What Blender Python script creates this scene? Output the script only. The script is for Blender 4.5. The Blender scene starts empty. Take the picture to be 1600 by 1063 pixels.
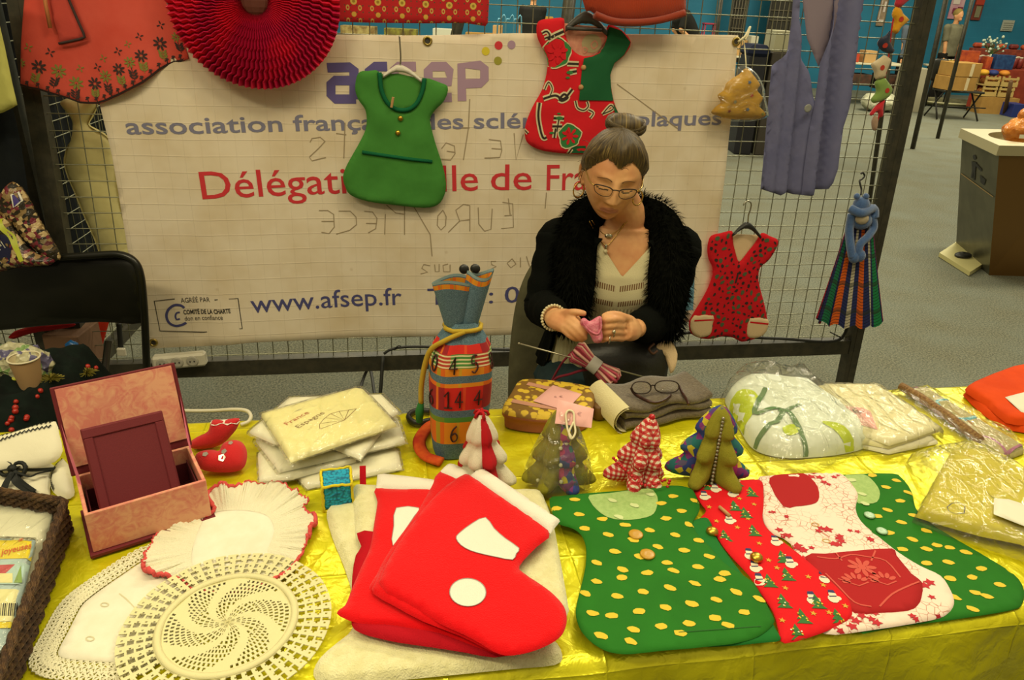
import bpy, math, random
import numpy as np
from mathutils import Vector as V, Matrix, noise, geometry
R_ = math.radians
rnd = random.Random(7)
C = bpy.context.scene.collection
scene = bpy.context.scene

# ---------------------------------------------------------------- camera
FPX, CX, CY, HC = 1150.0, 800.0, 531.5, 1.63
TH, RO = R_(25.2), R_(2.75)
c_, s_, cr_, sr_ = math.cos(TH), math.sin(TH), math.cos(RO), math.sin(RO)
RT, UP, FW = V((1, 0, 0)), V((0, s_, c_)), V((0, c_, -s_))
CAM = V((0, 0, HC))
cam_d = bpy.data.cameras.new('camera')
cam_d.sensor_width = 36
cam_d.lens = FPX / 1600 * 36
cam_d.clip_start = 0.02
cam = bpy.data.objects.new('camera', cam_d)
C.objects.link(cam)
xr, yr, zr = RT * cr_ + UP * sr_, -RT * sr_ + UP * cr_, -FW
cam.matrix_world = Matrix(((xr.x, yr.x, zr.x, 0), (xr.y, yr.y, zr.y, 0), (xr.z, yr.z, zr.z, HC), (0, 0, 0, 1)))
scene.camera = cam

# ---------------------------------------------------------------- light
scene.view_settings.view_transform = 'Standard'
scene.view_settings.look = 'None'
scene.view_settings.gamma = 1
scene.view_settings.use_curve_mapping = False
scene.view_settings.exposure = 0.1
world = bpy.data.worlds.new('hall_air')
scene.world = world
world.use_nodes = True
# a lit ceiling above, dimmer walls all round
_w = world.node_tree; _bg = _w.nodes['Background']; _bg.inputs[0].default_value = (1.0, 0.86, 0.55, 1)
_tc = _w.nodes.new('ShaderNodeTexCoord'); _sx = _w.nodes.new('ShaderNodeSeparateXYZ'); _mr = _w.nodes.new('ShaderNodeMapRange')
_mr.inputs[1].default_value = .05; _mr.inputs[2].default_value = .75; _mr.inputs[3].default_value = .13; _mr.inputs[4].default_value = .52
_w.links.new(_tc.outputs['Generated'], _sx.inputs[0]); _w.links.new(_sx.outputs[2], _mr.inputs[0]); _w.links.new(_mr.outputs[0], _bg.inputs[1])

def area(name, loc, size, sy, power, col, rot=(0, 0, 0)):
    d = bpy.data.lights.new(name, 'AREA')
    d.shape = 'RECTANGLE'; d.size = size; d.size_y = sy; d.energy = power; d.color = col
    o = bpy.data.objects.new(name, d); C.objects.link(o)
    o.location = loc; o.rotation_euler = rot
    return o
WARM = (1.0, 0.87, 0.56)
area('ceiling_tube_light', (-1.7, -0.1, 3.3), 1.6, 0.3, 46, WARM)
area('ceiling_tube_light', (1.1, 1.3, 3.6), 1.6, 0.25, 27, WARM)
area('ceiling_tube_light', (0.0, 0.75, 3.5), 2.2, 0.4, 22, WARM)
area('ceiling_tube_light', (2.6, 5.0, 4.6), 2.4, 0.5, 150, (1.0, .92, .68))
area('ceiling_tube_light', (-2.0, 6.0, 4.6), 2.4, 0.5, 110, WARM)
area('ceiling_tube_light', (6.5, 11.5, 5.2), 4, 1.5, 420, (1.0, .92, .68))
area('ceiling_tube_light', (-1.5, 12.0, 5.2), 4, 1.5, 420, (1.0, .92, .68))

# ---------------------------------------------------------------- pixel rays and frames
def ray(px, py):
    u2 = (px - CX) / FPX; v2 = -(py - CY) / FPX
    return FW + RT * (u2 * cr_ - v2 * sr_) + UP * (u2 * sr_ + v2 * cr_)
def onz(px, py, z):
    r = ray(px, py); return CAM + r * ((z - HC) / r.z)
def ony(px, py, y):
    r = ray(px, py); return CAM + r * (y / r.y)
def proj(p):
    p = V(p) - CAM; d = p.dot(FW); u = p.dot(RT) / d; v = p.dot(UP) / d
    return CX + FPX * (u * cr_ + v * sr_), CY - FPX * (-u * sr_ + v * cr_)

class Fr:
    """a plane with two axes; a point of it is (a, b), its height over the plane h"""
    def __init__(s, O, ex, ey):
        s.O = V(O); s.ex = V(ex).normalized(); s.ey = V(ey); s.ey = (s.ey - s.ex * s.ey.dot(s.ex)).normalized()
        s.en = s.ex.cross(s.ey)
    def hit(s, px, py, off=0):
        r = ray(px, py); o = s.O + s.en * off
        return CAM + r * ((o - CAM).dot(s.en) / r.dot(s.en))
    def at(s, px, py, off=0):
        p = s.hit(px, py, off) - s.O
        return (p.dot(s.ex), p.dot(s.ey))
    def pp(s, pts, off=0):
        return [s.at(x, y, off) for x, y in pts]
    def w(s, p, h=0):
        return s.O + s.ex * p[0] + s.ey * p[1] + s.en * h
YAW, LEAN, MS = R_(10.31), R_(3.0), 0.0535
_n = V((-math.sin(YAW), math.cos(YAW), 0))
GR = Fr((0, 50.47 * MS, HC), (math.cos(YAW), math.sin(YAW), 0), (_n.x * math.sin(LEAN), _n.y * math.sin(LEAN), math.cos(LEAN)))
TZ = 0.74
TB = Fr((0, 0, TZ), (1, 0, 0), (0, 1, 0))
def TBz(z): return Fr((0, 0, z), (1, 0, 0), (0, 1, 0))

# ---------------------------------------------------------------- materials
def lin(h):
    h = h.lstrip('#')
    r = [int(h[i:i + 2], 16) / 255 for i in (0, 2, 4)]
    return tuple((x / 12.92 if x <= .04045 else ((x + .055) / 1.055) ** 2.4) for x in r) + (1,)
class NT:
    """node builder"""
    def __init__(s, mat):
        mat.use_nodes = True
        s.t = mat.node_tree; s.n = s.t.nodes; s.l = s.t.links
        s.b = s.n['Principled BSDF']; s.out = s.n['Material Output']
        s.tc = s.n.new('ShaderNodeTexCoord')
        s.uv = s.tc.outputs['UV']; s.ob = s.tc.outputs['Object']
    def _set(s, sock, v):
        if isinstance(v, bpy.types.NodeSocket): s.l.new(v, sock)
        else: sock.default_value = v
    def math(s, op, a, b=0.0, c=None, clamp=False):
        n = s.n.new('ShaderNodeMath'); n.operation = op; n.use_clamp = clamp
        s._set(n.inputs[0], a); s._set(n.inputs[1], b)
        if c is not None: s._set(n.inputs[2], c)
        return n.outputs[0]
    def mix(s, f, a, b, mode='MIX'):
        n = s.n.new('ShaderNodeMix'); n.data_type = 'RGBA'; n.blend_type = mode
        s._set(n.inputs[0], f); s._set(n.inputs[6], a); s._set(n.inputs[7], b)
        return n.outputs[2]
    def noise(s, vec, scale, detail=2, rough=.5, dist=0):
        n = s.n.new('ShaderNodeTexNoise'); s._set(n.inputs['Vector'], vec)
        n.inputs['Scale'].default_value = scale; n.inputs['Detail'].default_value = detail
        n.inputs['Roughness'].default_value = rough; n.inputs['Distortion'].default_value = dist
        return n.outputs['Fac']
    def voro(s, vec, scale, feat='F1', out='Distance', rand=1.0):
        n = s.n.new('ShaderNodeTexVoronoi'); n.feature = feat; s._set(n.inputs['Vector'], vec)
        n.inputs['Scale'].default_value = scale; n.inputs['Randomness'].default_value = rand
        return n.outputs[out]
    def step(s, x, lo, hi):
        n = s.n.new('ShaderNodeMapRange'); n.clamp = True
        s._set(n.inputs[0], x); n.inputs[1].default_value = lo; n.inputs[2].default_value = hi
        return n.outputs[0]
    def xyz(s, vec):
        n = s.n.new('ShaderNodeSeparateXYZ'); s.l.new(vec, n.inputs[0]); return n.outputs
    def comb(s, x, y, z=0.0):
        n = s.n.new('ShaderNodeCombineXYZ')
        s._set(n.inputs[0], x); s._set(n.inputs[1], y); s._set(n.inputs[2], z); return n.outputs[0]
    def map(s, vec, loc=(0, 0, 0), rot=(0, 0, 0), sc=(1, 1, 1)):
        n = s.n.new('ShaderNodeMapping'); s.l.new(vec, n.inputs[0])
        n.inputs[1].default_value = loc; n.inputs[2].default_value = rot; n.inputs[3].default_value = sc
        return n.outputs[0]
    def frac(s, x, k): return s.math('FRACT', s.math('MULTIPLY', x, k))
    def stripe(s, x, period, width, ph=0.0):
        """1 inside a stripe of the given width repeated each period"""
        f = s.math('FRACT', s.math('ADD', s.math('DIVIDE', x, period), ph))
        return s.math('LESS_THAN', f, width / period)
    def bump(s, h, strength, dist, prev=None):
        n = s.n.new('ShaderNodeBump'); s._set(n.inputs['Height'], h)
        n.inputs['Strength'].default_value = strength; n.inputs['Distance'].default_value = dist
        if prev is not None: s.l.new(prev, n.inputs['Normal'])
        s.l.new(n.outputs[0], s.b.inputs['Normal']); return n.outputs[0]
    def col(s, v): s._set(s.b.inputs['Base Color'], v)
MATS = {}
def M(name, col, rough=.75, metal=0., col2=None, ns=40, nlo=.35, nhi=.65, uv=False, bump=None, sheen=0., spec=None, fn=None, coat=0.):
    if name in MATS: return MATS[name]
    m = bpy.data.materials.new(name); t = NT(m); b = t.b
    c = lin(col) if isinstance(col, str) else col
    b.inputs['Base Color'].default_value = c
    m.diffuse_color = c
    b.inputs['Roughness'].default_value = rough; b.inputs['Metallic'].default_value = metal
    if sheen: b.inputs['Sheen Weight'].default_value = sheen; b.inputs['Sheen Roughness'].default_value = .5
    if spec is not None: b.inputs['Specular IOR Level'].default_value = spec
    if coat: b.inputs['Coat Weight'].default_value = coat; b.inputs['Coat Roughness'].default_value = .1
    co = t.uv if uv else t.ob
    if col2: t.col(t.mix(t.step(t.noise(co, ns, 3, .6), nlo, nhi), c, lin(col2)))
    if bump:
        nrm = None
        for (sc, st, di) in bump: nrm = t.bump(t.noise(co, sc, 2), st, di, nrm)
    if fn: fn(t, co)
    MATS[name] = m
    return m
FB = [(900, .35, .0006), (60, .25, .002)]           # cloth: a fine weave and soft creases
def cloth(name, col, col2=None, **k):
    k.setdefault('rough', .88); k.setdefault('bump', FB); k.setdefault('spec', .2)
    return M(name, col, col2=col2, **k)
def film(name, tint='f4f1da', gloss=.22, haze=.10, rough=.12):
    """clear thin plastic"""
    if name in MATS: return MATS[name]
    m = bpy.data.materials.new(name); t = NT(m)
    tr = t.n.new('ShaderNodeBsdfTransparent'); tr.inputs[0].default_value = (.97, .97, .93, 1)
    gl = t.n.new('ShaderNodeBsdfGlossy'); gl.inputs[0].default_value = (1, 1, 1, 1); gl.inputs[1].default_value = rough
    df = t.n.new('ShaderNodeBsdfDiffuse'); df.inputs[0].default_value = lin(tint)
    bp = t.n.new('ShaderNodeBump'); bp.inputs['Strength'].default_value = 1.; bp.inputs['Distance'].default_value = .006
    t.l.new(t.math('ADD', t.noise(t.map(t.ob, sc=(1, .5, 1)), 40, 3, .55, 1.2), t.math('MULTIPLY', t.step(t.voro(t.map(t.ob, rot=(.3, .2, .5), sc=(1, .45, 1)), 26, 'DISTANCE_TO_EDGE'), .0, .12), -.35)), bp.inputs['Height']); t.l.new(bp.outputs[0], gl.inputs['Normal'])
    m1 = t.n.new('ShaderNodeMixShader'); m1.inputs[0].default_value = haze
    t.l.new(tr.outputs[0], m1.inputs[1]); t.l.new(df.outputs[0], m1.inputs[2])
    lw = t.n.new('ShaderNodeLayerWeight'); lw.inputs[0].default_value = gloss; t.l.new(bp.outputs[0], lw.inputs['Normal'])
    fac = t.math('MULTIPLY_ADD', lw.outputs['Fresnel'], .8, .05, clamp=True)
    m2 = t.n.new('ShaderNodeMixShader'); t.l.new(fac, m2.inputs[0])
    t.l.new(m1.outputs[0], m2.inputs[1]); t.l.new(gl.outputs[0], m2.inputs[2])
    t.l.new(m2.outputs[0], t.out.inputs[0])
    MATS[name] = m; return m

# ---------------------------------------------------------------- outlines
def sm(pts, n=4, closed=True):
    """a smooth curve through the points"""
    out = []; k = len(pts); P = [V((p[0], p[1])) if len(p) == 2 else V(p) for p in pts]
    rng = range(k) if closed else range(k - 1)
    for i in rng:
        p0, p1, p2, p3 = (P[(i + d) % k] if closed else P[min(max(i + d, 0), k - 1)] for d in (-1, 0, 1, 2))
        for j in range(n):
            t = j / n
            out.append(.5 * (2 * p1 + (p2 - p0) * t + (2 * p0 - 5 * p1 + 4 * p2 - p3) * t * t + (3 * p1 - p0 - 3 * p2 + p3) * t ** 3))
    if not closed: out.append(P[-1])
    return [tuple(q) for q in out]
def resamp(pts, d, closed=True):
    out = []; k = len(pts)
    for i in range(k if closed else k - 1):
        a = V(pts[i]); b = V(pts[(i + 1) % k]); L = (b - a).length; n = max(1, int(L / d + .5))
        out += [tuple(a.lerp(b, j / n)) for j in range(n)]
    if not closed: out.append(tuple(pts[-1]))
    return out
def dist_to(P, poly):
    """distance of each point to the closed outline (numpy)"""
    A = np.array(poly); B = np.roll(A, -1, 0); d = np.full(len(P), 1e9)
    for a, b in zip(A, B):
        ab = b - a; L = ab @ ab
        if L < 1e-14: continue
        t = np.clip(((P - a) @ ab) / L, 0, 1); q = P - (a + t[:, None] * ab)
        d = np.minimum(d, np.sqrt((q * q).sum(1)))
    return d
def inside(P, poly):
    A = np.array(poly); B = np.roll(A, -1, 0); r = np.zeros(len(P), bool)
    for a, b in zip(A, B):
        c = (a[1] > P[:, 1]) != (b[1] > P[:, 1])
        if a[1] == b[1]: continue
        x = (b[0] - a[0]) * (P[:, 1] - a[1]) / (b[1] - a[1]) + a[0]
        r ^= c & (P[:, 0] < x)
    return r
def tri(poly, res=None, extra=None):
    """triangulate a closed outline with inner points every res -> points, triangles"""
    pts = [tuple(p[:2]) for p in poly]; n = len(pts); allp = list(pts)
    if res:
        A = np.array(pts); lo = A.min(0); hi = A.max(0)
        g = []
        j = 0; y = lo[1] + res * .5
        while y < hi[1]:
            x = lo[0] + (res * .5 if j % 2 else res)
            while x < hi[0]:
                g.append((x + rnd.uniform(-.1, .1) * res, y + rnd.uniform(-.1, .1) * res)); x += res
            y += res * .866; j += 1
        if g:
            G = np.array(g); k = inside(G, pts); G = G[k]
            if len(G):
                G = G[dist_to(G, pts) > res * .45]; allp += [tuple(q) for q in G]
    if extra: allp += extra
    vs, es, fs, *_ = geometry.delaunay_2d_cdt([V(p) for p in allp], [(i, (i + 1) % n) for i in range(n)], [], 1, 1e-7)
    P = np.array([tuple(v) for v in vs]); out = []
    cen = np.array([[P[f, 0].mean(), P[f, 1].mean()] for f in (list(q) for q in fs)]) if fs else np.zeros((0, 2))
    ok = inside(cen, pts) if len(cen) else []
    for f, o in zip(fs, ok):
        if not o: continue
        a, b, c = P[f[0]], P[f[1]], P[f[2]]
        ar = (b[0] - a[0]) * (c[1] - a[1]) - (b[1] - a[1]) * (c[0] - a[0])
        out.append(tuple(f) if ar > 0 else (f[0], f[2], f[1]))
    return P, out
def clip(P, hf):
    """pull the points of a printed shape back inside the outline it is printed on"""
    poly = getattr(hf, 'poly', None)
    if poly is None: return P
    P = np.array(P, float); k = ~inside(P, poly)
    if not k.any(): return P
    if k.mean() > .5 and not inside(P.mean(0)[None], poly)[0]: return None
    A = np.array(poly); B = np.roll(A, -1, 0)
    for i in np.nonzero(k)[0]:
        ab = B - A; t = np.clip(((P[i] - A) * ab).sum(1) / np.maximum((ab * ab).sum(1), 1e-14), 0, 1); q = A + t[:, None] * ab
        P[i] = q[((q - P[i]) ** 2).sum(1).argmin()]
    return P
_TX = {}
def textmesh(s, bold=0., shear=0.):
    k = (s, bold, shear)
    if k in _TX: return _TX[k]
    cu = bpy.data.curves.new('lettering', 'FONT'); cu.body = s; cu.size = 1; cu.offset = bold; cu.shear = shear; cu.resolution_u = 3
    o = bpy.data.objects.new('lettering', cu); C.objects.link(o)
    dg = bpy.context.evaluated_depsgraph_get(); ev = o.evaluated_get(dg); me = ev.to_mesh()
    vs = [(v.co.x, v.co.y) for v in me.vertices]; fs = [tuple(p.vertices) for p in me.polygons]
    ev.to_mesh_clear(); bpy.data.objects.remove(o); bpy.data.curves.remove(cu)
    _TX[k] = (vs, fs); return vs, fs

ORG = {}
class MB:
    """collects shapes in world coordinates; build() links them as ONE mesh object"""
    def __init__(s): s.v = []; s.f = []; s.m = []; s.u = []; s.s = []
    def add(s, vs, fs, m=0, uv=None, smooth=True):
        o = len(s.v); s.v += [tuple(v) for v in vs]; s.u += list(uv) if uv else [(v[0], v[1]) for v in vs]
        for f in fs: s.f.append(tuple(i + o for i in f)); s.m.append(m); s.s.append(smooth)
        return o
    def box(s, c, sz, m=0, R=None, bev=0.):
        c = V(c); x, y, z = (q / 2 for q in sz); R = R or Matrix.Identity(3)
        if bev <= 0:
            vs = [c + R @ V((a * x, b * y, d * z)) for d in (-1, 1) for b in (-1, 1) for a in (-1, 1)]
            s.add(vs, [(0, 2, 3, 1), (4, 5, 7, 6), (0, 1, 5, 4), (2, 6, 7, 3), (0, 4, 6, 2), (1, 3, 7, 5)], m, smooth=False); return
        k = min(bev, x * .98, y * .98, z * .98); vs = []; idx = {}
        for a in (-1, 1):
            for b in (-1, 1):
                for d in (-1, 1):
                    for ax in range(3):
                        q = [a * (x - k), b * (y - k), d * (z - k)]; q[ax] += (a, b, d)[ax] * k
                        idx[(a, b, d, ax)] = len(vs); vs.append(c + R @ V(q))
        I = idx; fs = []
        for sg in (-1, 1):
            fs.append([I[(sg, b, d, 0)] for b, d in ((-1, -1), (1, -1), (1, 1), (-1, 1))][::sg])
            fs.append([I[(a, sg, d, 1)] for a, d in ((-1, -1), (-1, 1), (1, 1), (1, -1))][::sg])
            fs.append([I[(a, b, sg, 2)] for a, b in ((-1, -1), (1, -1), (1, 1), (-1, 1))][::sg])
        for a in (-1, 1):
            for b in (-1, 1):
                fs.append([I[(a, b, -1, 0)], I[(a, b, 1, 0)], I[(a, b, 1, 1)], I[(a, b, -1, 1)]][::-a * b])
                fs.append([I[(a, -1, b, 0)], I[(a, 1, b, 0)], I[(a, 1, b, 2)], I[(a, -1, b, 2)]][::a * b])
                fs.append([I[(-1, a, b, 1)], I[(1, a, b, 1)], I[(1, a, b, 2)], I[(-1, a, b, 2)]][::-a * b])
                for d in (-1, 1): fs.append([I[(a, b, d, 0)], I[(a, b, d, 1)], I[(a, b, d, 2)]][::a * b * d])
        s.add(vs, fs, m, smooth=False)
    def tube(s, path, r, n=8, m=0, cap=True, closed=False, flat=1.0, upv=None):
        P = [V(p) for p in path]; k = len(P); rs = r if isinstance(r, (list, tuple)) else [r] * k
        vs = []; uv = []; prev = None; L = 0
        for i, p in enumerate(P):
            a = P[(i - 1) % k] if (closed or i > 0) else p; b = P[(i + 1) % k] if (closed or i < k - 1) else p
            t = (b - a)
            t = t.normalized() if t.length > 1e-9 else V((0, 0, 1))
            if prev is None:
                ref = V(upv) if upv is not None else (V((0, 0, 1)) if abs(t.z) < .9 else V((1, 0, 0)))
                x = (ref - t * ref.dot(t)).normalized()
            else:
                x = prev - t * prev.dot(t); x = x.normalized() if x.length > 1e-6 else t.orthogonal().normalized()
            prev = x; y = t.cross(x)
            if i: L += (p - P[i - 1]).length
            for j in range(n):
                g = 2 * math.pi * j / n
                vs.append(p + x * math.cos(g) * rs[i] * flat + y * math.sin(g) * rs[i]); uv.append((j / n, L))
        fs = []
        for i in range(k if closed else k - 1):
            for j in range(n):
                a = i * n + j; b = i * n + (j + 1) % n; c = ((i + 1) % k) * n + (j + 1) % n; d = ((i + 1) % k) * n + j
                fs.append((a, b, c, d))
        if cap and not closed: fs.append(tuple(range(n))[::-1]); fs.append(tuple(range((k - 1) * n, k * n)))
        s.add(vs, fs, m, uv)
    def ell(s, c, r, m=0, R=None, nu=12, nv=8):
        c = V(c); R = R or Matrix.Identity(3); r = (r, r, r) if isinstance(r, (int, float)) else r
        vs = [c + R @ V((0, 0, -r[2]))]
        for i in range(1, nv):
            a = -math.pi / 2 + math.pi * i / nv
            for j in range(nu):
                b = 2 * math.pi * j / nu
                vs.append(c + R @ V((r[0] * math.cos(a) * math.cos(b), r[1] * math.cos(a) * math.sin(b), r[2] * math.sin(a))))
        vs.append(c + R @ V((0, 0, r[2]))); fs = []
        for j in range(nu): fs.append((0, 1 + (j + 1) % nu, 1 + j))
        for i in range(nv - 2):
            for j in range(nu):
                a = 1 + i * nu + j; b = 1 + i * nu + (j + 1) % nu
                fs.append((a, b, b + nu, a + nu))
        t = len(vs) - 1; o = 1 + (nv - 2) * nu
        for j in range(nu): fs.append((o + j, o + (j + 1) % nu, t))
        s.add(vs, fs, m)
    def lathe(s, prof, c, m=0, n=24, R=None, cap=True, ell=1.0):
        c = V(c); R = R or Matrix.Identity(3); vs = []; fs = []; k = len(prof)
        for r, z in prof:
            for j in range(n):
                g = 2 * math.pi * j / n; vs.append(c + R @ V((r * math.cos(g), r * math.sin(g) * ell, z)))
        for i in range(k - 1):
            for j in range(n):
                a = i * n + j; b = i * n + (j + 1) % n; fs.append((a, b, b + n, a + n))
        if cap: fs.append(tuple(range(n))[::-1]); fs.append(tuple(range((k - 1) * n, k * n)))
        s.add(vs, fs, m)
    def pad(s, pts, fr, off=0., thick=.01, edge=.012, res=.012, wr=0., ws=8., m=0, back=True, seed=0., hfun=None, two=False, bmat=None):
        """a soft flat thing with its outline on a frame; gives back its height function"""
        poly = resamp(pts, res)
        A = np.array(poly); T = np.roll(A, -1, 0) - np.roll(A, 1, 0); L = np.hypot(T[:, 0], T[:, 1])[:, None]; L[L < 1e-9] = 1
        ar = (A[:, 0] * np.roll(A[:, 1], -1) - A[:, 1] * np.roll(A[:, 0], -1)).sum(); e = min(edge * .35, res * .5)
        I = A + np.stack([-T[:, 1], T[:, 0]], 1) / L * e * (1 if ar > 0 else -1)
        I = I[inside(I, poly) & (dist_to(I, poly) > e * .7)]
        P, F = tri(poly, res, [tuple(q) for q in I])
        def hf(Q):
            Q = np.atleast_2d(np.array(Q, float)); d = dist_to(Q, poly); k = np.clip(d / edge, 0, 1)
            h = off + thick * np.sqrt(np.clip(1 - (1 - k) ** 2, 0, 1))
            if wr: h = h + k * wr * np.array([noise.noise(V((q[0] * ws, q[1] * ws, seed))) for q in Q])
            if hfun: h = h + np.array([hfun(q[0], q[1]) for q in Q])
            return h
        hf.poly = poly
        H = hf(P); s.add([fr.w(p, h) for p, h in zip(P, H)], F, m, [tuple(p) for p in P])
        if back:
            if two: Hb = 2 * off - H
            else: Hb = H - (H - off) if not hfun else np.array([off + hfun(p[0], p[1]) for p in P])
            n = len(poly)
            s.add([fr.w(p, h) for p, h in zip(P, Hb)], [f[::-1] for f in F], m if bmat is None else bmat, [tuple(p) for p in P])
        return hf
    def decal(s, pts, fr, hf, m, lift=.0009, res=None):
        if res: pts = resamp(pts, res)
        P, F = tri(pts, res)
        if not F: return
        P = clip(P, hf)
        if P is None: return
        H = hf(P) if callable(hf) else np.full(len(P), hf)
        s.add([fr.w(p, h + lift) for p, h in zip(P, H)], F, m, [tuple(p) for p in P])
    def disc(s, c, r, fr, hf, m, lift=.0009, n=12, ry=None, rot=0., jag=0.):
        ry = ry or r; pts = []
        if getattr(hf, 'poly', None) and dist_to(np.array([c[:2]], float), hf.poly)[0] < r * .8: return
        for i in range(n):
            g = 2 * math.pi * i / n; k = 1 + rnd.uniform(-jag, jag); x, y = r * k * math.cos(g), ry * k * math.sin(g)
            pts.append((c[0] + x * math.cos(rot) - y * math.sin(rot), c[1] + x * math.sin(rot) + y * math.cos(rot)))
        s.decal(pts, fr, hf, m, lift)
    def stroke(s, pts, w, fr, hf, m, lift=.0009, closed=False):
        """a drawn line of width w"""
        P = [V(p[:2]) for p in pts]; k = len(P); Q = []
        for i in range(k):
            a = P[i - 1] if (i or closed) else P[i]; b = P[(i + 1) % k] if (i < k - 1 or closed) else P[i]
            t = b - a; t = t.normalized() if t.length > 1e-9 else V((1, 0)); nn = V((-t.y, t.x)) * (w / 2)
            Q += [P[i] - nn, P[i] + nn]
        A = np.array([tuple(q) for q in Q]); A = clip(A, hf)
        if A is None: return
        H = hf(A) if callable(hf) else np.full(len(A), hf)
        fs = [(2 * i, 2 * ((i + 1) % k), 2 * ((i + 1) % k) + 1, 2 * i + 1) for i in range(k if closed else k - 1)]
        s.add([fr.w(q, h + lift) for q, h in zip(A, H)], fs, m, [tuple(q) for q in A])
    def text(s, txt, fr, p0, p1, size, hf, m, bold=0., lift=.0012, shear=0., mirror=False):
        """lettering on a frame: baseline from p0 to p1, letters size high"""
        vs, fs = textmesh(txt, bold, shear)
        if not vs: return
        A = np.array(vs); x0, x1 = A[:, 0].min(), A[:, 0].max(); p0 = V(p0); p1 = V(p1); e = p1 - p0; nn = V((-e.y, e.x)).normalized()
        Q = [p0 + e * ((x - x0) / (x1 - x0)) + nn * (y * size) for x, y in vs]
        Q = np.array([tuple(q) for q in Q]); H = hf(Q) if callable(hf) else np.full(len(Q), hf)
        s.add([fr.w(q, h + lift) for q, h in zip(Q, H)], fs, m, [tuple(q) for q in Q], smooth=False)
    def sheet(s, grid, m=0, uv=None, closed_u=False, thick=0.):
        """a grid of points [row][col] as a surface"""
        r = len(grid); c = len(grid[0]); vs = [V(p) for row in grid for p in row]; fs = []
        for i in range(r - 1):
            for j in range(c if closed_u else c - 1):
                a = i * c + j; b = i * c + (j + 1) % c; fs.append((a, b, b + c, a + c))
        u = uv or [(j / max(1, c - 1), i / max(1, r - 1)) for i in range(r) for j in range(c)]
        s.add(vs, fs, m, u)
        if thick:
            nr = [V((0, 0, 0)) for _ in vs]
            for f in fs:
                q = (vs[f[1]] - vs[f[0]]).cross(vs[f[2]] - vs[f[0]])
                for i in f: nr[i] += q
            s.add([v - (n.normalized() if n.length > 1e-12 else n) * thick for v, n in zip(vs, nr)], [f[::-1] for f in fs], m, u)
    def build(s, name, mats, parent=None, origin=None, label=None, cat=None, group=None, kind=None):
        me = bpy.data.meshes.new(name)
        if not isinstance(mats, (list, tuple)): mats = [mats]
        A = np.array(s.v, float)
        if parent is not None: o0 = ORG[parent.name]
        elif origin is not None: o0 = V(origin)
        else: lo = A.min(0); hi = A.max(0); o0 = V(((lo[0] + hi[0]) / 2, (lo[1] + hi[1]) / 2, lo[2]))
        me.from_pydata((A - np.array(o0)).tolist(), [], s.f)
        for q in mats: me.materials.append(q)
        me.polygons.foreach_set('material_index', np.array(s.m, dtype=np.int32))
        me.polygons.foreach_set('use_smooth', np.array(s.s, dtype=bool))
        ul = me.uv_layers.new(name='UVMap'); li = np.empty(len(me.loops), dtype=np.int32); me.loops.foreach_get('vertex_index', li)
        U = np.array(s.u, float)[li]; ul.data.foreach_set('uv', U.ravel())
        me.update()
        ob = bpy.data.objects.new(name, me); C.objects.link(ob); ORG[ob.name] = V(o0)
        if parent is not None: ob.parent = parent
        else: ob.location = o0
        return tag(ob, label, cat, group, kind)
def tag(o, label=None, cat=None, group=None, kind=None):
    if label: o['label'] = label
    if cat: o['category'] = cat
    if group: o['group'] = group
    if kind: o['kind'] = kind
    return o
def thing(name, loc, label, cat, group=None):
    o = bpy.data.objects.new(name, None); C.objects.link(o); o.location = loc; o.empty_display_size = .05
    ORG[o.name] = V(loc); return tag(o, label, cat, group)
def dup(o, delta, label, parent=None):
    """a copy of a thing with copies of its parts and sub-parts, moved by delta"""
    c = o.copy(); C.objects.link(c); ORG[c.name] = ORG[o.name] + (V(delta) if parent is None else V((0, 0, 0)))
    if parent is None:
        c.location = o.location + V(delta)
        if label: c['label'] = label
    else: c.parent = parent
    for ch in [k for k in o.children]: dup(ch, delta, None, c)
    return c
# ================================================================ the hall
def f_carpet(t, co):
    n1 = t.noise(co, 110, 3, .75); n2 = t.noise(co, 3, 3, .5)
    c = t.mix(t.step(n1, .36, .62), lin('41433a'), lin('84836e'))
    t.col(t.mix(t.math('MULTIPLY', t.step(n2, .3, .7), .25), c, lin('7d8a85')))
    t.bump(n1, .4, .004)
carpet = M('grey_carpet', '6d756d', .95, fn=f_carpet, spec=.1)
b = MB(); b.add([(-7, -2.5, 0), (16, -2.5, 0), (16, 18, 0), (-7, 18, 0)], [(0, 1, 2, 3)], smooth=False)
b.build('floor', carpet, origin=(0, 0, 0), kind='structure')
def f_wall(t, co):
    z = t.xyz(co)[2]
    t.bump(t.frac(z, 5.), .3, .01)
wallm = M('blue_corrugated_wall', '1a6c8a', .6, fn=f_wall, col2='1f7898', ns=1.2)
b = MB(); b.box((4.5, 17.6, 2.2), (23, .2, 4.4)); b.build('wall_back', wallm, origin=(4.5, 17.6, 0), kind='structure')
b = MB(); b.box((-7, 7.6, 2.2), (.2, 20, 4.4)); b.build('wall_left', M('dim_side_wall', '5d5a4c', .8), origin=(-7, 7.6, 0), kind='structure')

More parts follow.
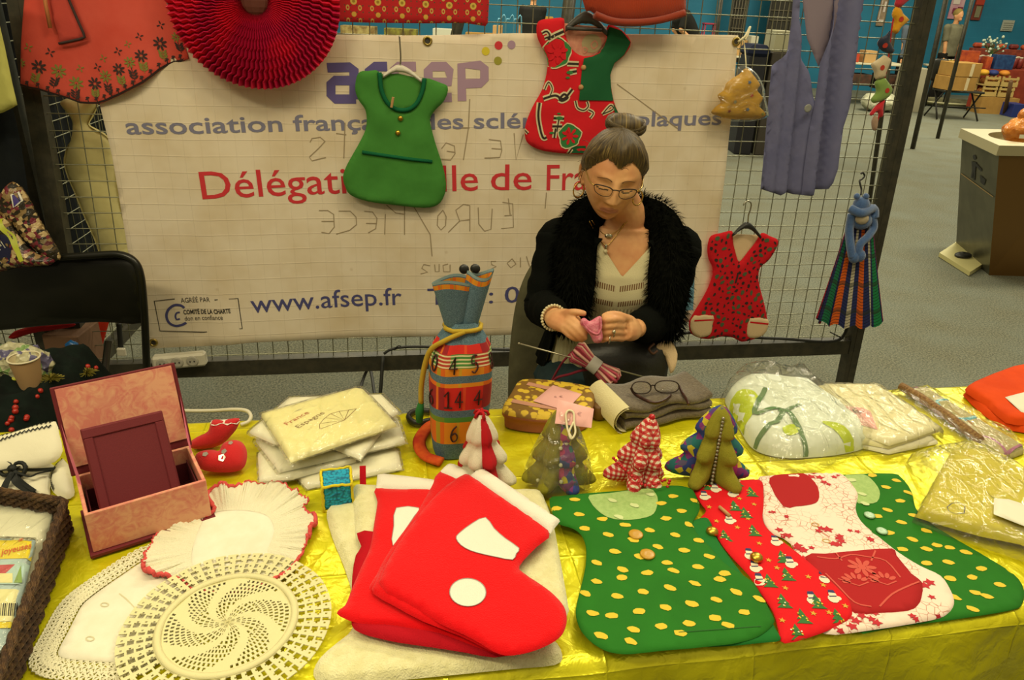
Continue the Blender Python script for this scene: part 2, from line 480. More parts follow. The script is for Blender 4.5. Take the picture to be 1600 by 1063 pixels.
# ---------------------------------------------------------------- the display mesh panel behind the seller
steel = M('dark_painted_steel', '35342a', .5, .3, col2='464234', ns=25, bump=[(120, .15, .001)])
wire_m = M('zinc_wire', '8a8a72', .42, .75)
def gp(a, bb, h=0): return GR.w((a, bb), h)
def bar(mb, fr, p0, p1, w, d, m=0, off=0.):
    """a square bar on a frame"""
    a = V(p0); e = (V(p1) - a); n = V((-e.y, e.x)).normalized() * (w / 2); L = [a - n, V(p1) - n, V(p1) + n, a + n]
    vs = [fr.w(q, off - d / 2) for q in L] + [fr.w(q, off + d / 2) for q in L]
    mb.add(vs, [(3, 2, 1, 0), (4, 5, 6, 7), (0, 1, 5, 4), (1, 2, 6, 5), (2, 3, 7, 6), (3, 0, 4, 7)], m, smooth=False)
PLB, PLT = GR.at(126, 560), GR.at(30, 0)        # left post, by its middle line
PRB, PRT = GR.at(1319, 598), GR.at(1446, 0)
def ext(a, b_, t): return (a[0] + (b_[0] - a[0]) * t, a[1] + (b_[1] - a[1]) * t)
def to_b(a, b_, bb): t = (bb - a[1]) / (b_[1] - a[1]); return ext(a, b_, t)
FLB = -HC / math.cos(LEAN)                       # the floor in the panel's own height
TOPB = .62
panel = thing('mesh_panel', gp(0, FLB), 'long dark framed wire mesh display panel behind the seated woman', 'display panel')
lp = (to_b(PLB, PLT, FLB), to_b(PLB, PLT, TOPB)); rp = (to_b(PRB, PRT, FLB), to_b(PRB, PRT, TOPB))
for q0, q1 in (lp, rp):
    b = MB(); bar(b, GR, q0, q1, .052, .05); bar(b, GR, q0, q1, .012, .052)
    b.build('post', steel, panel)
RB0, RB1 = GR.at(116, 592), GR.at(1330, 545)
rb = (GR.at(120, 585), GR.at(1322, 540.5))
r0 = GR.at(400, 571); r1 = GR.at(1300, 541)
sl = (r1[1] - r0[1]) / (r1[0] - r0[0])
railb = lambda a: r0[1] + sl * (a - r0[0])
b = MB(); a0, a1 = to_b(*lp, r0[1])[0] + .02, to_b(*rp, r1[1])[0] - .02
bar(b, GR, (a0, railb(a0)), (a1, railb(a1)), .062, .045); b.build('bottom_rail', steel, panel)
b = MB(); bar(b, GR, lp[1], rp[1], .05, .05); b.build('top_rail', steel, panel)
b = MB(); RW = .0019
u0 = lp[1][0]
for k in range(-27, 35):
    x = (k + .4) * MS
    xb = to_b(*lp, r0[1])[0]; xr_ = to_b(*rp, r0[1])[0]
    lo = railb(x); hi = TOPB
    # wires at the ends lean with the posts, so keep them inside
    if x < lp[1][0] + .02 or x > rp[1][0] - .02: continue
    t = (x - lp[1][0]) / (rp[1][0] - lp[1][0])
    x2 = xb + (xr_ - xb) * t
    b.tube([GR.w((x2, lo), 0), GR.w((x, hi), 0)], RW, 6, cap=False)
k = 0
while True:
    y0 = -7.295 * MS + .62 * MS + (16 - k) * MS; k += 1
    if y0 < railb(0) + .02: break
    if y0 > TOPB: continue
    a0 = to_b(*lp, y0)[0]; a1 = to_b(*rp, y0)[0]
    b.tube([GR.w((a0, y0), .0036), GR.w((a1, y0), .0036)], RW, 6, cap=False)
b.build('wire_mesh', wire_m, panel)

# ---------------------------------------------------------------- more mesh panels of the stand
def panel_at(fr, a0, a1, top, label, sp=MS, n0=0.25, wr=.0019, pw=.045, foot=None):
    o = thing('mesh_panel', fr.w(((a0 + a1) / 2, 0)), label, 'display panel')
    for a in (a0, a1):
        b = MB(); bar(b, fr, (a, 0), (a, top), pw, pw); b.build('post', steel, o)
    b = MB(); bar(b, fr, (a0, n0), (a1, n0), .05, .04); b.build('bottom_rail', steel, o)
    b = MB(); bar(b, fr, (a0, top), (a1, top), .04, .04); b.build('top_rail', steel, o)
    b = MB(); x = a0 + sp
    while x < a1: b.tube([fr.w((x, n0)), fr.w((x, top))], wr, 5, cap=False); x += sp
    y = n0 + sp
    while y < top: b.tube([fr.w((a0, y), .0035), fr.w((a1, y), .0035)], wr, 5, cap=False); y += sp
    b.build('wire_mesh', wire_m, o)
    return o
pl = GR.w(lp[0]); 
side = Fr((pl.x - .05, pl.y + .065, 0), (-.10, 1, 0), (0, 0, 1))
panel_at(side, .0, 1.0, 2.1, 'wire mesh panel running back from the left end of the long panel')
leftf = Fr((pl.x - .075, pl.y - .02, 0), (-1, .10, 0), (0, 0, 1))
panel_at(leftf, .0, 1.0, 2.1, 'wire mesh panel at the far left behind the black folding chair')
# ================================================================ banner
def gq(pts, off): return GR.pp(pts, off)
def f_banner(t, co):
    x = t.xyz(t.uv)
    def ridge(v):
        f = t.math('FRACT', t.math('DIVIDE', v, MS)); return t.math('POWER', t.math('ABSOLUTE', t.math('MULTIPLY_ADD', f, 2., -1.)), 30.)
    h = t.math('ADD', ridge(x[1]), t.math('MULTIPLY', ridge(t.math('ADD', x[0], .011)), .5))
    n = t.noise(t.uv, 5, 3, .6)
    cc = t.mix(t.step(n, .4, .75), lin('e6d8c0'), lin('d6c3a2'))
    sp = t.voro(t.uv, 7.5)
    cc = t.mix(t.math('MULTIPLY', t.step(sp, .06, .02), .25), cc, lin('a98d5e'))
    cc = t.mix(t.math('MULTIPLY', h, .16), cc, lin('8d7b5c'))  # faint shade of the wires behind, painted into the vinyl colour
    t.col(cc)
    t.bump(n, .15, .01, t.bump(h, .35, .003))
vinyl = M('white_vinyl', 'e8dcc2', .55, fn=f_banner, spec=.25)
c_blue = M('print_slate_blue', '7b7a92', .6); c_red = M('print_red', 'cf3038', .6); c_navy = M('print_navy', '4a4a7c', .6)
c_purp = M('print_purple', '5f5590', .6); c_mauve = M('print_mauve', 'a98aa2', .6); c_yel = M('print_yellow', 'd9c52e', .6)
c_olive = M('print_olive', '9c9632', .6); c_black = M('print_black', '38342e', .6); c_sky = M('print_sky_blue', '6fa3bc', .6)
pencil = M('pencil_grey', '9d8c70', .8); c_wht = M('print_white', 'e6dcc4', .6)
BO = .022
ban = gq([(138, 62), (300, 58), (532, 54), (624, 55.5), (687, 55), (800, 52), (960, 53), (1087, 54), (1154, 55), (1145, 165), (1135, 268), (1117, 416),
          (1103, 503), (1060, 506), (940, 514), (800, 523), (660, 527), (400, 534), (320, 540), (233, 544), (213, 455), (200, 389), (176, 245), (157, 165)], BO)
def bwave(x, y):
    return .010 * math.sin(x * 4.1 + .6) + .006 * math.sin(x * 9.3 + y * 2) + .008 * math.exp(-((x + 1.14 + .05 * y) / .05) ** 2)
b = MB(); bh = b.pad(ban, GR, BO, .003, .004, .028, hfun=bwave)
def T_(txt, x0, y0, x1, y1, size, m, bold=.02, **k):
    p0, p1 = GR.at(x0, y0, BO), GR.at(x1, y1, BO); b.text(txt, GR, p0, p1, size, bh, m, bold, **k)
def S_(pts, w, m, **k):
    Q = gq(pts, BO)
    if k.pop('smooth', False): Q = sm(Q, 4, False)
    b.stroke(Q, w, GR, bh, m, lift=.0012, **k)
T_('association française des scléroses en plaques', 200, 209, 1127, 195, .074, 1, .014)
for _t, _x0, _y0, _x1, _y1 in (('Délégation', 319, 309, 612, 301), ("d'Ile", 642, 300, 747, 297.5), ('de', 767, 297.2, 830, 296), ('France', 853, 296.5, 985, 293)): T_(_t, _x0, _y0, _x1, _y1, .132, 2, .004)
T_('www.afsep.fr', 394, 487, 628, 477, .098, 3, .004)
T_('Tél. : 05 62 18 32 96', 668, 476, 1085, 464, .092, 3, .004)
# the big logo word in rounded strokes
W = .030
def L_(m, *polys):
    for p in polys: S_(p, W, m)
L_(4, [(511, 106), (547, 105), (553, 108), (553, 155)], [(553, 126), (523, 126), (517, 131), (517, 149), (523, 155), (556, 155)])
L_(4, [(605, 104), (586, 104), (577, 110), (576, 158)], [(566, 126), (600, 125)])
L_(5, [(650, 104), (622, 104), (616, 109), (617, 121), (622, 126), (642, 126), (648, 131), (648, 148), (642, 154), (612, 155)])
L_(5, [(670, 129), (702, 128), (702, 110), (696, 104), (676, 104), (669, 110), (670, 147), (676, 153), (706, 152)])
L_(5, [(722, 158), (721, 103), (750, 102), (757, 107), (757, 124), (751, 130), (724, 131)])
for px, py, m in ((779, 71, 2), (759, 80, 6), (778, 95, 7), (799, 70, 5)):
    b.disc(GR.at(px, py, BO), .0135, GR, bh, m, .0012, 16)
# accreditation box
S_([(274, 466), (242, 469.5), (251, 516), (320, 517.5), (379.5, 511.5), (373, 464.5), (337, 466)], .0035, 8)
T_('AGRÉÉ PAR', 284, 472, 330, 469.5, .026, 8, 0)
T_('COMITÉ DE LA CHARTE', 288, 490, 362, 486.5, .0235, 8, .03)
T_('don en confiance', 290, 500, 350, 496.5, .025, 8, 0)
S_([(289, 480), (283, 476), (273, 476), (264, 483), (261, 493), (265, 503), (274, 508), (284, 507), (292, 503)], .009, 3, smooth=True)
S_([(282, 487), (277, 488), (275, 493), (277, 498), (282, 497)], .006, 3, smooth=True)
# blue square with letters and a check bird
b.decal(sm(gq([(1040, 432), (1084, 430), (1086, 433), (1084, 481), (1080, 485), (1040, 486)], BO), 2), GR, bh, 9, .0012)
T_('SEP', 1058, 447.5, 1081, 446, .040, 11, .0, lift=.0022)
b.stroke(gq([(1058, 469), (1063, 475), (1070, 468), (1077, 456)], BO), .006, GR, bh, 11, .0022)
b.stroke(gq([(1060, 466), (1066, 469), (1074, 463)], BO), .004, GR, bh, 11, .0022)
# faint hand lettering seen in mirror writing
for p in ([(498, 330), (512, 330), (521, 336), (522, 356), (514, 366), (502, 364)], [(521, 347), (502, 347)],
          [(529, 331), (547, 331), (556, 340), (557, 352), (546, 361), (525, 367)], [(569, 331), (582, 332), (589, 342), (587, 358), (575, 365)],
          [(589, 350), (572, 350)], [(602, 335), (601, 367)], [(632, 322), (632, 367)], [(632, 335), (618, 333), (604, 321)],
          [(646, 322), (672, 366), (675, 400)], [(692, 328), (684, 337), (683, 352), (689, 359), (696, 352), (697, 338), (692, 328)],
          [(734, 321), (734, 361)], [(734, 321), (724, 319), (712, 328), (718, 345), (734, 343)], [(718, 345), (700, 363)],
          [(747, 324), (748, 350), (757, 361), (767, 358), (769, 326)], [(785, 316), (801, 318), (802, 355), (783, 357)], [(800, 336), (788, 337)],
          [(508, 222), (500, 215), (487, 217), (484, 223)], [(507, 222), (498, 232), (483, 246), (487, 252), (503, 248), (509, 247)], [(539, 192), (537, 248)], [(525, 209), (541, 211)],
          [(690, 232), (697, 223), (710, 228), (711, 240), (704, 250), (690, 249)], [(711, 238), (698, 236)], [(734, 155), (732, 200), (724, 250)], [(720, 200), (734, 200)],
          [(764, 218), (782, 220), (784, 235), (781, 246), (757, 247)], [(783, 233), (768, 232)], [(803, 208), (806, 250), (817, 210)], [(853, 300), (851, 325)], [(962, 131), (1059, 201)],
          [(794, 310), (797, 335)], [(672, 415), (662, 413), (659, 419), (668, 425), (657, 428)], [(700, 412), (692, 414), (693, 424), (703, 424), (703, 413)], [(686, 412), (686, 424), (680, 424), (679, 413)],
          [(775, 408), (767, 408), (768, 413), (775, 416), (767, 420)], [(800, 404), (792, 411), (798, 418), (806, 412), (800, 404)], [(813, 402), (813, 417)], [(822, 400), (827, 416)]):
    S_(p, .0032, 10)
banner = thing('banner', GR.w((0, ban[12][1]), BO), 'large white vinyl banner with purple and red lettering tied to the mesh panel', 'banner')
b.build('banner_sheet', [vinyl, c_blue, c_red, c_navy, c_purp, c_mauve, c_yel, c_olive, c_black, c_sky, pencil, c_wht], banner)
brass = M('brass', 'b09a55', .35, .9)
for px, py in ((668, 64), (1150, 65), (241, 534)):
    b = MB(); c = GR.at(px, py, BO); h = float(bh([c])[0])
    b.tube([GR.w((c[0] + .012 * math.cos(g), c[1] + .012 * math.sin(g)), h + .002) for g in [i * math.pi / 8 for i in range(16)]], .0042, 6, closed=True)
    b.disc(c, .010, GR, h, 1, .0015)
    b.build('eyelet', [brass, c_black], banner)
cord = M('cream_cord', 'd8cfa8', .8)
b = MB(); p = GR.at(1150, 65, BO); b.tube(sm([GR.w(p, .04), GR.hit(1163, 58, .03), GR.hit(1168, 50, .012), GR.hit(1172, 42, .0), GR.hit(1168, 55, .02), GR.hit(1164, 62, .03)], 4, False), .004, 6)
b.build('tie_cord', cord, banner)

# ================================================================ goods hanging on the panel
green = cloth('green_cotton', '488a3a', '417f33', ns=8); dkgreen = cloth('dark_green_braid', '12603c'); gold = M('gold_metal', 'c9a03c', .3, .9)
white_wood = M('white_painted_wood', 'd9d3c2', .5); chrome = M('chrome_wire', 'a8a490', .25, .9); peg = M('pale_wood', 'b98f5a', .7)
O1 = .05
d = thing('peg_bag_dress', GR.hit(640, 322, O1), 'plain green dress-shaped peg bag on white hanger in front of the banner', 'peg bag')
out = sm(gq([(592, 112), (575, 111), (563, 112), (557, 121), (555, 140), (560, 156), (570, 170), (573, 185), (571, 203), (560, 226), (542, 258), (536, 276), (539, 291), (548, 305),
             (575, 315), (612, 320), (662, 325), (684, 320), (694, 306), (697, 287), (692, 260), (681, 226), (674, 200), (672, 185), (680, 172), (692, 160), (699, 146), (699, 135), (690, 130), (663, 122),
             (660, 140), (652, 160), (637, 171), (620, 171), (606, 161), (596, 142)], O1), 3)
b = MB(); h1 = b.pad(out, GR, O1, .010, .018, .014, wr=.006, ws=14)
b.build('front_panel', green, d)
b = MB(); b.pad(gq([(592, 116), (622, 115), (660, 124), (656, 165), (620, 176), (600, 168)], O1), GR, O1 - .006, .003, .004, .012); b.build('back_panel', cloth('green_cotton_inside', '4a8a3a'), d)
b = MB(); q = sm(gq([(593, 113), (596, 140), (605, 160), (619, 170.5), (637, 171), (651, 161), (660, 141), (663, 122)], O1), 4, False)
b.tube([GR.w(p, .060) for p in q], .0075, 6); b.build('neck_trim', dkgreen, d)
b = MB(); q = gq([(566, 237), (600, 242), (640, 248), (675, 252)], O1); b.tube([GR.w(p, float(h1([p])[0]) + .002) for p in q], .006, 6); b.build('pocket_trim', dkgreen, d)
for px, py in ((625.5, 184.5), (621.5, 207)):
    b = MB(); p = GR.at(px, py, O1); b.ell(GR.w(p, float(h1([p])[0]) + .003), (.009, .006, .009), 0); b.build('button', gold, d)
b = MB(); p = GR.hit(613, 160, O1 + .03); b.box(p, (.008, .008, .034), 0, Matrix.Rotation(.2, 3, 'Y'), .001); b.build('clothes_peg', peg, d)
def hanger(root, top, l, r, hook, mat, hmat, off, thick=.012, drop=.012):
    """a shaped coat hanger: shoulders l - top - r, wire hook through the hook points"""
    h_ = thing_part = MB()
    q = gq([l, ((l[0] * .45 + top[0] * .55), l[1] * .3 + top[1] * .7), top, ((r[0] * .45 + top[0] * .55), r[1] * .3 + top[1] * .7), r], off)
    up = sm(q, 5, False); lo = [(x, y - drop * 2 * (1 - .55 * abs(2 * i / (len(up) - 1) - 1))) for i, (x, y) in enumerate(up)]
    h_.pad(up[::-1] + lo, GR, off - .004, thick, .010, .010); o = h_.build('hanger', mat, root)
    w = MB(); w.tube([GR.w(p, off + .003) for p in sm(gq(hook, off), 5, False)], .0028, 7); w.build('hook', hmat, o)
hanger(d, (624, 101), (598, 117), (660, 125), [(625.5, 101), (626, 88), (625, 70), (624, 56)], white_wood, chrome, O1 + .004)

# red and green print dress
O2 = .05
redp = cloth('red_print_cotton', 'd4202a'); dgreen = cloth('bottle_green_cotton', '1f5a35'); pinknet = cloth('pale_pink_lining', 'd99a80', 'cf8a74', ns=60)
pk = M('print_black_line', '2b2018', .8); pw = M('print_cream', 'd8c9a0', .8); pg = M('print_leaf_green', '2f7a3a', .8)
d = thing('peg_bag_dress', GR.hit(890, 241, O2), 'half red print and half bottle green dress-shaped peg bag behind the seated woman', 'peg bag')
out = sm(gq([(881, 29), (862, 29), (846, 31), (839, 38), (839, 56), (847, 75), (855, 92), (854, 114), (847, 140), (832, 167), (822, 192), (820, 212), (827, 226), (850, 236), (890, 240.5), (920, 241), (955, 240), (980, 232), (986, 214), (977, 196),
             (962, 167), (956, 142), (954, 117), (960, 100), (975, 87), (986, 66), (970, 46), (950, 39), (948, 60), (936, 82), (912, 88), (893, 76), (882, 50)], O2), 3)
b = MB(); h2 = b.pad(out, GR, O2, .010, .018, .014, wr=.005, ws=13)
b.decal(gq([(948, 48), (951, 42), (970, 48), (984, 66), (974, 86), (959, 99), (952.5, 117), (954.5, 142), (957.5, 157), (903, 156), (904, 145), (908, 110), (911, 91), (925, 88), (936, 83), (944, 70)], O2), GR, h2, 1, .0035, .010)
b.decal(gq([(957, 160), (961, 168), (976, 196), (984, 214), (960, 190)], O2), GR, h2, 1, .0035, .010)
b.decal(gq([(893, 228), (914, 227), (914, 239), (892, 239)], O2), GR, h2, 1, .0012)
def flower(c, w, rot=0):
    cx, cy = c
    pts = [(cx + w * (1 + .12 * math.sin(5 * g)) * math.cos(g), cy + w * 1.05 * (1 + .1 * math.cos(3 * g)) * math.sin(g)) for g in [i * math.pi / 10 for i in range(20)]]
    b.decal(pts, GR, h2, 2, .0012); b.stroke(pts, .004, GR, h2, 4, .002, closed=True)
    for i in range(7):
        g = i * 2 * math.pi / 7 + rot; b.disc((cx + w * .52 * math.cos(g), cy + w * .52 * math.sin(g)), w * .26, GR, h2, 0, .0022, 8, w * .13, g)
    b.disc(c, w * .3, GR, h2, 0, .0022)
flower(GR.at(870, 82, O2), .047, .3); flower(GR.at(889, 212, O2), .040, .9)
for p, w in (([(855, 62), (866, 55), (880, 49)], .014), ([(846, 52), (853, 49), (858, 56), (850, 60)], .008), ([(885, 99), (903, 100)], .012), ([(889, 113), (900, 111)], .013), ([(848, 154), (860, 150), (868, 149), (880, 154), (893, 139)], .012),
             ([(872, 155), (880, 147), (886, 152), (878, 157), (872, 155)], .012), ([(842, 160), (840, 180), (844, 205), (848, 215), (853, 214)], .012), ([(850, 140), (856, 128), (862, 138), (858, 150)], .005),
             ([(898, 157), (901, 168), (911, 172), (918, 166), (916, 158)], .006), ([(918, 171), (926, 176), (921, 184)], .006), ([(864, 184), (880, 185)], .013), ([(862, 197), (877, 197)], .012), ([(867, 200), (865, 215)], .010), ([(872, 186), (869, 205)], .007), ([(940, 178), (952, 164), (956, 170), (940, 178)], .006), ([(818, 202), (824, 208)], .006), ([(887, 240), (892, 232)], .009)):
    q = sm(gq(p, O2), 4, False); b.stroke(q, w + .006, GR, h2, 4, .0012); b.stroke(q, w * .6, GR, h2, 3, .002)
for px, py, rx in ((889, 113, .012), (873, 184, .013), (861, 207, .009), (886, 121, .008), (872, 177, .007)): b.disc(GR.at(px, py, O2), rx, GR, h2, 2, .0024, 10, rx * .45)
b.build('front_panel', [redp, dgreen, pg, pk, pw], d)
b = MB(); hb = b.pad(gq([(881, 36), (950, 44), (949, 62), (930, 92), (905, 94), (884, 70)], O2), GR, O2 - .008, .003, .004, .012)
b.disc(GR.at(925, 68, O2), .035, GR, hb, 1, .001, 14, .03); b.stroke(sm(gq([(930, 64), (934, 70), (928, 76), (924, 70)], O2), 4), .005, GR, hb, 0, .002, closed=True); b.stroke(sm(gq([(912, 74), (918, 77), (913, 83)], O2), 4), .005, GR, hb, 0, .002, closed=True)
b.build('back_panel', [pinknet, cloth('pale_sage_print', 'b7a77e')], d)
for px, py in ((910.5, 105.5), (906, 136)):
    b = MB(); p = GR.at(px, py, O2); b.ell(GR.w(p, float(h2([p])[0]) + .003), (.009, .006, .009)); b.build('button', peg, d)
blk = M('black_plastic', '22221e', .45); dgy = M('dark_grey_plastic', '3e3c36', .5)
hanger(d, (917, 17), (884, 41), (950, 48), [(917, 17), (918, 4), (919, -12), (915, -22)], dgy, chrome, O2 + .012, .012, .020)
b = MB(); b.tube([GR.hit(886, 44, O2 + .018), GR.hit(940, 47, O2 + .018)], .006, 8); b.build('hanger_bar', dgy, d)

# red dress with small leaves, cream pockets
O3 = .035
redl = cloth('red_leaf_cotton', 'c81a24'); cream = cloth('cream_fleece', 'dcc098', bump=[(350, .5, .002)])
d = thing('peg_bag_dress', GR.hit(1140, 530, O3), 'red leaf-print dress-shaped peg bag with cream pockets on black hanger', 'peg bag')
out = sm(gq([(1144, 361), (1127, 364), (1112, 368), (1107, 376), (1105, 390), (1107, 405), (1113, 418), (1112, 434), (1103, 456), (1089, 480), (1079, 497), (1076, 508), (1080, 521), (1092, 528), (1110, 530), (1134, 525), (1150, 530), (1158, 534), (1168, 533), (1184, 528),
             (1195, 518), (1199, 505), (1197, 488), (1193, 470), (1187, 448), (1185, 434), (1188, 418), (1200, 408), (1211, 392), (1216, 376), (1203, 369), (1190, 364), (1181, 378), (1168, 394), (1155, 409), (1149, 394), (1145, 376)], O3), 3)
b = MB(); h3 = b.pad(out, GR, O3, .012, .02, .014, wr=.005, ws=13)
P3 = np.array(out)
rq = random.Random(3); lo, hi = P3.min(0), P3.max(0); put = []
for _ in range(1500):
    q = (rq.uniform(lo[0], hi[0]), rq.uniform(lo[1], hi[1]))
    if any((q[0] - p[0]) ** 2 + (q[1] - p[1]) ** 2 < .018 ** 2 for p in put): continue
    A = np.array([q])
    if not inside(A, out)[0] or dist_to(A, out)[0] < .010: continue
    put.append(q)
    k = rq.random(); r = .0105 if k > .75 else (.0078 if k > .3 else .005)
    b.disc(q, r, GR, h3, 1 if k > .72 else 2, .0012, 9, r * rq.uniform(.5, .8), rq.uniform(0, 3), .2)
b.stroke(gq([(1154, 408), (1150, 430), (1147, 441)], O3), .007, GR, h3, 2, .002)
b.build('front_panel', [redl, M('leaf_green_print', '4a5a3a', .85), M('leaf_dark_print', '2e1d1a', .85)], d)
b = MB(); b.pad(gq([(1143, 366), (1190, 368), (1170, 398), (1155, 414), (1148, 398)], O3), GR, O3 - .006, .003, .004, .012); b.build('back_panel', cream, d)
for pts, pp in (([(1083, 492), (1113, 491), (1112, 505), (1110, 518), (1104, 524), (1091, 526), (1081, 520), (1077, 508)], [(1083, 494.5), (1113, 493.5)]),
                ([(1170, 495), (1198, 498), (1198, 510), (1194, 519), (1184, 526), (1169, 527), (1164, 519)], [(1170, 497), (1198, 500)])):
    b = MB(); hp = b.pad(sm(gq(pts, O3), 2), GR, O3 + .010, .007, .010, .012); b.stroke([(x, y - .012) for x, y in gq(pp, O3)], .007, GR, hp, 1, .001)
    b.build('pocket', [cream, redl], d)
hanger(d, (1168, 347), (1145, 366), (1190, 369), [(1168, 348), (1169, 336), (1172, 327), (1173, 318), (1168, 314), (1163, 317), (1161, 321)], blk, chrome, O3 + .018, .014, .014)

# salmon apron with embroidered flowers
O4 = .05
salmon = cloth('salmon_cotton', 'd4584a', 'cc4c3e', ns=6); salm2 = cloth('salmon_cotton_pocket', 'c04a40'); emb1 = M('dark_embroidery', '3a2a28', .9); emb2 = M('olive_embroidery', '7e7d38', .9); yband = cloth('ochre_binding', 'c07a4c')
d = thing('apron', GR.hit(140, 163, O4), 'salmon pink apron embroidered with dark flowers hanging at the left end', 'apron')
hem = [(33, 134), (48, 138), (65, 141), (80, 146), (95, 151), (110, 156), (124, 162), (138, 163), (152, 163), (165, 159), (176, 154), (188, 149), (200, 143), (212, 137), (225, 130), (238, 120), (250, 110), (262, 103), (272, 99), (283, 97), (295, 92)]
out = gq([(58, -240), (42, -60), (39, 0), (35, 65)] + hem + [(287, 68), (278, 45), (257, 0), (240, -60), (215, -240)], O4)
def apw(x, y): return .012 * math.sin(x * 23 + y * 2.5) * min(1, max(.2, .55 - y))
b = MB(); h4 = b.pad(out, GR, O4, .006, .01, .02, hfun=apw)
hq = gq(hem, O4)
b.stroke([(x, y + .004) for x, y in hq], .006, GR, h4, 1, .002)
for i, (x, y) in enumerate(resamp(hq, .036, False)):
    b.stroke([(x, y + .003), (x, y + .020)], .003, GR, h4, 1, .002); b.disc((x, y + .020), .006, GR, h4, 1, .002, 6, .003); b.disc((x - .004, y + .015), .004, GR, h4, 1, .002, 6, .002, .6); b.disc((x, y - .003), .008, GR, h4, 1, .0012, 8)
def embf(px, py, r, m, k, stem=None):
    c = GR.at(px, py, O4)
    for i in range(k):
        g = 2 * math.pi * i / k + .3; b.disc((c[0] + r * .6 * math.cos(g), c[1] + r * .6 * math.sin(g)), r * .42, GR, h4, m, .0015, 7, r * .17, g)
    if stem:
        e = (c[0] + stem[0], c[1] + stem[1]); mm = 3 - m; b.stroke([c, e], .002, GR, h4, mm, .0013)
        for t in (.55, .7, .85):
            q = (c[0] + stem[0] * t, c[1] + stem[1] * t)
            for sg in (-1, 1): b.disc((q[0] + sg * .007, q[1] + .004), .008, GR, h4, mm, .0016, 6, .0032, sg * .8)
for a in ((64, 104, .021, 1, 8, (-.02, -.05)), (93, 111, .021, 2, 8, (-.022, -.05)), (119, 130, .021, 2, 8, (-.01, -.05)), (148, 131, .021, 1, 8, (-.004, -.045)), (166, 119, .019, 2, 8, (.004, -.055)), (188, 108, .019, 1, 8, (.004, -.05)), (205, 97, .017, 2, 8, (.008, -.055)), (222, 87, .019, 1, 8, (.004, -.05)), (250, 68, .021, 1, 8, (.006, -.05)), (275, 58, .015, 2, 8, (.010, -.045)), (36, 98, .014, 2, 8, None),
          (80, 82, .014, 1, 4, None), (48, 74, .013, 2, 4, None), (125, 107, .012, 2, 4, None), (153, 105, .013, 1, 4, None), (163, 91, .012, 2, 4, None), (187, 80, .013, 1, 4, None), (202, 69, .011, 2, 4, None), (219, 57, .012, 1, 4, None), (251, 39, .013, 1, 4, None)): embf(*a)
b.build('skirt', [salmon, emb1, emb2], d)
b = MB(); q = gq([(76, -40), (80, 0), (86, 35), (92, 52), (95, 68), (115, 63), (136, 59), (134, 52), (124, 30), (111, 0), (98, -40)], O4); hp = b.pad(q, GR, O4 + .014, .005, .008, .016, hfun=apw)
b.tube([GR.w(p, float(hp([p])[0]) + .008) for p in resamp(gq([(98, -40), (111, 0), (124, 30), (134, 51), (136, 58), (128, 61), (95, 68)], O4), .01, False)], .004, 5, 1); b.tube([GR.w(p, .074) for p in gq([(72, -30), (77, 8), (84, 44)], O4)], .006, 5, 2)
b.build('pocket', [salm2, emb1, yband], d)

# red paper honeycomb fan
O5 = .10
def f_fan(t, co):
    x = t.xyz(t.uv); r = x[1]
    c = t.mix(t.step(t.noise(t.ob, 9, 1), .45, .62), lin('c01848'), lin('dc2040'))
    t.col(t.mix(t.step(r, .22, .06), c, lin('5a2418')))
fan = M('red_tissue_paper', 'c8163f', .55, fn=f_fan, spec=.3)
c0 = GR.at(397, 1, O5); Rf = abs(GR.at(397, 138, O5)[1] - c0[1]); NP = 84; grid = []; uv = []
for i in range(27):
    f = i / 26; row = []
    for j in range(NP * 2):
        ph = (i // 3) % 2; g = 2 * math.pi * (j + (0 if i % 3 else 0)) / (NP * 2)
        saw = 1 if (j + ph) % 2 else -1
        r = Rf * f * (1 + (.012 if (i == 26 and j % 2) else 0)); amp = .003 + .011 * f; cell = math.sin(f * math.pi) * .035
        row.append(GR.w((c0[0] + r * math.cos(g), c0[1] + r * math.sin(g)), O5 + cell + saw * amp)); uv.append((j / (NP * 2), f))
    grid.append(row)
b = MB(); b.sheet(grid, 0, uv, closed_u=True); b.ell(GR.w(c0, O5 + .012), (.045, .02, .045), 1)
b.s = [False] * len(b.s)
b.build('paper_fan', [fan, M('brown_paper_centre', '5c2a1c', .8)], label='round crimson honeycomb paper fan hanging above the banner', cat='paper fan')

# provencal print cloth at the top
def f_prov(t, co):
    x = t.xyz(t.uv); c = lin('b8262a')
    def cell(p, oy, r0, r1, colr, c, asp=1.):
        u = t.math('SUBTRACT', t.frac(x[0], 1 / p), .5); v = t.math('SUBTRACT', t.math('FRACT', t.math('ADD', t.math('DIVIDE', x[1], p), oy)), .5)
        d_ = t.math('SQRT', t.math('ADD', t.math('POWER', u, 2.), t.math('POWER', t.math('MULTIPLY', v, asp), 2.)))
        m = t.math('MULTIPLY', t.math('LESS_THAN', d_, r1), t.math('GREATER_THAN', d_, r0)); return t.mix(m, c, lin(colr))
    c = cell(.038, .2, .07, .15, 'c4a858', c, .7); c = cell(.0190, .55, 0, .12, '5a4a36', c); c = cell(.076, .1, 0, .135, 'cdb052', c); c = cell(.076, .1, 0, .06, '9a7a30', c); c = cell(.076, .6, .0, .10, 'd0a84a', c)
    t.col(c); t.bump(t.noise(co, 900, 2), .3, .0006)
prov = M('provencal_print_cotton', 'b8262a', .85, fn=f_prov, spec=.2)
b = MB(); q = gq([(505, -170), (514, 0), (515, 33), (560, 35), (610, 36), (665, 36.5), (725, 36), (758, 41), (762, 36), (764, 0), (768, -170)], .035)
b.pad(q, GR, .035, .006, .008, .02, hfun=lambda x, y: .012 * math.sin(x * 26))
b.build('patterned_cloth', prov, label='red cloth with yellow medallion print hanging above the banner', cat='cloth')

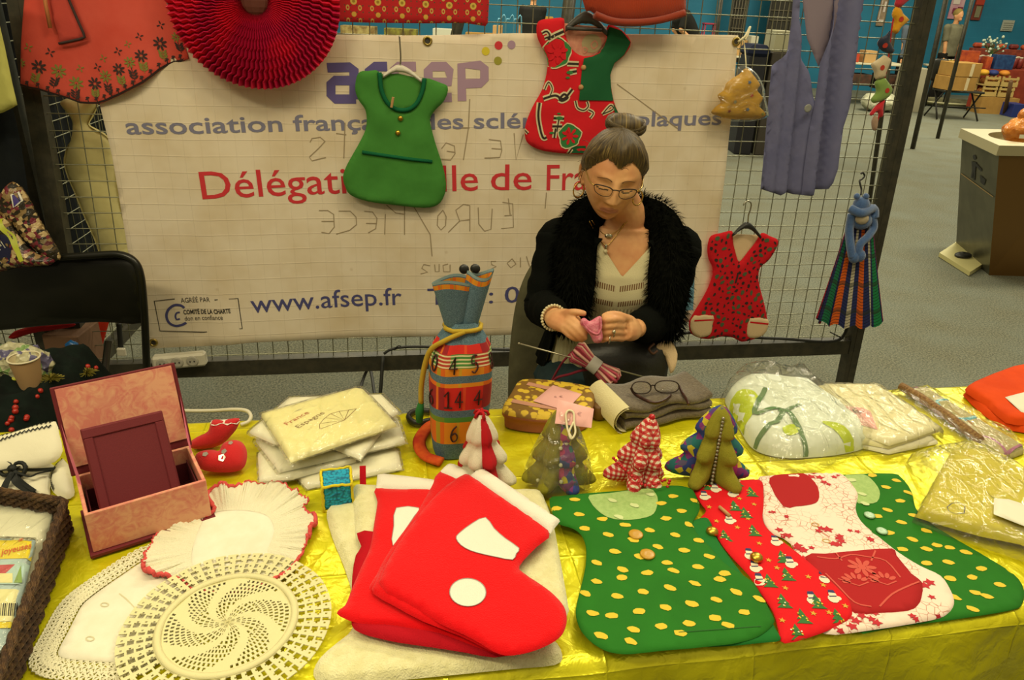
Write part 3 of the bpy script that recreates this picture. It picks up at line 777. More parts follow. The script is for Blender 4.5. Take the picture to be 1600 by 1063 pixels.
# orange-red knitted garment at the top
def f_knit(t, co):
    x = t.xyz(t.uv); h = t.math('ABSOLUTE', t.math('SINE', t.math('MULTIPLY', x[0], 520.))); t.bump(t.math('ADD', h, t.noise(co, 300, 2)), .5, .002)
rknit = M('rust_red_knit', 'a23a1e', .92, fn=f_knit, sheen=.3, spec=.1)
d = thing('knitted_top', GR.hit(1000, 38, .105), 'rust red knitted garment with ribbed hem hanging above the banner', 'knitwear')
kn = [(905, -160), (910, 0), (922, 17), (935, 24), (958, 33), (995, 35), (1035, 30), (1062, 22), (1071, 17), (1072, 0), (1078, -160)]
b = MB(); b.pad(sm(gq(kn, .105), 2), GR, .105, .022, .05, .02, wr=.012, ws=9); b.build('body', rknit, d)
b = MB(); q = sm(gq([(930, 23), (958, 33), (995, 35), (1035, 30), (1070, 20)], .12), 6, False); b.tube([GR.w(p, .113) for p in q], .021, 8, flat=.6); b.build('ribbed_hem', rknit, d)

# blue waistcoat
def vest_fold(x, y): return .036 * math.sin(x * 62 + y * 5.) * (.55 + .45 * math.sin(x * 17 + 1)) + .014 * math.sin(x * 120 + y * 9)
lilac = cloth('lilac_grey_cotton', '6f7092', '66688c', ns=9); lilac2 = cloth('lilac_lining', '8a7d8a')
d = thing('waistcoat', GR.hit(1245, 300, .05), 'long lilac grey sleeveless waistcoat with one button hanging on the mesh', 'waistcoat')
b = MB(); b.pad(gq([(1262, -180), (1255, 0), (1262, 60), (1280, 105), (1300, 60), (1318, 0), (1322, -180)], .04), GR, .035, .006, .01, .02); b.build('lining', lilac2, d)
b = MB(); vl = gq([(1232, -180), (1240, 0), (1238, 38), (1231, 78), (1216, 97), (1205, 110), (1203, 150), (1196, 205), (1190, 255), (1188, 296), (1200, 299), (1218, 305), (1222, 301), (1240, 304), (1262, 304), (1268, 240), (1272, 165), (1262, 110), (1250, 72), (1247, 30), (1249, 0), (1254, -180)], .05)
hv = b.pad(vl, GR, .05, .006, .006, .018, hfun=vest_fold); b.build('left_front', lilac, d)
b = MB(); vr = gq([(1370, -180), (1351, 0), (1341, 48), (1331, 88), (1330, 135), (1324, 150), (1311, 197), (1306, 235), (1303, 262), (1297, 284), (1290, 294), (1268, 302), (1250, 304), (1254, 260), (1262, 205), (1270, 165), (1279, 98), (1292, 52), (1306, 0), (1312, -180)], .06)
hv = b.pad(vr, GR, .064, .006, .006, .018, hfun=vest_fold); b.build('right_front', lilac, d)
b = MB(); p = GR.at(1261, 169, .08); b.lathe([(.003, -.002), (.0135, -.001), (.0145, .002), (.011, .003), (.004, .002)], GR.w(p, .085), 0, 14, Matrix((GR.ex, GR.ey, GR.en)).transposed()); b.build('button', M('grey_button', '8a8c86', .35), d)

# padded gold tree in a clear bag
O6 = .06
d = thing('padded_tree', GR.hit(1155, 186, O6), 'padded mustard gold tree decoration with tiny stars in a clear bag', 'tree decoration')
mus = cloth('mustard_cotton', 'c99a2c', 'bd8f26', ns=20)
out = sm(gq([(1166, 106), (1176, 116), (1187, 132), (1182, 140), (1190, 150), (1189, 158), (1185, 165), (1193, 173), (1195, 180), (1188, 185), (1174, 187), (1139, 186), (1121, 181), (1111, 176), (1118, 167), (1126, 160), (1121, 149), (1131, 141), (1134, 131), (1145, 122), (1155, 116)], O6), 3)
b = MB(); h6 = b.pad(out, GR, O6, .034, .035, .012, wr=.008, ws=25)
for px, py, m in ((1163.5, 127.5, 1), (1168.5, 148.5, 2), (1142, 158, 3), (1133.5, 172.5, 4), (1161, 169.5, 1), (1186, 177, 5)):
    c = GR.at(px, py, O6); b.decal([(c[0] + (.0085 if i % 2 == 0 else .0035) * math.cos(i * math.pi / 5), c[1] + (.0085 if i % 2 == 0 else .0035) * math.sin(i * math.pi / 5)) for i in range(10)], GR, h6, m, .0015)
b.build('cushion', [mus, M('star_blue', '5a7ab0', .4, .5), M('star_red', 'd8402c', .4, .4), M('star_silver', 'c8c8b8', .3, .8), M('star_dark_red', '8a2018', .4, .4), M('star_olive', '8a8a30', .4, .4)], d)
clear = film('clear_wrap', gloss=.13, haze=.04)
b = MB(); b.pad(sm(gq([(1163, 102), (1180, 112), (1192, 134), (1194, 150), (1199, 172), (1197, 184), (1175, 190), (1130, 189), (1110, 181), (1113, 150), (1126, 120), (1145, 110)], O6), 3), GR, O6 - .01, .058, .04, .014, wr=.008, ws=30, back=False); b.build('clear_bag', clear, d)
b = MB(); b.tube([GR.hit(1166, 106, O6 + .02), GR.hit(1165, 90, .04), GR.hit(1163, 70, .01), GR.hit(1160, 58, .01)], .0022, 6); b.build('hanging_thread', cord, d)

# garland of little felt stockings
d = thing('stocking_garland', GR.hit(1368, 204, .05), 'string of little felt stockings in red, yellow, navy, white and green', 'garland')
redstr = M('red_yarn', 'b8242c', .9)
b = MB(); b.tube(sm([GR.hit(x, y, .03) for x, y in ((1408, -60), (1405, 0), (1396, 30), (1392, 55), (1389, 85), (1385, 110), (1382, 125), (1380, 150), (1374, 178), (1370, 195))], 5, False), .0028, 6); b.build('string', redstr, d)
FELT = [(600, .6, .002), (90, .2, .002)]
for nm, colr, pts, dot in (('red', 'c0283a', [(1398, -30), (1424, -26), (1425, -6), (1416, 4), (1405, 12), (1398, 8), (1401, -6)], None),
                       ('yellow', 'd99a12', [(1399, 11), (1407, 13), (1411, 21), (1420, 30), (1416, 36), (1407, 44), (1401, 53), (1393, 48), (1397, 35), (1394, 23)], (1404, 30)),
                       ('navy', '1c2238', [(1391, 48), (1390, 62), (1394, 72), (1397, 78), (1393, 84), (1383, 82), (1376, 78), (1371, 69), (1375, 60), (1384, 55)], (1379, 71)),
                       ('white', 'cdbb98', [(1382, 86), (1391, 92), (1390, 99), (1387, 106), (1384, 113), (1382, 121), (1368, 124), (1366, 113), (1361, 101), (1368, 95), (1376, 90)], (1374.5, 105.5)),
                       ('green', '7d9a48', [(1381, 121), (1387, 127), (1394, 138), (1391, 148), (1384, 155), (1372, 160), (1364, 161), (1361, 155), (1369, 143), (1367, 128)], (1382, 141)),
                       ('red', 'c4202c', [(1382, 155), (1380, 166), (1379, 181), (1374, 183), (1370, 174), (1362, 181), (1359, 178), (1366, 168), (1375, 159)], None),
                       ('pale', 'a88a72', [(1366, 181), (1371, 183), (1371, 195), (1368, 204), (1363, 202), (1362, 190)], None)):
    o_ = .03; b = MB(); q = sm(gq(pts, o_), 3); hs = b.pad(q, GR, o_, .016, .02, .01, two=True)
    mats = [M(nm + '_felt_' + colr, colr, .95, bump=FELT, sheen=.3)]
    if dot: b.disc(GR.at(*dot, o_), .009, GR, hs, 1, .0015); mats.append(M('red_felt_dot', 'b83a2a', .95))
    b.build('felt_stocking', mats, d)

# blue plush animal with a plaid skirt
def f_plaid(t, co):
    x = t.xyz(t.uv); c = lin('252c58')
    for ph, w, colr in ((.00, .012, 'b8301c'), (.10, .012, 'a02030'), (.22, .014, '1f7a48'), (.33, .013, 'b8b29a'), (.46, .016, 'c85a1c'), (.60, .010, 'b0a890'), (.72, .016, 'c85a1c'), (.86, .014, '206a48')):
        c = t.mix(t.stripe(x[0], 1., w * 5, -ph), c, lin(colr))
    c = t.mix(t.stripe(x[1], .011, .0018), c, lin('14141c')); c = t.mix(t.math('MULTIPLY', t.stripe(x[1], .10, .014), .6), c, lin('2a3028'))
    t.col(c); t.bump(t.noise(co, 800, 2), .3, .0006)
plaid = M('striped_plaid_cotton', '252c58', .85, fn=f_plaid, spec=.2)
plush = M('blue_plush', '44679a', .95, col2='38588c', ns=120, bump=[(500, .8, .003)], sheen=.6); belly = M('beige_plush', 'b0a284', .95, bump=[(500, .8, .003)], sheen=.5)
Q = .11
d = thing('bag_holder', GR.hit(1327, 505, Q), 'blue plush animal with long arms over a striped plaid skirt', 'plush bag holder')
tl, tr_, bl, br = [V(GR.at(*p, Q)) for p in ((1324, 352), (1364, 350), (1281, 501), (1373, 503))]
grid = []; uv = []
for i in range(25):
    f = i / 24; row = []
    for j in range(72):
        g = 2 * math.pi * j / 72; ce = ((tl + tr_) / 2).lerp((bl + br) / 2, f); w = ((tr_ - tl).length / 2) * (1 - f) + ((br - bl).length / 2) * f
        pl_ = 1 + .10 * f * math.sin(g * 11) ; dp = .022 + .045 * f
        row.append(GR.w((ce.x + w * pl_ * math.cos(g), ce.y + .010 * f * math.sin(g * 11 + 1)), Q + dp * pl_ * math.sin(g))); uv.append((j / 36., f * .36))
    grid.append(row)
b = MB(); b.sheet(grid, 0, uv, closed_u=True); b.build('skirt', plaid, d)
E_ = lambda px, py, h=0: GR.hit(px, py, Q + .03 + h)
b = MB()
b.ell(E_(1346, 320), (.032, .028, .030)); b.ell(E_(1346, 345), (.040, .03, .034)); b.ell(E_(1339, 307, .008), .012); b.ell(E_(1353, 307, .008), .012)
b.tube(sm([E_(1329, 326), E_(1346, 333, .03), E_(1364, 326), E_(1366, 340)], 5, False), .017, 10)
b.tube(sm([E_(1331, 335), E_(1327, 360), E_(1329, 385, .02), E_(1332, 402, .03)], 5, False), .016, 10)
b.tube(sm([E_(1362, 335), E_(1365, 355), E_(1356, 370, .02), E_(1344, 382, .03), E_(1341, 400, .035)], 5, False), .015, 10)
b.ell(E_(1335, 402, .03), (.022, .02, .024)); b.ell(E_(1344, 400, .035), (.020, .02, .024))
b.build('plush_body', plush, d)
b = MB(); b.ell(E_(1347, 342, .022), (.026, .016, .022)); b.ell(E_(1349, 337, .036), (.006, .005, .005), 1); b.build('muzzle', [belly, plush], d)
b = MB(); b.tube(sm([E_(1345, 305, -.02), E_(1346, 296, -.03), E_(1343, 283, -.04), E_(1347, 280, -.05), E_(1351, 275, -.06), E_(1348, 270, -.06), E_(1345, 272, -.06)], 4, False), .0035, 6); b.build('hook', blk, d)

# cables, clips, power strip along the panel's foot
cab = M('black_rubber_cable', '1c1d18', .6)
b = MB(); b.tube(sm([GR.hit(x, y, .02) for x, y in ((1010, 520), (1050, 525), (1078, 520), (1130, 524), (1185, 528), (1230, 530), (1280, 534), (1308, 532), (1319, 523), (1326, 505))], 5, False), .0065, 8)
b.tube([GR.hit(1297, 519, .02), GR.hit(1318, 530, .02)], .0025, 6); b.build('cable', cab, label='black cable tied along the foot of the mesh at right', cat='cable')
b = MB(); b.tube(sm([GR.hit(600, 553, .02), GR.hit(612, 546, .02), GR.hit(640, 542, .02), GR.hit(700, 543, .02), GR.hit(760, 546, .02), GR.hit(830, 547, .02)], 5, False), .0055, 8)
b.tube([GR.hit(614, 547, .02), GR.hit(623, 540, .03), GR.hit(626, 541, .02)], .0022, 6); b.build('cable', cab, label='black cable running behind the patchwork bag along the mesh', cat='cable')
p0 = onz(612, 548, 0); f0 = GR.hit(600, 553, .02)
b = MB(); b.tube(sm([f0 + V((0, -.02, 0)), V((f0.x - .02, f0.y - .06, .15)), onz(578, 577, .08), onz(565, 600, .008), onz(556, 640, .008), onz(550, 680, .008)], 6, False), .007, 8); b.build('cable', cab, label='black cable dropping from the mesh to the floor behind the napkins', cat='cable')
wpl = M('white_plastic', 'c9c3ae', .4)
d = thing('power_strip', GR.hit(280, 578, .03), 'white socket power strip at the foot of the mesh panel', 'power strip')
mR = Matrix((GR.ex, GR.ey, GR.en)).transposed(); ce = GR.hit(281, 563, .05); ang = math.atan2(GR.at(321, 556)[1] - GR.at(240, 563)[1], GR.at(321, 556)[0] - GR.at(240, 563)[0])
mR = mR @ Matrix.Rotation(ang, 3, 'Z'); wst = abs(GR.at(321, 560)[0] - GR.at(238, 560)[0])
b = MB(); b.box(ce, (wst, .052, .04), 0, mR, .008); b.build('body', wpl, d)
for k in (-.30, -.02, .26):
    b = MB(); b.lathe([(.012, .002), (.019, .003), (.021, .0), (.019, -.001)], ce + mR @ V((k * wst, 0, .021)), 0, 16, mR)
    for sg in (-1, 1): b.ell(ce + mR @ V((k * wst + sg * .007, 0, .0235)), .0028, 1)
    b.build('socket', [M('socket_face', 'aaa595', .5), blk], d)
# ================================================================ the sales table
TYW = math.atan2(.188, 1.0); tex = V((math.cos(TYW), math.sin(TYW), 0)); tey = V((-math.sin(TYW), math.cos(TYW), 0))
TF = Fr(V((0, .768, 0)), tex, tey)                 # along the front edge, depth, height
TD = .735; TL, TRR = -1.35, 1.75
def f_foil(t, co):
    v = t.map(t.uv, rot=(0, 0, .3))
    n = t.noise(v, 7, 2, .5, .6)
    def crease(sc, w):
        e = t.voro(t.map(v, sc=(1, .55, 1)), sc, 'DISTANCE_TO_EDGE'); return t.math('SUBTRACT', 1., t.step(e, 0., w))
    k = t.math('MULTIPLY', crease(9, .10), t.step(t.noise(v, 5, 2), .45, .6))
    xs = t.xyz(t.uv)
    def fold(q, p, ph): return t.math('POWER', t.math('ABSOLUTE', t.math('MULTIPLY_ADD', t.math('FRACT', t.math('ADD', t.math('DIVIDE', q, p), ph)), 2., -1.)), 60.)
    k = t.math('MAXIMUM', k, t.math('MAXIMUM', fold(xs[0], .235, .3), fold(xs[1], .24, .1)))
    n2 = t.noise(v, 34, 3, .55, .6)
    t.bump(k, .40, .006, t.bump(n2, .42, .008, t.bump(n, .5, .03)))
    t.col(t.mix(t.step(n, .4, .6), lin('e6e01e'), lin('dad216')))
foil = M('gold_foil_wrap', 'dcd61e', .30, .42, fn=f_foil)
d = thing('sales_table', TF.w((.2, TD / 2)), 'long sales table wrapped in shiny yellow gold foil', 'table')
b = MB(); b.box(TF.w(((TL + TRR) / 2, TD / 2), TZ - .028), (TRR - TL - .02, TD - .02, .03), 0, Matrix.Rotation(TYW, 3, 'Z'), .003); b.build('table_top', M('table_board', '8a8276', .6), d)
for a in (TL + .12, TRR - .12):
    for q in (.08, TD - .08):
        b = MB(); b.tube([TF.w((a, q), 0), TF.w((a, q), TZ - .04)], .014, 10); b.build('leg', steel, d)
nx = 240; grid = []; uv = []
prof = [(-.012, -.62), (-.010, -.45), (-.011, -.30), (-.010, -.18), (-.010, -.10), (-.010, -.05), (-.009, -.025), (-.006, -.010), (0, -.003), (.008, 0)] + [(.008 + (TD - .016) * i / 70, 0) for i in range(1, 71)] + [(TD, -.003), (TD + .006, -.012), (TD + .008, -.05), (TD + .009, -.10), (TD + .010, -.16)]
for (q, z) in prof:
    row = []
    for i in range(nx + 1):
        a = TL + (TRR - TL) * i / nx
        w = .0022 * noise.noise(V((a * 14 + q * 5, q * 16 - a * 6, 3))) + .0012 * noise.noise(V((a * 40, q * 40, 9)))
        if z < -.005 and q < 0:
            f = min(1, -z / .12); oo = f * (.010 * math.sin(a * 26 + z * 7 + 2 * math.sin(a * 5)) + .010 * noise.noise(V((a * 7, z * 9, 1))) + .012 * math.sin(z * 42 + a * 3) * .5); p = TF.w((a, q - .006 + oo - .012 * f), TZ + z)
        else: p = TF.w((a, q), TZ + z + min(0, w) - (.0003 if z == 0 else 0))
        row.append(p); uv.append((a, q + z))
    grid.append(row)
b = MB(); b.sheet(grid, 0, uv); b.build('foil_cover', foil, d)

def tq(pts, z): return TBz(z).pp(pts)
def mat_of(o): return Matrix((o.ex, o.ey, o.en)).transposed()
# ---------------------------------------------------------------- dress-shaped bags laid out at the right
polka = cloth('green_dotted_cotton', '27701e', '23671b', ns=9); ydot = M('yellow_dot', 'd4b82a', .8); pale_g = cloth('pale_green_lining', 'a3bd76', '93b068', ns=120); plain_g = cloth('deep_green_cotton', '1d6a28')
wbut = M('amber_button', 'b98a1c', .35)
def dots(b, fr, hf, pts, m, r=.0100):
    for x, y in pts:
        c = fr.at(x, y, .003); b.disc(c, r, fr, hf, m, .0008, 10, r * .62, rnd.uniform(-.5, .2), .16)
F4 = TBz(.7425)
d = thing('peg_bag_dress', F4.hit(1420, 850), 'green yellow-dotted peg bag at the far right, under the red and white one', 'peg bag', None)
out = sm(tq([(1290, 748), (1320, 743), (1392, 741), (1408, 747), (1424, 768), (1431, 795), (1446, 812), (1470, 830), (1535, 868), (1584, 899), (1600, 922), (1597, 944), (1580, 954), (1496, 968), (1400, 980), (1330, 985), (1310, 900), (1290, 800)], F4.O.z), 3)
b = MB(); hf = b.pad(out, F4, 0, .004, .006, .014, wr=.0012, ws=18)
Z6 = lambda x, y: (1080 + x / 3.077, 720 + y / 3.077)
dots(b, F4, hf, [Z6(x, y) for x, y in ((870, 75), (985, 98), (937, 130), (1045, 157), (1003, 197), (945, 240), (1065, 267), (1010, 300), (895, 270), (950, 350), (1130, 340), (1065, 383), (1180, 410), (1240, 420), (1130, 428), (1320, 443), (1015, 430), (1130, 497), (1235, 493), (1395, 523), (1245, 570), (1350, 565), (1480, 600), (1365, 637), (1420, 655), (1355, 717), (1265, 660), (1285, 757), (1180, 600), (1140, 560))], 1)
nk = tq([Z6(*p) for p in ((735, 82), (770, 78), (825, 76), (860, 95), (895, 135), (905, 172), (890, 208), (850, 218), (800, 215), (770, 170))], F4.O.z)
b.decal(sm(nk, 2), F4, hf, 2, .0007, .02); dots(b, F4, lambda Q: hf(Q) + .001, [Z6(770, 97), Z6(820, 165), Z6(835, 213)], 3, .009)
b.build('body', [polka, ydot, pale_g, M('pale_dot', 'c3cf94', .85)], d)
sea = M('pale_green_button', '8fb58a', .3)
for x, y in (Z6(857, 265), Z6(917, 341)):
    b = MB(); p = F4.hit(x, y, .005); b.lathe([(.003, .001), (.010, 0), (.0105, .002), (.008, .003), (.003, .002)], p, 0, 14); b.build('button', sea, d)
# red and white floral
def f_crack(t, co):
    e = t.voro(t.uv, 75, 'DISTANCE_TO_EDGE'); n = t.noise(t.uv, 14, 2)
    ln = t.math('MULTIPLY', t.math('LESS_THAN', e, .035), t.step(n, .42, .55))
    t.col(t.mix(t.math('MULTIPLY', ln, .75), lin('ead6c4'), lin('b0604c'))); t.bump(t.noise(co, 900, 2), .3, .0006)
crack = M('white_crackle_print_cotton', 'e6cdb8', .88, fn=f_crack, spec=.2); rleaf = M('red_leaf_print', 'b8202c', .85)
F3 = TBz(.7465)
d = thing('peg_bag_dress', F3.hit(1350, 860), 'white and red floral peg bag with large dark red pocket', 'peg bag')
out = sm(tq([(1184, 749), (1200, 745), (1240, 742), (1262, 741), (1301, 740), (1319, 745), (1334, 762), (1341, 776), (1337, 795), (1346, 817), (1372, 840), (1405, 866), (1437, 886), (1470, 902), (1486, 925), (1491, 944), (1480, 960), (1454, 970), (1356, 986), (1288, 991), (1270, 960), (1255, 900), (1235, 850), (1200, 830), (1189, 800), (1193, 775)], F3.O.z), 3)
b = MB(); hf = b.pad(out, F3, 0, .005, .006, .014, wr=.0012, ws=18)
def leafs(c, k, r):
    c = V(F3.at(*c))
    for i in range(k):
        g = rnd.uniform(0, 6.28); q = c + V((math.cos(g), math.sin(g))) * r * .8; rr = r * rnd.uniform(.55, .95); pts = []
        for j in range(10):
            a = g + 2 * math.pi * j / 10; s = rr * (1 if j % 2 else .5); pts.append((q.x + s * math.cos(a), q.y + s * .8 * math.sin(a)))
        b.decal(pts, F3, hf, 1, .0008 + .0001 * i)
for p, k, r in (((590, 82), 3, .013), ((640, 128), 2, .011), ((390, 270), 2, .009), ((440, 280), 2, .008), ((445, 355), 3, .012), ((480, 410), 3, .013), ((640, 355), 3, .014), ((735, 390), 3, .013), ((560, 440), 3, .012), ((700, 430), 3, .013), ((780, 355), 2, .009), ((880, 388), 2, .012), ((700, 88), 2, .009), ((1025, 450), 2, .012), ((1110, 590), 3, .013), ((1130, 665), 2, .009), ((1160, 748), 3, .012), ((1050, 775), 3, .012), ((890, 770), 3, .013), ((800, 825), 2, .012), ((790, 762), 3, .012), ((690, 835), 3, .012), ((530, 460), 2, .012)): leafs(Z6(*p), k, r)
for p in ((593, 320), (647, 398)): b.stroke([(F3.at(*Z6(*p))[0] + .007 * math.cos(g), F3.at(*Z6(*p))[1] + .005 * math.sin(g)) for g in [i * .6 for i in range(10)]], .002, F3, hf, 3, .001, closed=True)
nk = tq([Z6(*p) for p in ((372, 118), (395, 82), (470, 72), (535, 70), (575, 98), (606, 140), (612, 190), (595, 215), (550, 226), (500, 231), (440, 231))], F3.O.z)
b.decal(sm(nk, 2), F3, hf, 2, .0008, .02)
darkred = cloth('dark_red_cotton', 'a51f22')
b.build('body', [crack, rleaf, darkred, M('tan_line_print', 'c09a58', .8)], d)
b = MB(); q = [Z6(*p) for p in ((540, 475), (640, 460), (780, 446), (960, 434), (985, 470), (1060, 560), (1108, 600), (1104, 670), (1085, 710), (1040, 735), (900, 745), (780, 745), (680, 650))]
hp = b.pad(sm(tq(q, F3.O.z), 2), F3, .0045, .0035, .004, .014)
def brocade(t, co): pass
lite = M('red_brocade_motif', 'c34430', .7)
for g in range(8):
    c = F3.at(*Z6(815, 530)); a = g * math.pi / 4; b.disc((c[0] + .016 * math.cos(a), c[1] + .014 * math.sin(a)), .010, F3, hp, 1, .0006, 8, .0045, a)
b.disc(F3.at(*Z6(815, 530)), .007, F3, hp, 1, .0007)
for cx, cy in ((790, 600), (925, 595)):
    c = F3.at(*Z6(cx, cy)); b.stroke([(c[0] - .03, c[1] + .005), (c[0], c[1] - .01), (c[0] + .02, c[1])], .0025, F3, hp, 1, .0006)
    for k in range(6): a = .5 + k * .55; b.disc((c[0] + .018 * math.cos(a), c[1] + .014 * math.sin(a)), .008, F3, hp, 1, .0006, 8, .0038, a)
for p in ([(600, 480), (690, 490), (760, 470), (840, 480), (930, 500), (1000, 580)], [(640, 560), (700, 620), (780, 700), (860, 720)], [(900, 720), (960, 660), (1040, 620), (1090, 600)], [(690, 460), (720, 500)], [(880, 450), (860, 500)]):
    b.stroke(sm([F3.at(*Z6(*q)) for q in p], 3, False), .003, F3, hp, 1, .0006)
b.build('pocket', [darkred, lite], d)
# red christmas print
xmas = cloth('red_festive_cotton', 'd2161e'); F2 = TBz(.7515)
d = thing('peg_bag_dress', F2.hit(1230, 880), 'red Christmas print peg bag with green trees, between the dotted and floral ones', 'peg bag')
out = sm(tq([(1083, 762), (1110, 758), (1145, 753), (1187, 751), (1193, 770), (1193, 790), (1192, 812), (1203, 831), (1232, 854), (1262, 878), (1287, 900), (1308, 919), (1325, 936), (1331, 950), (1329, 966), (1305, 980), (1281, 991), (1226, 1006), (1216, 985), (1208, 958), (1190, 930), (1170, 900), (1142, 870), (1122, 843), (1109, 816), (1094, 811), (1103, 799), (1094, 786)], F2.O.z), 3)
b = MB(); hf = b.pad(out, F2, 0, .004, .006, .014, wr=.0012, ws=18)
def at2(x, y): return F2.at(*Z6(x, y))
def tree_print(x, y):
    c = at2(x, y)
    for k, (w, dy) in enumerate(((.013, -.010), (.010, -.001), (.006, .008))):
        b.decal([(c[0] - w, c[1] + dy - .004), (c[0] + w, c[1] + dy - .004), (c[0] + .002, c[1] + dy + .010)], F2, hf, 1, .0008 + .0001 * k)
    for k in range(6): b.disc((c[0] + rnd.uniform(-.008, .008), c[1] + rnd.uniform(-.010, .008)), .0016, F2, hf, rnd.choice((2, 3, 5)), .0013, 6)
def snow_print(x, y):
    c = at2(x, y)
    b.disc((c[0], c[1] - .005), .009, F2, hf, 2, .0008, 10); b.disc((c[0] + .002, c[1] + .005), .0065, F2, hf, 2, .0009, 10); b.disc((c[0] + .009, c[1] - .003), .005, F2, hf, 2, .0008, 8)
    b.decal([(c[0] - .004, c[1] + .009), (c[0] + .008, c[1] + .008), (c[0] + .007, c[1] + .015), (c[0] - .002, c[1] + .015)], F2, hf, 4, .001); b.stroke([(c[0] - .005, c[1]), (c[0] + .007, c[1] + .001)], .0025, F2, hf, 4, .0011)
def star_print(x, y):
    c = at2(x, y); b.decal([(c[0] + (.006 if i % 2 == 0 else .0025) * math.cos(i * math.pi / 5), c[1] + (.006 if i % 2 == 0 else .0025) * math.sin(i * math.pi / 5)) for i in range(10)], F2, hf, 3, .0008)
for p in ((285, 160), (205, 228), (297, 347), (157, 372), (435, 475), (455, 558), (370, 590), (437, 688), (530, 762), (700, 762), (505, 838), (215, 112), (75, 130), (255, 262), (600, 690)): tree_print(*p)
for p in ((58, 178), (192, 165), (178, 292), (275, 460), (675, 665), (575, 672), (400, 395), (322, 582), (470, 500), (632, 572), (300, 520), (110, 142)): snow_print(*p)
for p in ((85, 232), (230, 192), (300, 220), (270, 288), (325, 408), (370, 488), (450, 622), (632, 610), (738, 710), (410, 525), (435, 778), (120, 300), (220, 330), (560, 570), (660, 740), (585, 745)): star_print(*p)
b.build('body', [xmas, M('print_tree_green', '2d6a2c', .85), M('print_snow_white', 'dcd2b8', .85), M('print_star_gold', 'c99a30', .85), M('print_hat_navy', '30305a', .85), ydot], d)
b = MB(); b.tube([F2.hit(*Z6(135, 222), .008), F2.hit(*Z6(185, 265), .008)], .0035, 6); b.build('clothes_peg', peg, d)
for p in ((101, 341), (314, 466)):
    b = MB(); b.ell(F2.hit(*Z6(*p), .010), (.0115, .0115, .008)); b.build('button', gold, d)
# plain green one under the first dotted one
FP = TBz(.7555)
out = sm(tq([(1060, 830), (1085, 814), (1107, 812), (1120, 842), (1140, 872), (1172, 915), (1196, 955), (1213, 985), (1219, 1001), (1190, 1005), (1120, 1011), (1060, 1005), (1030, 960), (1050, 900)], FP.O.z), 3)
b = MB(); b.pad(out, FP, 0, .004, .005, .014, wr=.001, ws=18); b.build('peg_bag_dress', plain_g, label='plain deep green peg bag mostly hidden under the front dotted one', cat='peg bag')
F1 = TBz(.7600)
d = thing('peg_bag_dress', F1.hit(1040, 900), 'green yellow-dotted peg bag lying at the front, nearest the red stockings', 'peg bag')
Z5 = lambda x, y: (860 + x / 3.3216, 720 + y / 3.3216)
out = sm(tq([Z5(*p) for p in ((-5, 200), (60, 186), (190, 172), (350, 160), (510, 148), (600, 134), (682, 136), (738, 155), (762, 200), (776, 242), (765, 280), (744, 312), (745, 350), (782, 405), (830, 450), (905, 535), (1000, 598), (1060, 645), (1118, 740), (1158, 815), (1160, 842), (1138, 872), (1095, 905), (1040, 930), (940, 953), (830, 965), (715, 977), (600, 986), (500, 997), (400, 1006), (330, 1000), (280, 985), (218, 948), (170, 900), (143, 850), (131, 790), (140, 730), (155, 670), (172, 600), (183, 540), (186, 470), (178, 425), (160, 388), (128, 360), (90, 345), (48, 332), (20, 300))], F1.O.z), 3)
b = MB(); hf = b.pad(out, F1, 0, .004, .006, .014, wr=.0015, ws=16)
dots(b, F1, hf, [Z5(*p) for p in ((125, 205), (30, 250), (147, 283), (270, 308), (178, 355), (300, 388), (388, 337), (515, 365), (430, 417), (205, 443), (335, 475), (557, 452), (600, 303), (680, 265), (635, 188), (750, 213), (720, 335), (648, 390), (770, 418), (692, 470), (825, 503), (240, 533), (375, 567), (372, 610), (462, 500), (603, 533), (638, 573), (763, 555), (503, 585), (240, 632), (180, 692), (345, 708), (480, 685), (617, 665), (750, 642), (877, 620), (1020, 622), (1085, 722), (860, 725), (733, 748), (597, 765), (460, 788), (318, 808), (218, 795), (262, 912), (433, 883), (415, 940), (575, 960), (577, 865), (675, 898), (717, 848), (830, 935), (855, 820), (920, 857), (1003, 790), (1072, 893), (1140, 812), (530, 150), (65, 328), (905, 590), (965, 685), (575, 225))], 1)
b.decal(sm(tq([Z5(*p) for p in ((202, 188), (300, 178), (400, 165), (508, 152), (545, 180), (556, 215), (545, 268), (520, 295), (462, 310), (372, 319), (292, 304), (235, 262), (205, 220))], F1.O.z), 2), F1, hf, 2, .0007, .02)
dots(b, F1, lambda Q: hf(Q) + .001, [Z5(322, 211), Z5(437, 238), Z5(355, 297), Z5(520, 180)], 3, .009)
b.stroke([F1.at(*Z5(640, 903)), F1.at(*Z5(1090, 872))], .0015, F1, hf, 4, .0006)  # seam drawn as a thin darker green line
b.build('body', [polka, ydot, pale_g, MATS['pale_dot'], M('dark_green_seam_thread', '1f5a1a', .9)], d)
for p in ((443, 388), (503, 491)):
    b = MB(); b.lathe([(.004, .0), (.0125, 0), (.0132, .003), (.011, .004), (.004, .0035)], F1.hit(*Z5(*p), .004), 0, 16); b.build('button', wbut, d)

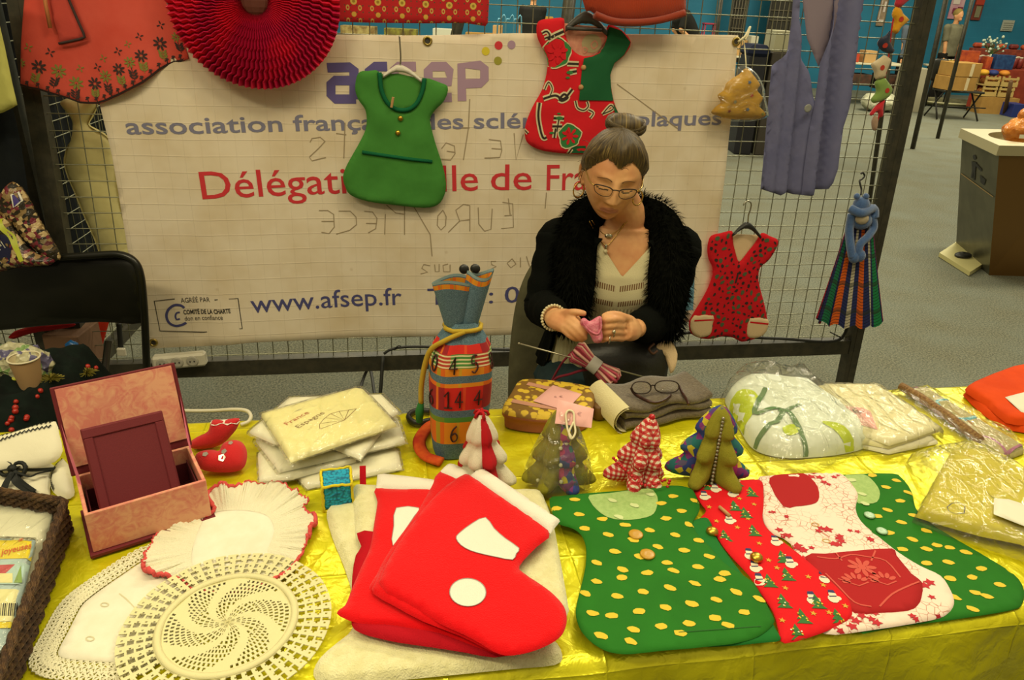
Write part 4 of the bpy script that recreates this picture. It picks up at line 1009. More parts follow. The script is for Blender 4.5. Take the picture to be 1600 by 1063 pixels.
# ---------------------------------------------------------------- felt christmas stockings in a pile
FLEECE = [(420, .9, .002), (140, .5, .003), (28, .4, .006)]
creamf = M('cream_fleece_fabric', 'e4dfae', .97, bump=FLEECE, sheen=.5, spec=.1, col2='d8d29c', ns=60); rfelt = M('bright_red_felt', 'd8060f', .95, bump=FELT, sheen=.2, spec=.1); rfelt2 = M('deep_red_felt', 'b01420', .95, bump=FELT, spec=.1); wfel = M('white_felt', 'e6e0d0', .95, bump=FELT, spec=.1)
Z4 = lambda x, y: (480 + x / 3.1, 720 + y / 3.1)
def z4(pts, z): return TBz(z).pp([Z4(*p) for p in pts])
fr = TBz(.742)
d = thing('christmas_stocking', fr.hit(560, 1010), 'cream fleece Christmas stocking lowest in the pile, its toe at the table front', 'stocking')
b = MB(); b.pad(sm(z4([(95, 245), (160, 225), (260, 215), (560, 230), (700, 300), (760, 500), (860, 700), (1000, 800), (1180, 860), (1235, 940), (1200, 990), (1000, 1010), (700, 1040), (420, 1068), (220, 1092), (90, 1092), (30, 1040), (60, 960), (140, 890), (215, 820), (230, 700), (180, 520), (120, 370)], .742), 3), fr, 0, .014, .02, .014, wr=.004, ws=26); b.build('body', creamf, d)
fr = TBz(.756)
d = thing('christmas_stocking', fr.hit(850, 870), 'cream fleece stocking under the red ones, its edge showing at their right', 'stocking')
b = MB(); b.pad(sm(z4([(222, 145), (245, 125), (330, 128), (600, 140), (900, 150), (1110, 148), (1150, 190), (1190, 300), (1225, 480), (1262, 690), (1262, 740), (1200, 800), (900, 780), (500, 640), (260, 420), (228, 260)], .756), 3), fr, 0, .012, .018, .014, wr=.004, ws=26); b.build('body', creamf, d)
b = MB(); b.box(fr.hit(567, 748, .012), (.012, .004, .05), 0, Matrix.Rotation(TYW, 3, 'Z') @ Matrix.Rotation(-.9, 3, 'X')); b.build('hanging_loop', rfelt2, d)
def stocking(z, out, cuff, label, mat=None, cm=None, decs=(), smooth=3, th=.006):
    fr = TBz(z); A = z4(out, z); cx = sum(p[0] for p in A) / len(A); cy = sum(p[1] for p in A) / len(A)
    d = thing('christmas_stocking', fr.w((cx, cy)), label, 'stocking')
    b = MB(); hf = b.pad(sm(A, smooth), fr, 0, th, .009, .014, wr=.0015, ws=14)
    for pts in decs: b.decal(sm(z4(pts, z + th), 2), fr, hf, 1, .0009, .02); b.stroke(sm(z4(pts, z + th), 2), .0012, fr, hf, 2, .0014, closed=True)
    b.build('body', [mat or rfelt, wfel, M('grey_stitch', '9a8f88', .9)], d)
    if cuff: b = MB(); b.pad(resamp(z4(cuff, z + .003), .03), fr, .002, th + .002, .008, .014, wr=.0015, ws=20); b.build('cuff', cm or wfel, d)
stocking(.768, [(240, 352), (330, 345), (420, 380), (520, 600), (700, 760), (905, 880), (1000, 930), (905, 955), (760, 930), (600, 905), (440, 882), (330, 858), (250, 832), (215, 795), (214, 700), (218, 560), (235, 460), (262, 415)], None, 'dark red felt stocking peeping out beneath the bright red ones', rfelt2, smooth=2)
stocking(.774, [(330, 138), (450, 142), (620, 150), (760, 400), (900, 800), (960, 945), (850, 915), (650, 840), (500, 812), (400, 798), (300, 795), (215, 780), (143, 740), (185, 700), (215, 625), (260, 520), (305, 420), (325, 300), (340, 200)], [(332, 140), (340, 66), (480, 80), (640, 102), (650, 150)], 'bright red stocking with white patch at the left, its heel pointing at the doilies',
         decs=([(432, 231), (540, 231), (520, 270), (415, 415), (420, 320)],))
stocking(.780, [(640, 58), (745, 100), (900, 240), (960, 500), (1040, 800), (900, 900), (800, 862), (640, 800), (480, 720), (360, 660), (300, 625), (330, 560), (410, 420), (520, 270), (590, 150)], [(638, 58), (690, 12), (800, 62), (750, 106)], 'second red stocking, its white cuff just behind the top one')
stocking(.786, [(700, 560), (820, 700), (960, 860), (1000, 930), (930, 940), (850, 905), (740, 850), (560, 780), (420, 705), (320, 645), (330, 590), (420, 470)], None, 'third red stocking, only its lower edge showing under the top one', smooth=2)
stocking(.792, [(790, 75), (900, 150), (1030, 235), (1175, 348), (1110, 420), (1028, 512), (1060, 555), (1140, 608), (1200, 655), (1245, 710), (1258, 770), (1245, 825), (1218, 862), (1165, 895), (1100, 922), (1030, 940), (960, 945), (900, 925), (840, 888), (760, 845), (640, 790), (500, 700), (430, 665), (380, 640), (350, 600), (352, 575), (400, 470), (520, 290), (640, 150), (740, 80)], [(788, 78), (838, 33), (1225, 292), (1178, 352)], 'bright red felt stocking on top of the pile with white heart patch and round dot',
         decs=([(864, 276), (905, 330), (960, 380), (1026, 428), (1012, 455), (995, 484), (920, 470), (850, 454), (790, 437), (745, 412), (722, 380), (735, 355), (800, 305)], [(778 + 88 * math.cos(i * math.pi / 8), 640 + 68 * math.sin(i * math.pi / 8)) for i in range(16)]))

# ---------------------------------------------------------------- crocheted cube
fr = TBz(.742); P0, P1 = V(fr.hit(506, 799)), V(fr.hit(553, 793)); e1 = (P1 - P0); e1.z = 0; L = .054; e1 = e1.normalized(); e2 = V((-e1.y, e1.x, 0)); e3 = V((0, 0, 1))
ce = P0 + e1 * L / 2 + e2 * L / 2 + e3 * L / 2
d = thing('crochet_cube', P0 + (e1 + e2) * L / 2, 'small turquoise crocheted cube with yellow edging beside the napkin stack', 'cube')
def f_croc(t, co):
    v = t.voro(co, 170); t.bump(v, 1., .004); t.col(t.mix(t.step(v, .45, .75), lin('1ba0c4'), lin('0e6a8c')))
croc = M('turquoise_crochet', '1590b4', .9, fn=f_croc)
mc = Matrix((e1, e2, e3)).transposed(); b = MB(); b.box(ce, (L, L, L), 0, mc, .004); b.build('crochet_body', croc, d)
yyarn = M('yellow_yarn', 'd6c41c', .9, bump=[(700, .6, .001)])
cs = [ce + mc @ (V((a, q, z)) * (L / 2)) for z in (-1, 1) for q in (-1, 1) for a in (-1, 1)]
b = MB()
for i, j in ((0, 1), (2, 3), (4, 5), (6, 7), (0, 2), (1, 3), (4, 6), (5, 7), (0, 4), (1, 5), (2, 6), (3, 7)):
    A, B = cs[i], cs[j]; b.tube([A.lerp(B, k / 9) + V((rnd.uniform(-1, 1), rnd.uniform(-1, 1), rnd.uniform(-1, 1))) * .0012 for k in range(10)], .0028, 6)
b.build('yarn_edging', yyarn, d)

# ---------------------------------------------------------------- stack of wrapped napkins
napc = cloth('cream_napkin', 'e3dca0', rough=.8); napw = cloth('white_napkin', 'e6e2cc', rough=.8)
wrap = film('napkin_wrap', gloss=.12, haze=.05, rough=.15)
rib = M('brown_embroidery_thread', '8a6a3c', .9); redth = M('rust_thread', 'b8603a', .9)
NAP = [(.7425, [(459, 742), (477, 760), (632, 728), (626, 700), (560, 660), (470, 690)], 'lowest wrapped white napkin, its corner pointing to the blue cube'),
       (.7545, [(399, 706), (401, 748), (452, 745), (560, 716), (560, 670), (440, 670)], 'wrapped white napkin second from the bottom of the stack, jutting out at the lower left'),
       (.7665, [(393, 684), (432, 735), (638, 687), (626, 650), (560, 625)], 'wrapped white napkin third from the bottom, reaching farthest to the right'),
       (.7785, [(480, 660), (505, 692), (564, 714), (587, 685), (620, 640), (560, 615)], 'wrapped white napkin turned askew in mid stack, its point over the red loop'),
       (.7905, [(384, 672), (425, 690), (560, 680), (628, 640), (600, 612), (450, 617), (432, 632)], 'wrapped white napkin second from the top of the stack, showing at the left and back'),
       (.8025, [(403, 643), (451, 719), (624, 660), (565, 599)], 'top napkin of the wrapped stack, cream with stitched fan and lettering')]
for i, (z, q, lab) in enumerate(NAP):
    zt = z + .0115; fr = TBz(zt); A = fr.pp(q); cx = sum(p[0] for p in A) / len(A); cy = sum(p[1] for p in A) / len(A)
    top = i == 5
    d = thing('napkin_pack', (cx, cy, z), lab, 'napkin', 'wrapped napkins stacked on the table')
    fb = TBz(z); b = MB(); A2 = [(cx + (x - cx) * .96, cy + (y - cy) * .96) for x, y in A]
    hf = b.pad(resamp(A2, .05), fb, .0008, .0095, .005, .014, wr=.0005, ws=20)
    if top:
        for p in ([(500, 671), (499, 664), (506, 655), (516, 647), (530, 643), (545, 641), (557, 639)], [(500, 671), (538, 657), (557, 639)], [(502, 662), (538, 657), (508, 653)], [(517, 647), (538, 657), (530, 643)], [(545, 641), (538, 657)]):
            b.stroke(fr.pp(p, -.001), .0012, fb, hf, 1, .0006)
        b.text('France', fb, fr.at(449, 664), fr.at(484, 645), .018, hf, 2, 0, .0006); b.text('Espagne', fb, fr.at(467, 669), fr.at(508, 645), .018, hf, 1, 0, .0006)
    b.build('napkin', [napc if top else napw, rib, redth], d)
    b = MB(); b.pad(resamp(A, .05), fb, .0004, .0117, .006, .012, wr=.0006, ws=30, seed=i * 3.); b.build('clear_sleeve', wrap, d)

# ---------------------------------------------------------------- small red felt boot and mitten
fr = TBz(.742)
d = thing('felt_boot', fr.hit(335, 695), 'small red felt boot with scalloped white cuff by the pink box', 'felt boot')
rf3 = M('red_felt_craft', 'c4181c', .95, bump=FELT, sheen=.2)
b = MB(); fu = Fr(fr.hit(340, 702), tex, V((0, .55, 1)));
hb = b.pad(sm(fu.pp([(297, 700), (298, 690), (310, 682), (325, 674), (331, 657), (350, 656), (374, 654), (371, 668), (362, 680), (350, 692), (335, 699), (315, 702)]), 3), fu, .0, .018, .02, .009, two=True)
b.decal(sm(fu.pp([(331, 657), (375, 655), (372, 663), (364, 661), (358, 664), (350, 661), (342, 664), (332, 664)]), 2), fu, hb, 1, .0012); b.build('boot', [rf3, wfel], d)
b = MB(); hm = 0
d2 = thing('felt_heart', fr.hit(350, 738), 'plump red felt heart-like cushion with silver studs in front of the little boot', 'felt cushion')
fv = Fr(fr.hit(346, 742), tex, V((0, .8, .6)))
hh = b.pad(sm(fv.pp([(307, 716), (318, 708), (335, 706), (344, 708), (350, 697), (365, 691), (379, 694), (387, 706), (387, 724), (380, 736), (365, 741), (340, 741), (320, 738), (310, 730)]), 3), fv, .012, .024, .035, .009, two=True)
for x, y, r in ((349, 719, .008), (323, 713, .006), (352, 709, .006), (362, 695, .005)): b.disc(fv.at(x, y, .02), r, fv, hh, 1, .0012, 5)
b.build('cushion', [rf3, M('silver_stud', 'c0b8a8', .3, .8)], d2)
wc = M('white_cable', 'cfc9b0', .5)
b = MB(); b.tube(sm([V(onz(255, 650, .70)) + V((0, .03, 0)), onz(290, 642, .72), onz(330, 642, .735), onz(365, 640, .752), onz(385, 642, .757), onz(392, 650, .752), onz(388, 659, .748), onz(376, 664, .747)], 6, False), .0042, 8); b.build('cable', wc, label='white cable looping over the back edge of the table', cat='cable')
# ---------------------------------------------------------------- open keepsake box with a frame standing in it
def f_marble(t, co):
    n = t.noise(co, 38, 4, .6, 2.2); n2 = t.noise(co, 14, 2)
    t.col(t.mix(t.step(t.math('MULTIPLY_ADD', n2, .4, t.math('MULTIPLY', n, .6)), .42, .58), lin('cf7a68'), lin('dba07c')))
marb = M('marbled_pink_paper', 'd08070', .6, fn=f_marble); burg = M('burgundy_book_cloth', '66101a', .7, bump=[(600, .3, .0008)]); burgd = M('burgundy_lining', '5a1018', .75); pinkr = cloth('pink_ribbon', 'd8708a', rough=.5)
FL, FRt = V((-.684, .951, 0)), V((-.528, 1.060, 0)); ux = (FRt - FL).normalized(); uy = V((-ux.y, ux.x, 0)); wid = (FRt - FL).length; dep = .128; hb_ = .078; th_ = .006
RB = Matrix((ux, uy, V((0, 0, 1)))).transposed()
def bx(x, y, z): return FL + ux * x + uy * y + V((0, 0, TZ + .003 + z))
d = thing('keepsake_box', bx(wid / 2, dep / 2, 0), 'open burgundy box lined with marbled pink paper, lid up, beside the felt boot', 'box')
b = MB(); b.box(bx(wid / 2, dep / 2, .004), (wid + .012, dep + .012, .007), 0, RB, .001); b.build('base_board', burg, d)
b = MB()
b.box(bx(wid / 2, th_ / 2, hb_ / 2 + .008), (wid, th_, hb_), 0, RB, .001); b.box(bx(wid / 2, dep - th_ / 2, hb_ / 2 + .008), (wid, th_, hb_), 0, RB, .001)
for x in (th_ / 2, wid - th_ / 2): b.box(bx(x, dep / 2, hb_ / 2 + .008), (th_, dep - 2 * th_, hb_), 0, RB, .001)
b.build('walls', marb, d)
b = MB(); b.box(bx(wid / 2, dep / 2, .010), (wid - 2 * th_, dep - 2 * th_, .003), 0, RB); b.box(bx(.0075 + th_ / 2, dep / 2, .040), (.002, dep - .02, .045), 0, RB); b.box(bx(wid - .0075 - th_ / 2, dep / 2, .040), (.002, dep - .02, .045), 0, RB); b.box(bx(wid / 2, dep - .008, .035), (wid - .02, .002, .04), 0, RB); b.build('lining', burgd, d)
hz = hb_ + .010; l0 = bx(-.004, dep + .004, hz - .006); r0_ = bx(wid + .004, dep + .004, hz - .006); l1 = V((-.800, 1.103, .977)); r1_ = V((-.628, 1.203, .981))
lx = (r0_ - l0).normalized(); ly = ((l1 + r1_) / 2 - (l0 + r0_) / 2); lh = ly.length; FLD = Fr(l0, lx, ly); lw = (r0_ - l0).length; RL = Matrix((FLD.ex, FLD.ey, FLD.en)).transposed()
b = MB(); b.box(FLD.w((lw / 2, lh / 2), -.004), (lw + .004, lh, .006), 0, RL, .0015); b.build('lid', burg, d)
b = MB(); b.box(FLD.w((lw / 2, lh / 2 + .006), .0005), (lw - .010, lh - .020, .002), 0, RL); b.build('lid_lining', marb, d)
b = MB(); b.sheet([[FLD.w((lw - .001, lh * .62), .001), FLD.w((lw - .001, lh * .30), .001)], [bx(wid - .004, dep * .90, hb_ + .03), bx(wid - .004, dep * .55, hb_ - .02)]]); b.build('lid_ribbon', pinkr, d)
b = MB(); b.sheet([[FLD.w((.002, lh * .60), .001), FLD.w((.002, lh * .28), .001)], [bx(.006, dep * .80, hb_ + .02), bx(.006, dep * .45, hb_ - .03)]]); b.build('lid_ribbon', pinkr, d)
# frame leaning in the box
fA, fB = bx(.026, .022, .016), bx(.150, .022, .016); fx = (fB - fA).normalized()
tl_ = ray(124, 674); k_ = None
tgt = bx(.02, dep - .012, .0); pn = uy
tpt = CAM + tl_ * ((tgt - CAM).dot(pn) / tl_.dot(pn))
trt = ray(250, 640); tpr = CAM + trt * ((tgt - CAM).dot(pn) / trt.dot(pn))
ff = Fr(fA, fx, (tpt + tpr) / 2 - (fA + fB) / 2); fh = ((tpt + tpr) / 2 - (fA + fB) / 2).length; fw_ = (fB - fA).length; RFm = Matrix((ff.ex, ff.ey, ff.en)).transposed()
d = thing('photo_frame', (fA + fB) / 2, 'flat burgundy cloth frame leaning inside the open pink box', 'frame')
b = MB(); b.box(ff.w((fw_ / 2, fh / 2), .004), (fw_ + .006, fh, .008), 0, RFm, .0015); b.build('board', burg, d)
b = MB()
for cx_, cy_, sx, sy_ in ((fw_ / 2, .010, fw_ + .004, .016), (fw_ / 2, fh - .010, fw_ + .004, .016), (.006, fh / 2, .014, fh - .036), (fw_ - .006, fh / 2, .014, fh - .036)): b.box(ff.w((cx_, cy_), .009), (sx, sy_, .004), 0, RFm, .0012)
b.build('border', burg, d)

# ---------------------------------------------------------------- doilies
lacew = M('white_lace_thread', 'ded9b8', .95, bump=[(700, .5, .001)]); linen = cloth('white_linen', 'e3dfca', 'ddd8c0', ns=30); pinkth = M('coral_crochet_thread', 'd2504c', .95, bump=[(600, .6, .001)]); ecru = M('ecru_crochet', 'd9d3a0', .95, bump=[(900, .5, .001)])
fr = TBz(.7425)
ZD = lambda x, y: (60 + x / 3.291, 740 + y / 3.291)
d = thing('lace_handkerchief', fr.hit(150, 960), 'white linen handkerchief with a flower lace border at the front left', 'handkerchief')
edge_ = [ZD(*p) for p in ((100, 930), (112, 890), (150, 820), (190, 740), (225, 680), (270, 640), (345, 585), (440, 520), (540, 455), (640, 430), (760, 560), (700, 760), (560, 900), (480, 960), (380, 972), (250, 965), (130, 952))]
A = fr.pp(edge_); b = MB(); hf = b.pad(sm(A, 3), fr, 0, .003, .004, .014, wr=.0012, ws=18)
for x, y in ((343, 683), (268, 860)):
    c = fr.at(*ZD(x, y)); b.stroke([(c[0] + .006 * math.cos(g) - .002 * math.sin(g), c[1] + .004 * math.sin(g)) for g in [i * .7 for i in range(9)]], .0018, fr, hf, 1, .0008, closed=True)
b.stroke([fr.at(*ZD(352, 575)), fr.at(*ZD(450, 650)), fr.at(*ZD(535, 740))], .002, fr, hf, 1, .0006)
b.build('cloth', [linen, M('soft_crease', 'c8c29c', .95)], d)
b = MB(); bord = resamp(sm(A[:14] if False else A, 4), .021)
ce = V((sum(p[0] for p in A) / len(A), sum(p[1] for p in A) / len(A)))
for i, p in enumerate(bord):
    n = V(bord[(i + 1) % len(bord)]) - V(bord[i - 1]); n = V((n.y, -n.x)).normalized()
    if (V(p) + n * .01 - ce).length < (V(p) - ce).length: n = -n
    for off_, rr in ((.011, .0085), (.026, .0085)):
        c = V(p) + n * off_ + (V(bord[(i + 1) % len(bord)]) - V(p)) * (.5 if off_ > .02 else 0)
        b.tube([fr.w((c.x + rr * (1 + .18 * math.cos(5 * g)) * math.cos(g), c.y + rr * (1 + .18 * math.cos(5 * g)) * math.sin(g)), .0015) for g in [k * math.pi / 8 for k in range(16)]], .0013, 4, closed=True)
        for k in range(5):
            g = k * 1.2566; b.tube([fr.w(c, .0015), fr.w((c.x + rr * math.cos(g), c.y + rr * math.sin(g)), .0015)], .0011, 4, cap=False)
b.build('lace_border', lacew, d)

fr2 = TBz(.7475); fr3 = TBz(.7530); c3 = V(fr3.at(356, 974)); R3 = .152
d = thing('ruffled_doily', fr2.hit(360, 840), 'white doily with a ruffled frill edged in coral thread', 'doily')
cen = [ZD(*p) for p in ((830, 260), (860, 210), (960, 190), (1080, 190), (1190, 220), (1225, 300), (1190, 400), (1180, 480), (1050, 520), (900, 520), (790, 500), (780, 400))]
out_ = [ZD(*p) for p in ((640, 285), (760, 240), (850, 235), (905, 195), (890, 95), (1000, 80), (1055, 55), (1140, 60), (1245, 58), (1310, 100), (1385, 145), (1370, 190), (1425, 240), (1400, 310), (1370, 390), (1345, 440), (1300, 490), (1240, 540), (1000, 620), (800, 600), (730, 548), (650, 540), (560, 520), (548, 460), (570, 390), (610, 330))]
fpoly = sm(fr2.pp(cen), 3); cc2 = V((sum(p[0] for p in fpoly) / len(fpoly), sum(p[1] for p in fpoly) / len(fpoly)))
b = MB(); b.pad(fpoly, fr2, 0, .003, .01, .012, wr=.002, ws=20); b.build('linen_centre', linen, d)
op = fr2.pp(out_)
def polar(poly, g):
    """distance from the centre to the outline along g"""
    dx, dy = math.cos(g), math.sin(g); best = 0
    for i in range(len(poly)):
        a = V(poly[i]) - cc2; q = V(poly[(i + 1) % len(poly)]) - cc2; e = q - a; den = dx * e.y - dy * e.x
        if abs(den) < 1e-12: continue
        t = (a.x * e.y - a.y * e.x) / den; u = (a.x * dy - a.y * dx) / den
        if t > 0 and 0 <= u <= 1: best = max(best, t)
    return best
NF = 420; grid = [[] for _ in range(9)]
osm = sm(op, 3)
for j in range(NF):
    g = 2 * math.pi * j / NF; r0 = polar(fpoly, g) * .95; r1 = polar(osm, g)
    for i in range(9):
        f = i / 8; r = r0 + (r1 - r0) * f
        z = .0015 + .012 * f * (.55 + .45 * math.sin(g * 26 + 2 * math.sin(g * 5))) * (.6 + .4 * math.sin(g * 7)) + .0022 * f * math.sin(g * 120 + 3 * f)
        gg = g + .03 * f * math.sin(g * 26 + 1)
        wx, wy = cc2.x + r * math.cos(gg), cc2.y + r * math.sin(gg)
        if math.hypot(wx - c3.x, wy - c3.y) < R3 * 1.04: z *= .25
        grid[i].append(fr2.w((wx, wy), max(.001, z)))
fr_m = M('white_frill_thread', 'ded9bc', .95, bump=[(500, .8, .002)])
b = MB(); b.sheet(grid, 0, closed_u=True, thick=.0012); b.build('frill', fr_m, d)
b = MB(); e_ = [grid[8][j] for j in range(NF)]
b.tube([p + V((rnd.uniform(-1, 1), rnd.uniform(-1, 1), rnd.uniform(0, 1.5))) * .0014 for p in e_], [.0028 * (.35 + .9 * max(0, math.sin(j / NF * 2 * math.pi * 3.5 + .5)) + .25) for j in range(NF)], 5, closed=True)
b.build('coral_edging', pinkth, d)

fr3 = TBz(.7530); c3 = V(fr3.at(356, 974)); R3 = .152
d = thing('round_doily', fr3.w(c3), 'round ecru crocheted doily with swirling spokes at the table front', 'doily')
NA = 288; rings = [0.0]
zones = []                      # (inner radius, outer radius, rows, style)
for r0, r1, n, stl in ((.015, .60, 34, 'swirl'), (.60, .68, 4, 'solid'), (.68, 1.0, 16, 'net')): zones.append((r0, r1, n, stl))
b = MB(); vs = []; fs = []
def dv(r, g): return fr3.w((c3.x + r * R3 * math.cos(g), c3.y + r * R3 * math.sin(g)), .0015 + .0008 * math.sin(g * 9 + r * 8))
def cell(rr0, rr1, g0, g1):
    o = len(vs); vs.extend([dv(rr0, g0), dv(rr1, g0), dv(rr1, g1), dv(rr0, g1)]); fs.append((o, o + 1, o + 2, o + 3)[::-1])
for (r0, r1, n, stl) in zones:
    for i in range(n):
        a0 = r0 + (r1 - r0) * i / n; a1 = r0 + (r1 - r0) * (i + 1) / n; am = (a0 + a1) / 2
        for j in range(NA):
            g0 = 2 * math.pi * j / NA; g1 = 2 * math.pi * (j + 1) / NA; gm = (g0 + g1) / 2
            if stl == 'solid': keep = True
            elif stl == 'net':
                keep = (i % 4 == 3) or (j % 6 < 2 + (i % 4 == 0) + (i % 4 == 2)) or (i // 4) % 2 == 1 and j % 6 in (3,)
                if i == n - 1: keep = j % 6 != 4
            else:
                arm = math.sin(6 * (gm + 2.6 * am ** .8))          # six solid curved vanes between net
                keep = arm > .45 or i % 3 == 0 or (j + (i // 3) * 2) % (4 if am > .3 else 8) < (2 if am > .3 else 4)
            if keep: cell(a0, a1, g0, g1)
for j in range(NA): 
    g0 = 2 * math.pi * j / NA; g1 = 2 * math.pi * (j + 1) / NA; cell(.0, .018, g0, g1)
b.add(vs, fs, 0); b.add([V(v) - V((0, 0, .0014)) for v in vs], [f[::-1] for f in fs], 0)
b.build('crochet_mesh', ecru, d)
b = MB(); b.tube([fr3.w((c3.x + .64 * R3 * math.cos(g), c3.y + .64 * R3 * math.sin(g)), .002) for g in [k * math.pi / 60 for k in range(120)]], .006, 6, closed=True, flat=.5); b.build('raised_ring', ecru, d)

# ---------------------------------------------------------------- wicker tray with packets of cards
def f_wick(t, co):
    x = t.xyz(t.uv); w = t.math('SINE', t.math('MULTIPLY', x[1], 420.)); w2 = t.math('SINE', t.math('MULTIPLY', x[0], 60.))
    t.bump(t.math('MULTIPLY', w, w2), .8, .004); t.col(t.mix(t.step(t.noise(co, 60, 3), .4, .6), lin('4a2f16'), lin('70502a')))
wick = M('brown_wicker', '5a3c1c', .75, fn=f_wick)
zb = TZ + .003; hB = .060
q0, q1 = onz(101, 786, zb + hB), onz(-8, 1075, zb + hB)           # right rim
q2 = onz(-40, 764, zb + hB)
d = thing('wicker_tray', V((q0.x - .08, q0.y - .12, zb)), 'brown wicker tray of wrapped greeting cards at the front left corner', 'tray')
rv = (q1 - q0); rv.z = 0; bv = (q2 - q0); bv.z = 0
def wk(f, g, z): return V((q0.x, q0.y, 0)) + rv * f + bv * g + V((0, 0, zb + z))
b = MB(); bd = MB()
for (p, q) in (((0, 0), (1.3, 0)), ((0, 0), (0, 1.5))):
    for k in range(9):
        z = .006 + k * .0062; L = [wk(p[0] + (q[0] - p[0]) * i / 60, p[1] + (q[1] - p[1]) * i / 60, z) for i in range(61)]
        dirn = (L[-1] - L[0]).normalized(); nn = V((-dirn.y, dirn.x, 0)); L = [v + nn * .003 * math.sin(i * math.pi / 2 + (k % 2) * math.pi) - nn * 0 + V((0, 0, 0)) for i, v in enumerate(L)]
        b.tube(L, .0037, 5)
    for i in range(0, 61, 2): b.tube([wk(p[0] + (q[0] - p[0]) * i / 60, p[1] + (q[1] - p[1]) * i / 60, 0), wk(p[0] + (q[0] - p[0]) * i / 60, p[1] + (q[1] - p[1]) * i / 60, hB)], .0024, 5)
b.build('woven_sides', wick, d)
b = MB()
for k in range(3):
    b.tube([wk(1.3 * (1 - i / 40), 0, hB + .003) + V((0, 0, .004 * math.sin(i * 1.1 + k * 2.1))) + V((.004 * math.cos(i * 1.1 + k * 2.1), 0, 0)) for i in range(41)] + [wk(0, 1.5 * i / 30, hB + .003) + V((0, .004 * math.cos(i * 1.1 + k * 2.1), .004 * math.sin(i * 1.1 + k * 2.1))) for i in range(1, 31)], .0042, 6)
b.build('rim', wick, d)
b = MB(); b.sheet([[wk(0, 0, .004), wk(1.3, 0, .004)], [wk(0, 1.5, .004), wk(1.3, 1.5, .004)]], thick=.003); b.build('base', wick, d)
paper = M('white_card', 'd6d4bc', .6); paley = M('pale_yellow_card', 'd8cf7c', .6)
FC = TBz(zb + .052)
def card(px4, z, mat, name_lab, decs=(), mats=(), texts=()):
    f = TBz(z); A = f.pp(px4); cx = sum(p[0] for p in A) / 4; cy = sum(p[1] for p in A) / 4
    o = thing('card_packet', f.w((cx, cy), -.01), name_lab, 'card packet'); b = MB(); hf = b.pad(resamp(A, .04), f, -.006, .006, .002, .03)
    for pts, m in decs: b.decal(f.pp(pts), f, hf, m, .0006 + .0002 * m, .010)
    for (tx, p, q, sz, m) in texts: b.text(tx, f, f.at(*p), f.at(*q), sz, hf, m, .01, .0022)
    b.build('cards', [mat] + list(mats), o)
    b = MB(); A2 = [(cx + (x - cx) * 1.04, cy + (y - cy) * 1.04) for x, y in A]; b.pad(resamp(A2, .04), f, -.0065, .0085, .004, .02, wr=.0007, ws=30); b.build('clear_sleeve', wrap, o)
card([(82, 798), (-70, 778), (-130, 1030), (34, 985)], zb + .036, paper, 'packet of white cards at the back of the wicker tray')
card([(55, 842), (-60, 838), (-90, 1010), (14, 1012)], zb + .050, M('light_blue_card', 'a8bfc4', .5), 'packet of picture cards with yellow lettered header and barcode in the tray',
     decs=(([(54, 842), (-60, 838), (-66, 876), (52, 873)], 1), ([(46, 880), (-60, 880), (-66, 914), (40, 914)], 2), ([(24, 883), (8, 898), (-40, 900), (-50, 886)], 3), ([(20, 897), (20, 912), (-40, 912), (-40, 898)], 4), ([(33, 885), (35, 912), (22, 912)], 5), ([(36, 922), (-60, 922), (-70, 975), (28, 972)], 4), ([(29, 972), (-70, 975), (-75, 984), (27, 982)], 1)) + tuple(([(2 + k * 3.1, 944), (2 + k * 3.1 + (1.8 if k % 3 else .9), 944), (k * 3.1 + (1.8 if k % 3 else .9), 964), (k * 3.1, 964)], 6) for k in range(9)),
     mats=[M('header_yellow', 'd8c414', .5), M('sky_print', 'a9c4c0', .5), M('roof_red_print', 'b8404a', .5), M('label_cream', 'd9d49c', .5), M('tree_print', '7e9a50', .5), blk, M('red_script_print', 'c05a2a', .6)],
     texts=(('joyeuses', (2, 869), (49, 858), .022, 7), ('*', (24, 852), (31, 852), .02, 7)))

# ---------------------------------------------------------------- white cloth tray laced with black ribbon
blkr = cloth('black_ribbon', '1c1f1c', rough=.5); cw = cloth('cream_white_cotton', 'ddd8bc')
fr = TBz(.745)
d = thing('cloth_bread_tray', fr.hit(50, 750), 'white cloth tray tied with black ribbons and ric-rac trim behind the wicker tray', 'bread basket')
b = MB()
def ctr(x, y, k=1.): return .028 * k
FT = Fr(fr.hit(40, 772), tex, V((-.05, .80, .55)))
hb1 = b.pad(sm(FT.pp([(-30, 700), (-10, 684), (20, 676), (45, 668), (70, 661), (87, 659), (93, 680), (98, 705), (86, 722), (60, 730), (25, 733), (-30, 735)]), 2), FT, 0, .008, .012, .014, wr=.004, ws=16)
b.build('back_flap', cw, d)
b = MB(); q = FT.pp([(-20, 692), (0, 683), (20, 677), (40, 670), (60, 665), (84, 660)]); q = resamp(q, .004, False)
for dz in (.0, .012): b.stroke([(x, y - dz + (.0025 if i % 2 else -.0025)) for i, (x, y) in enumerate(q)], .0035, FT, hb1, 0, .002)
b.build('ric_rac_trim', blkr, d)
b = MB(); hb2 = b.pad(sm(fr.pp([(-40, 738), (25, 733), (60, 731), (85, 728), (82, 745), (78, 765), (78, 775), (60, 782), (20, 784), (-40, 786)]), 2), fr, 0, .012, .014, .014, wr=.003, ws=16); b.build('front_flap', cw, d)
b = MB(); hb3 = b.pad(sm(fr.pp([(84, 770), (79, 757), (82, 740), (92, 728), (103, 722), (110, 735), (115, 760), (116, 775), (100, 781)]), 2), fr, 0, .016, .014, .014, wr=.003, ws=16)
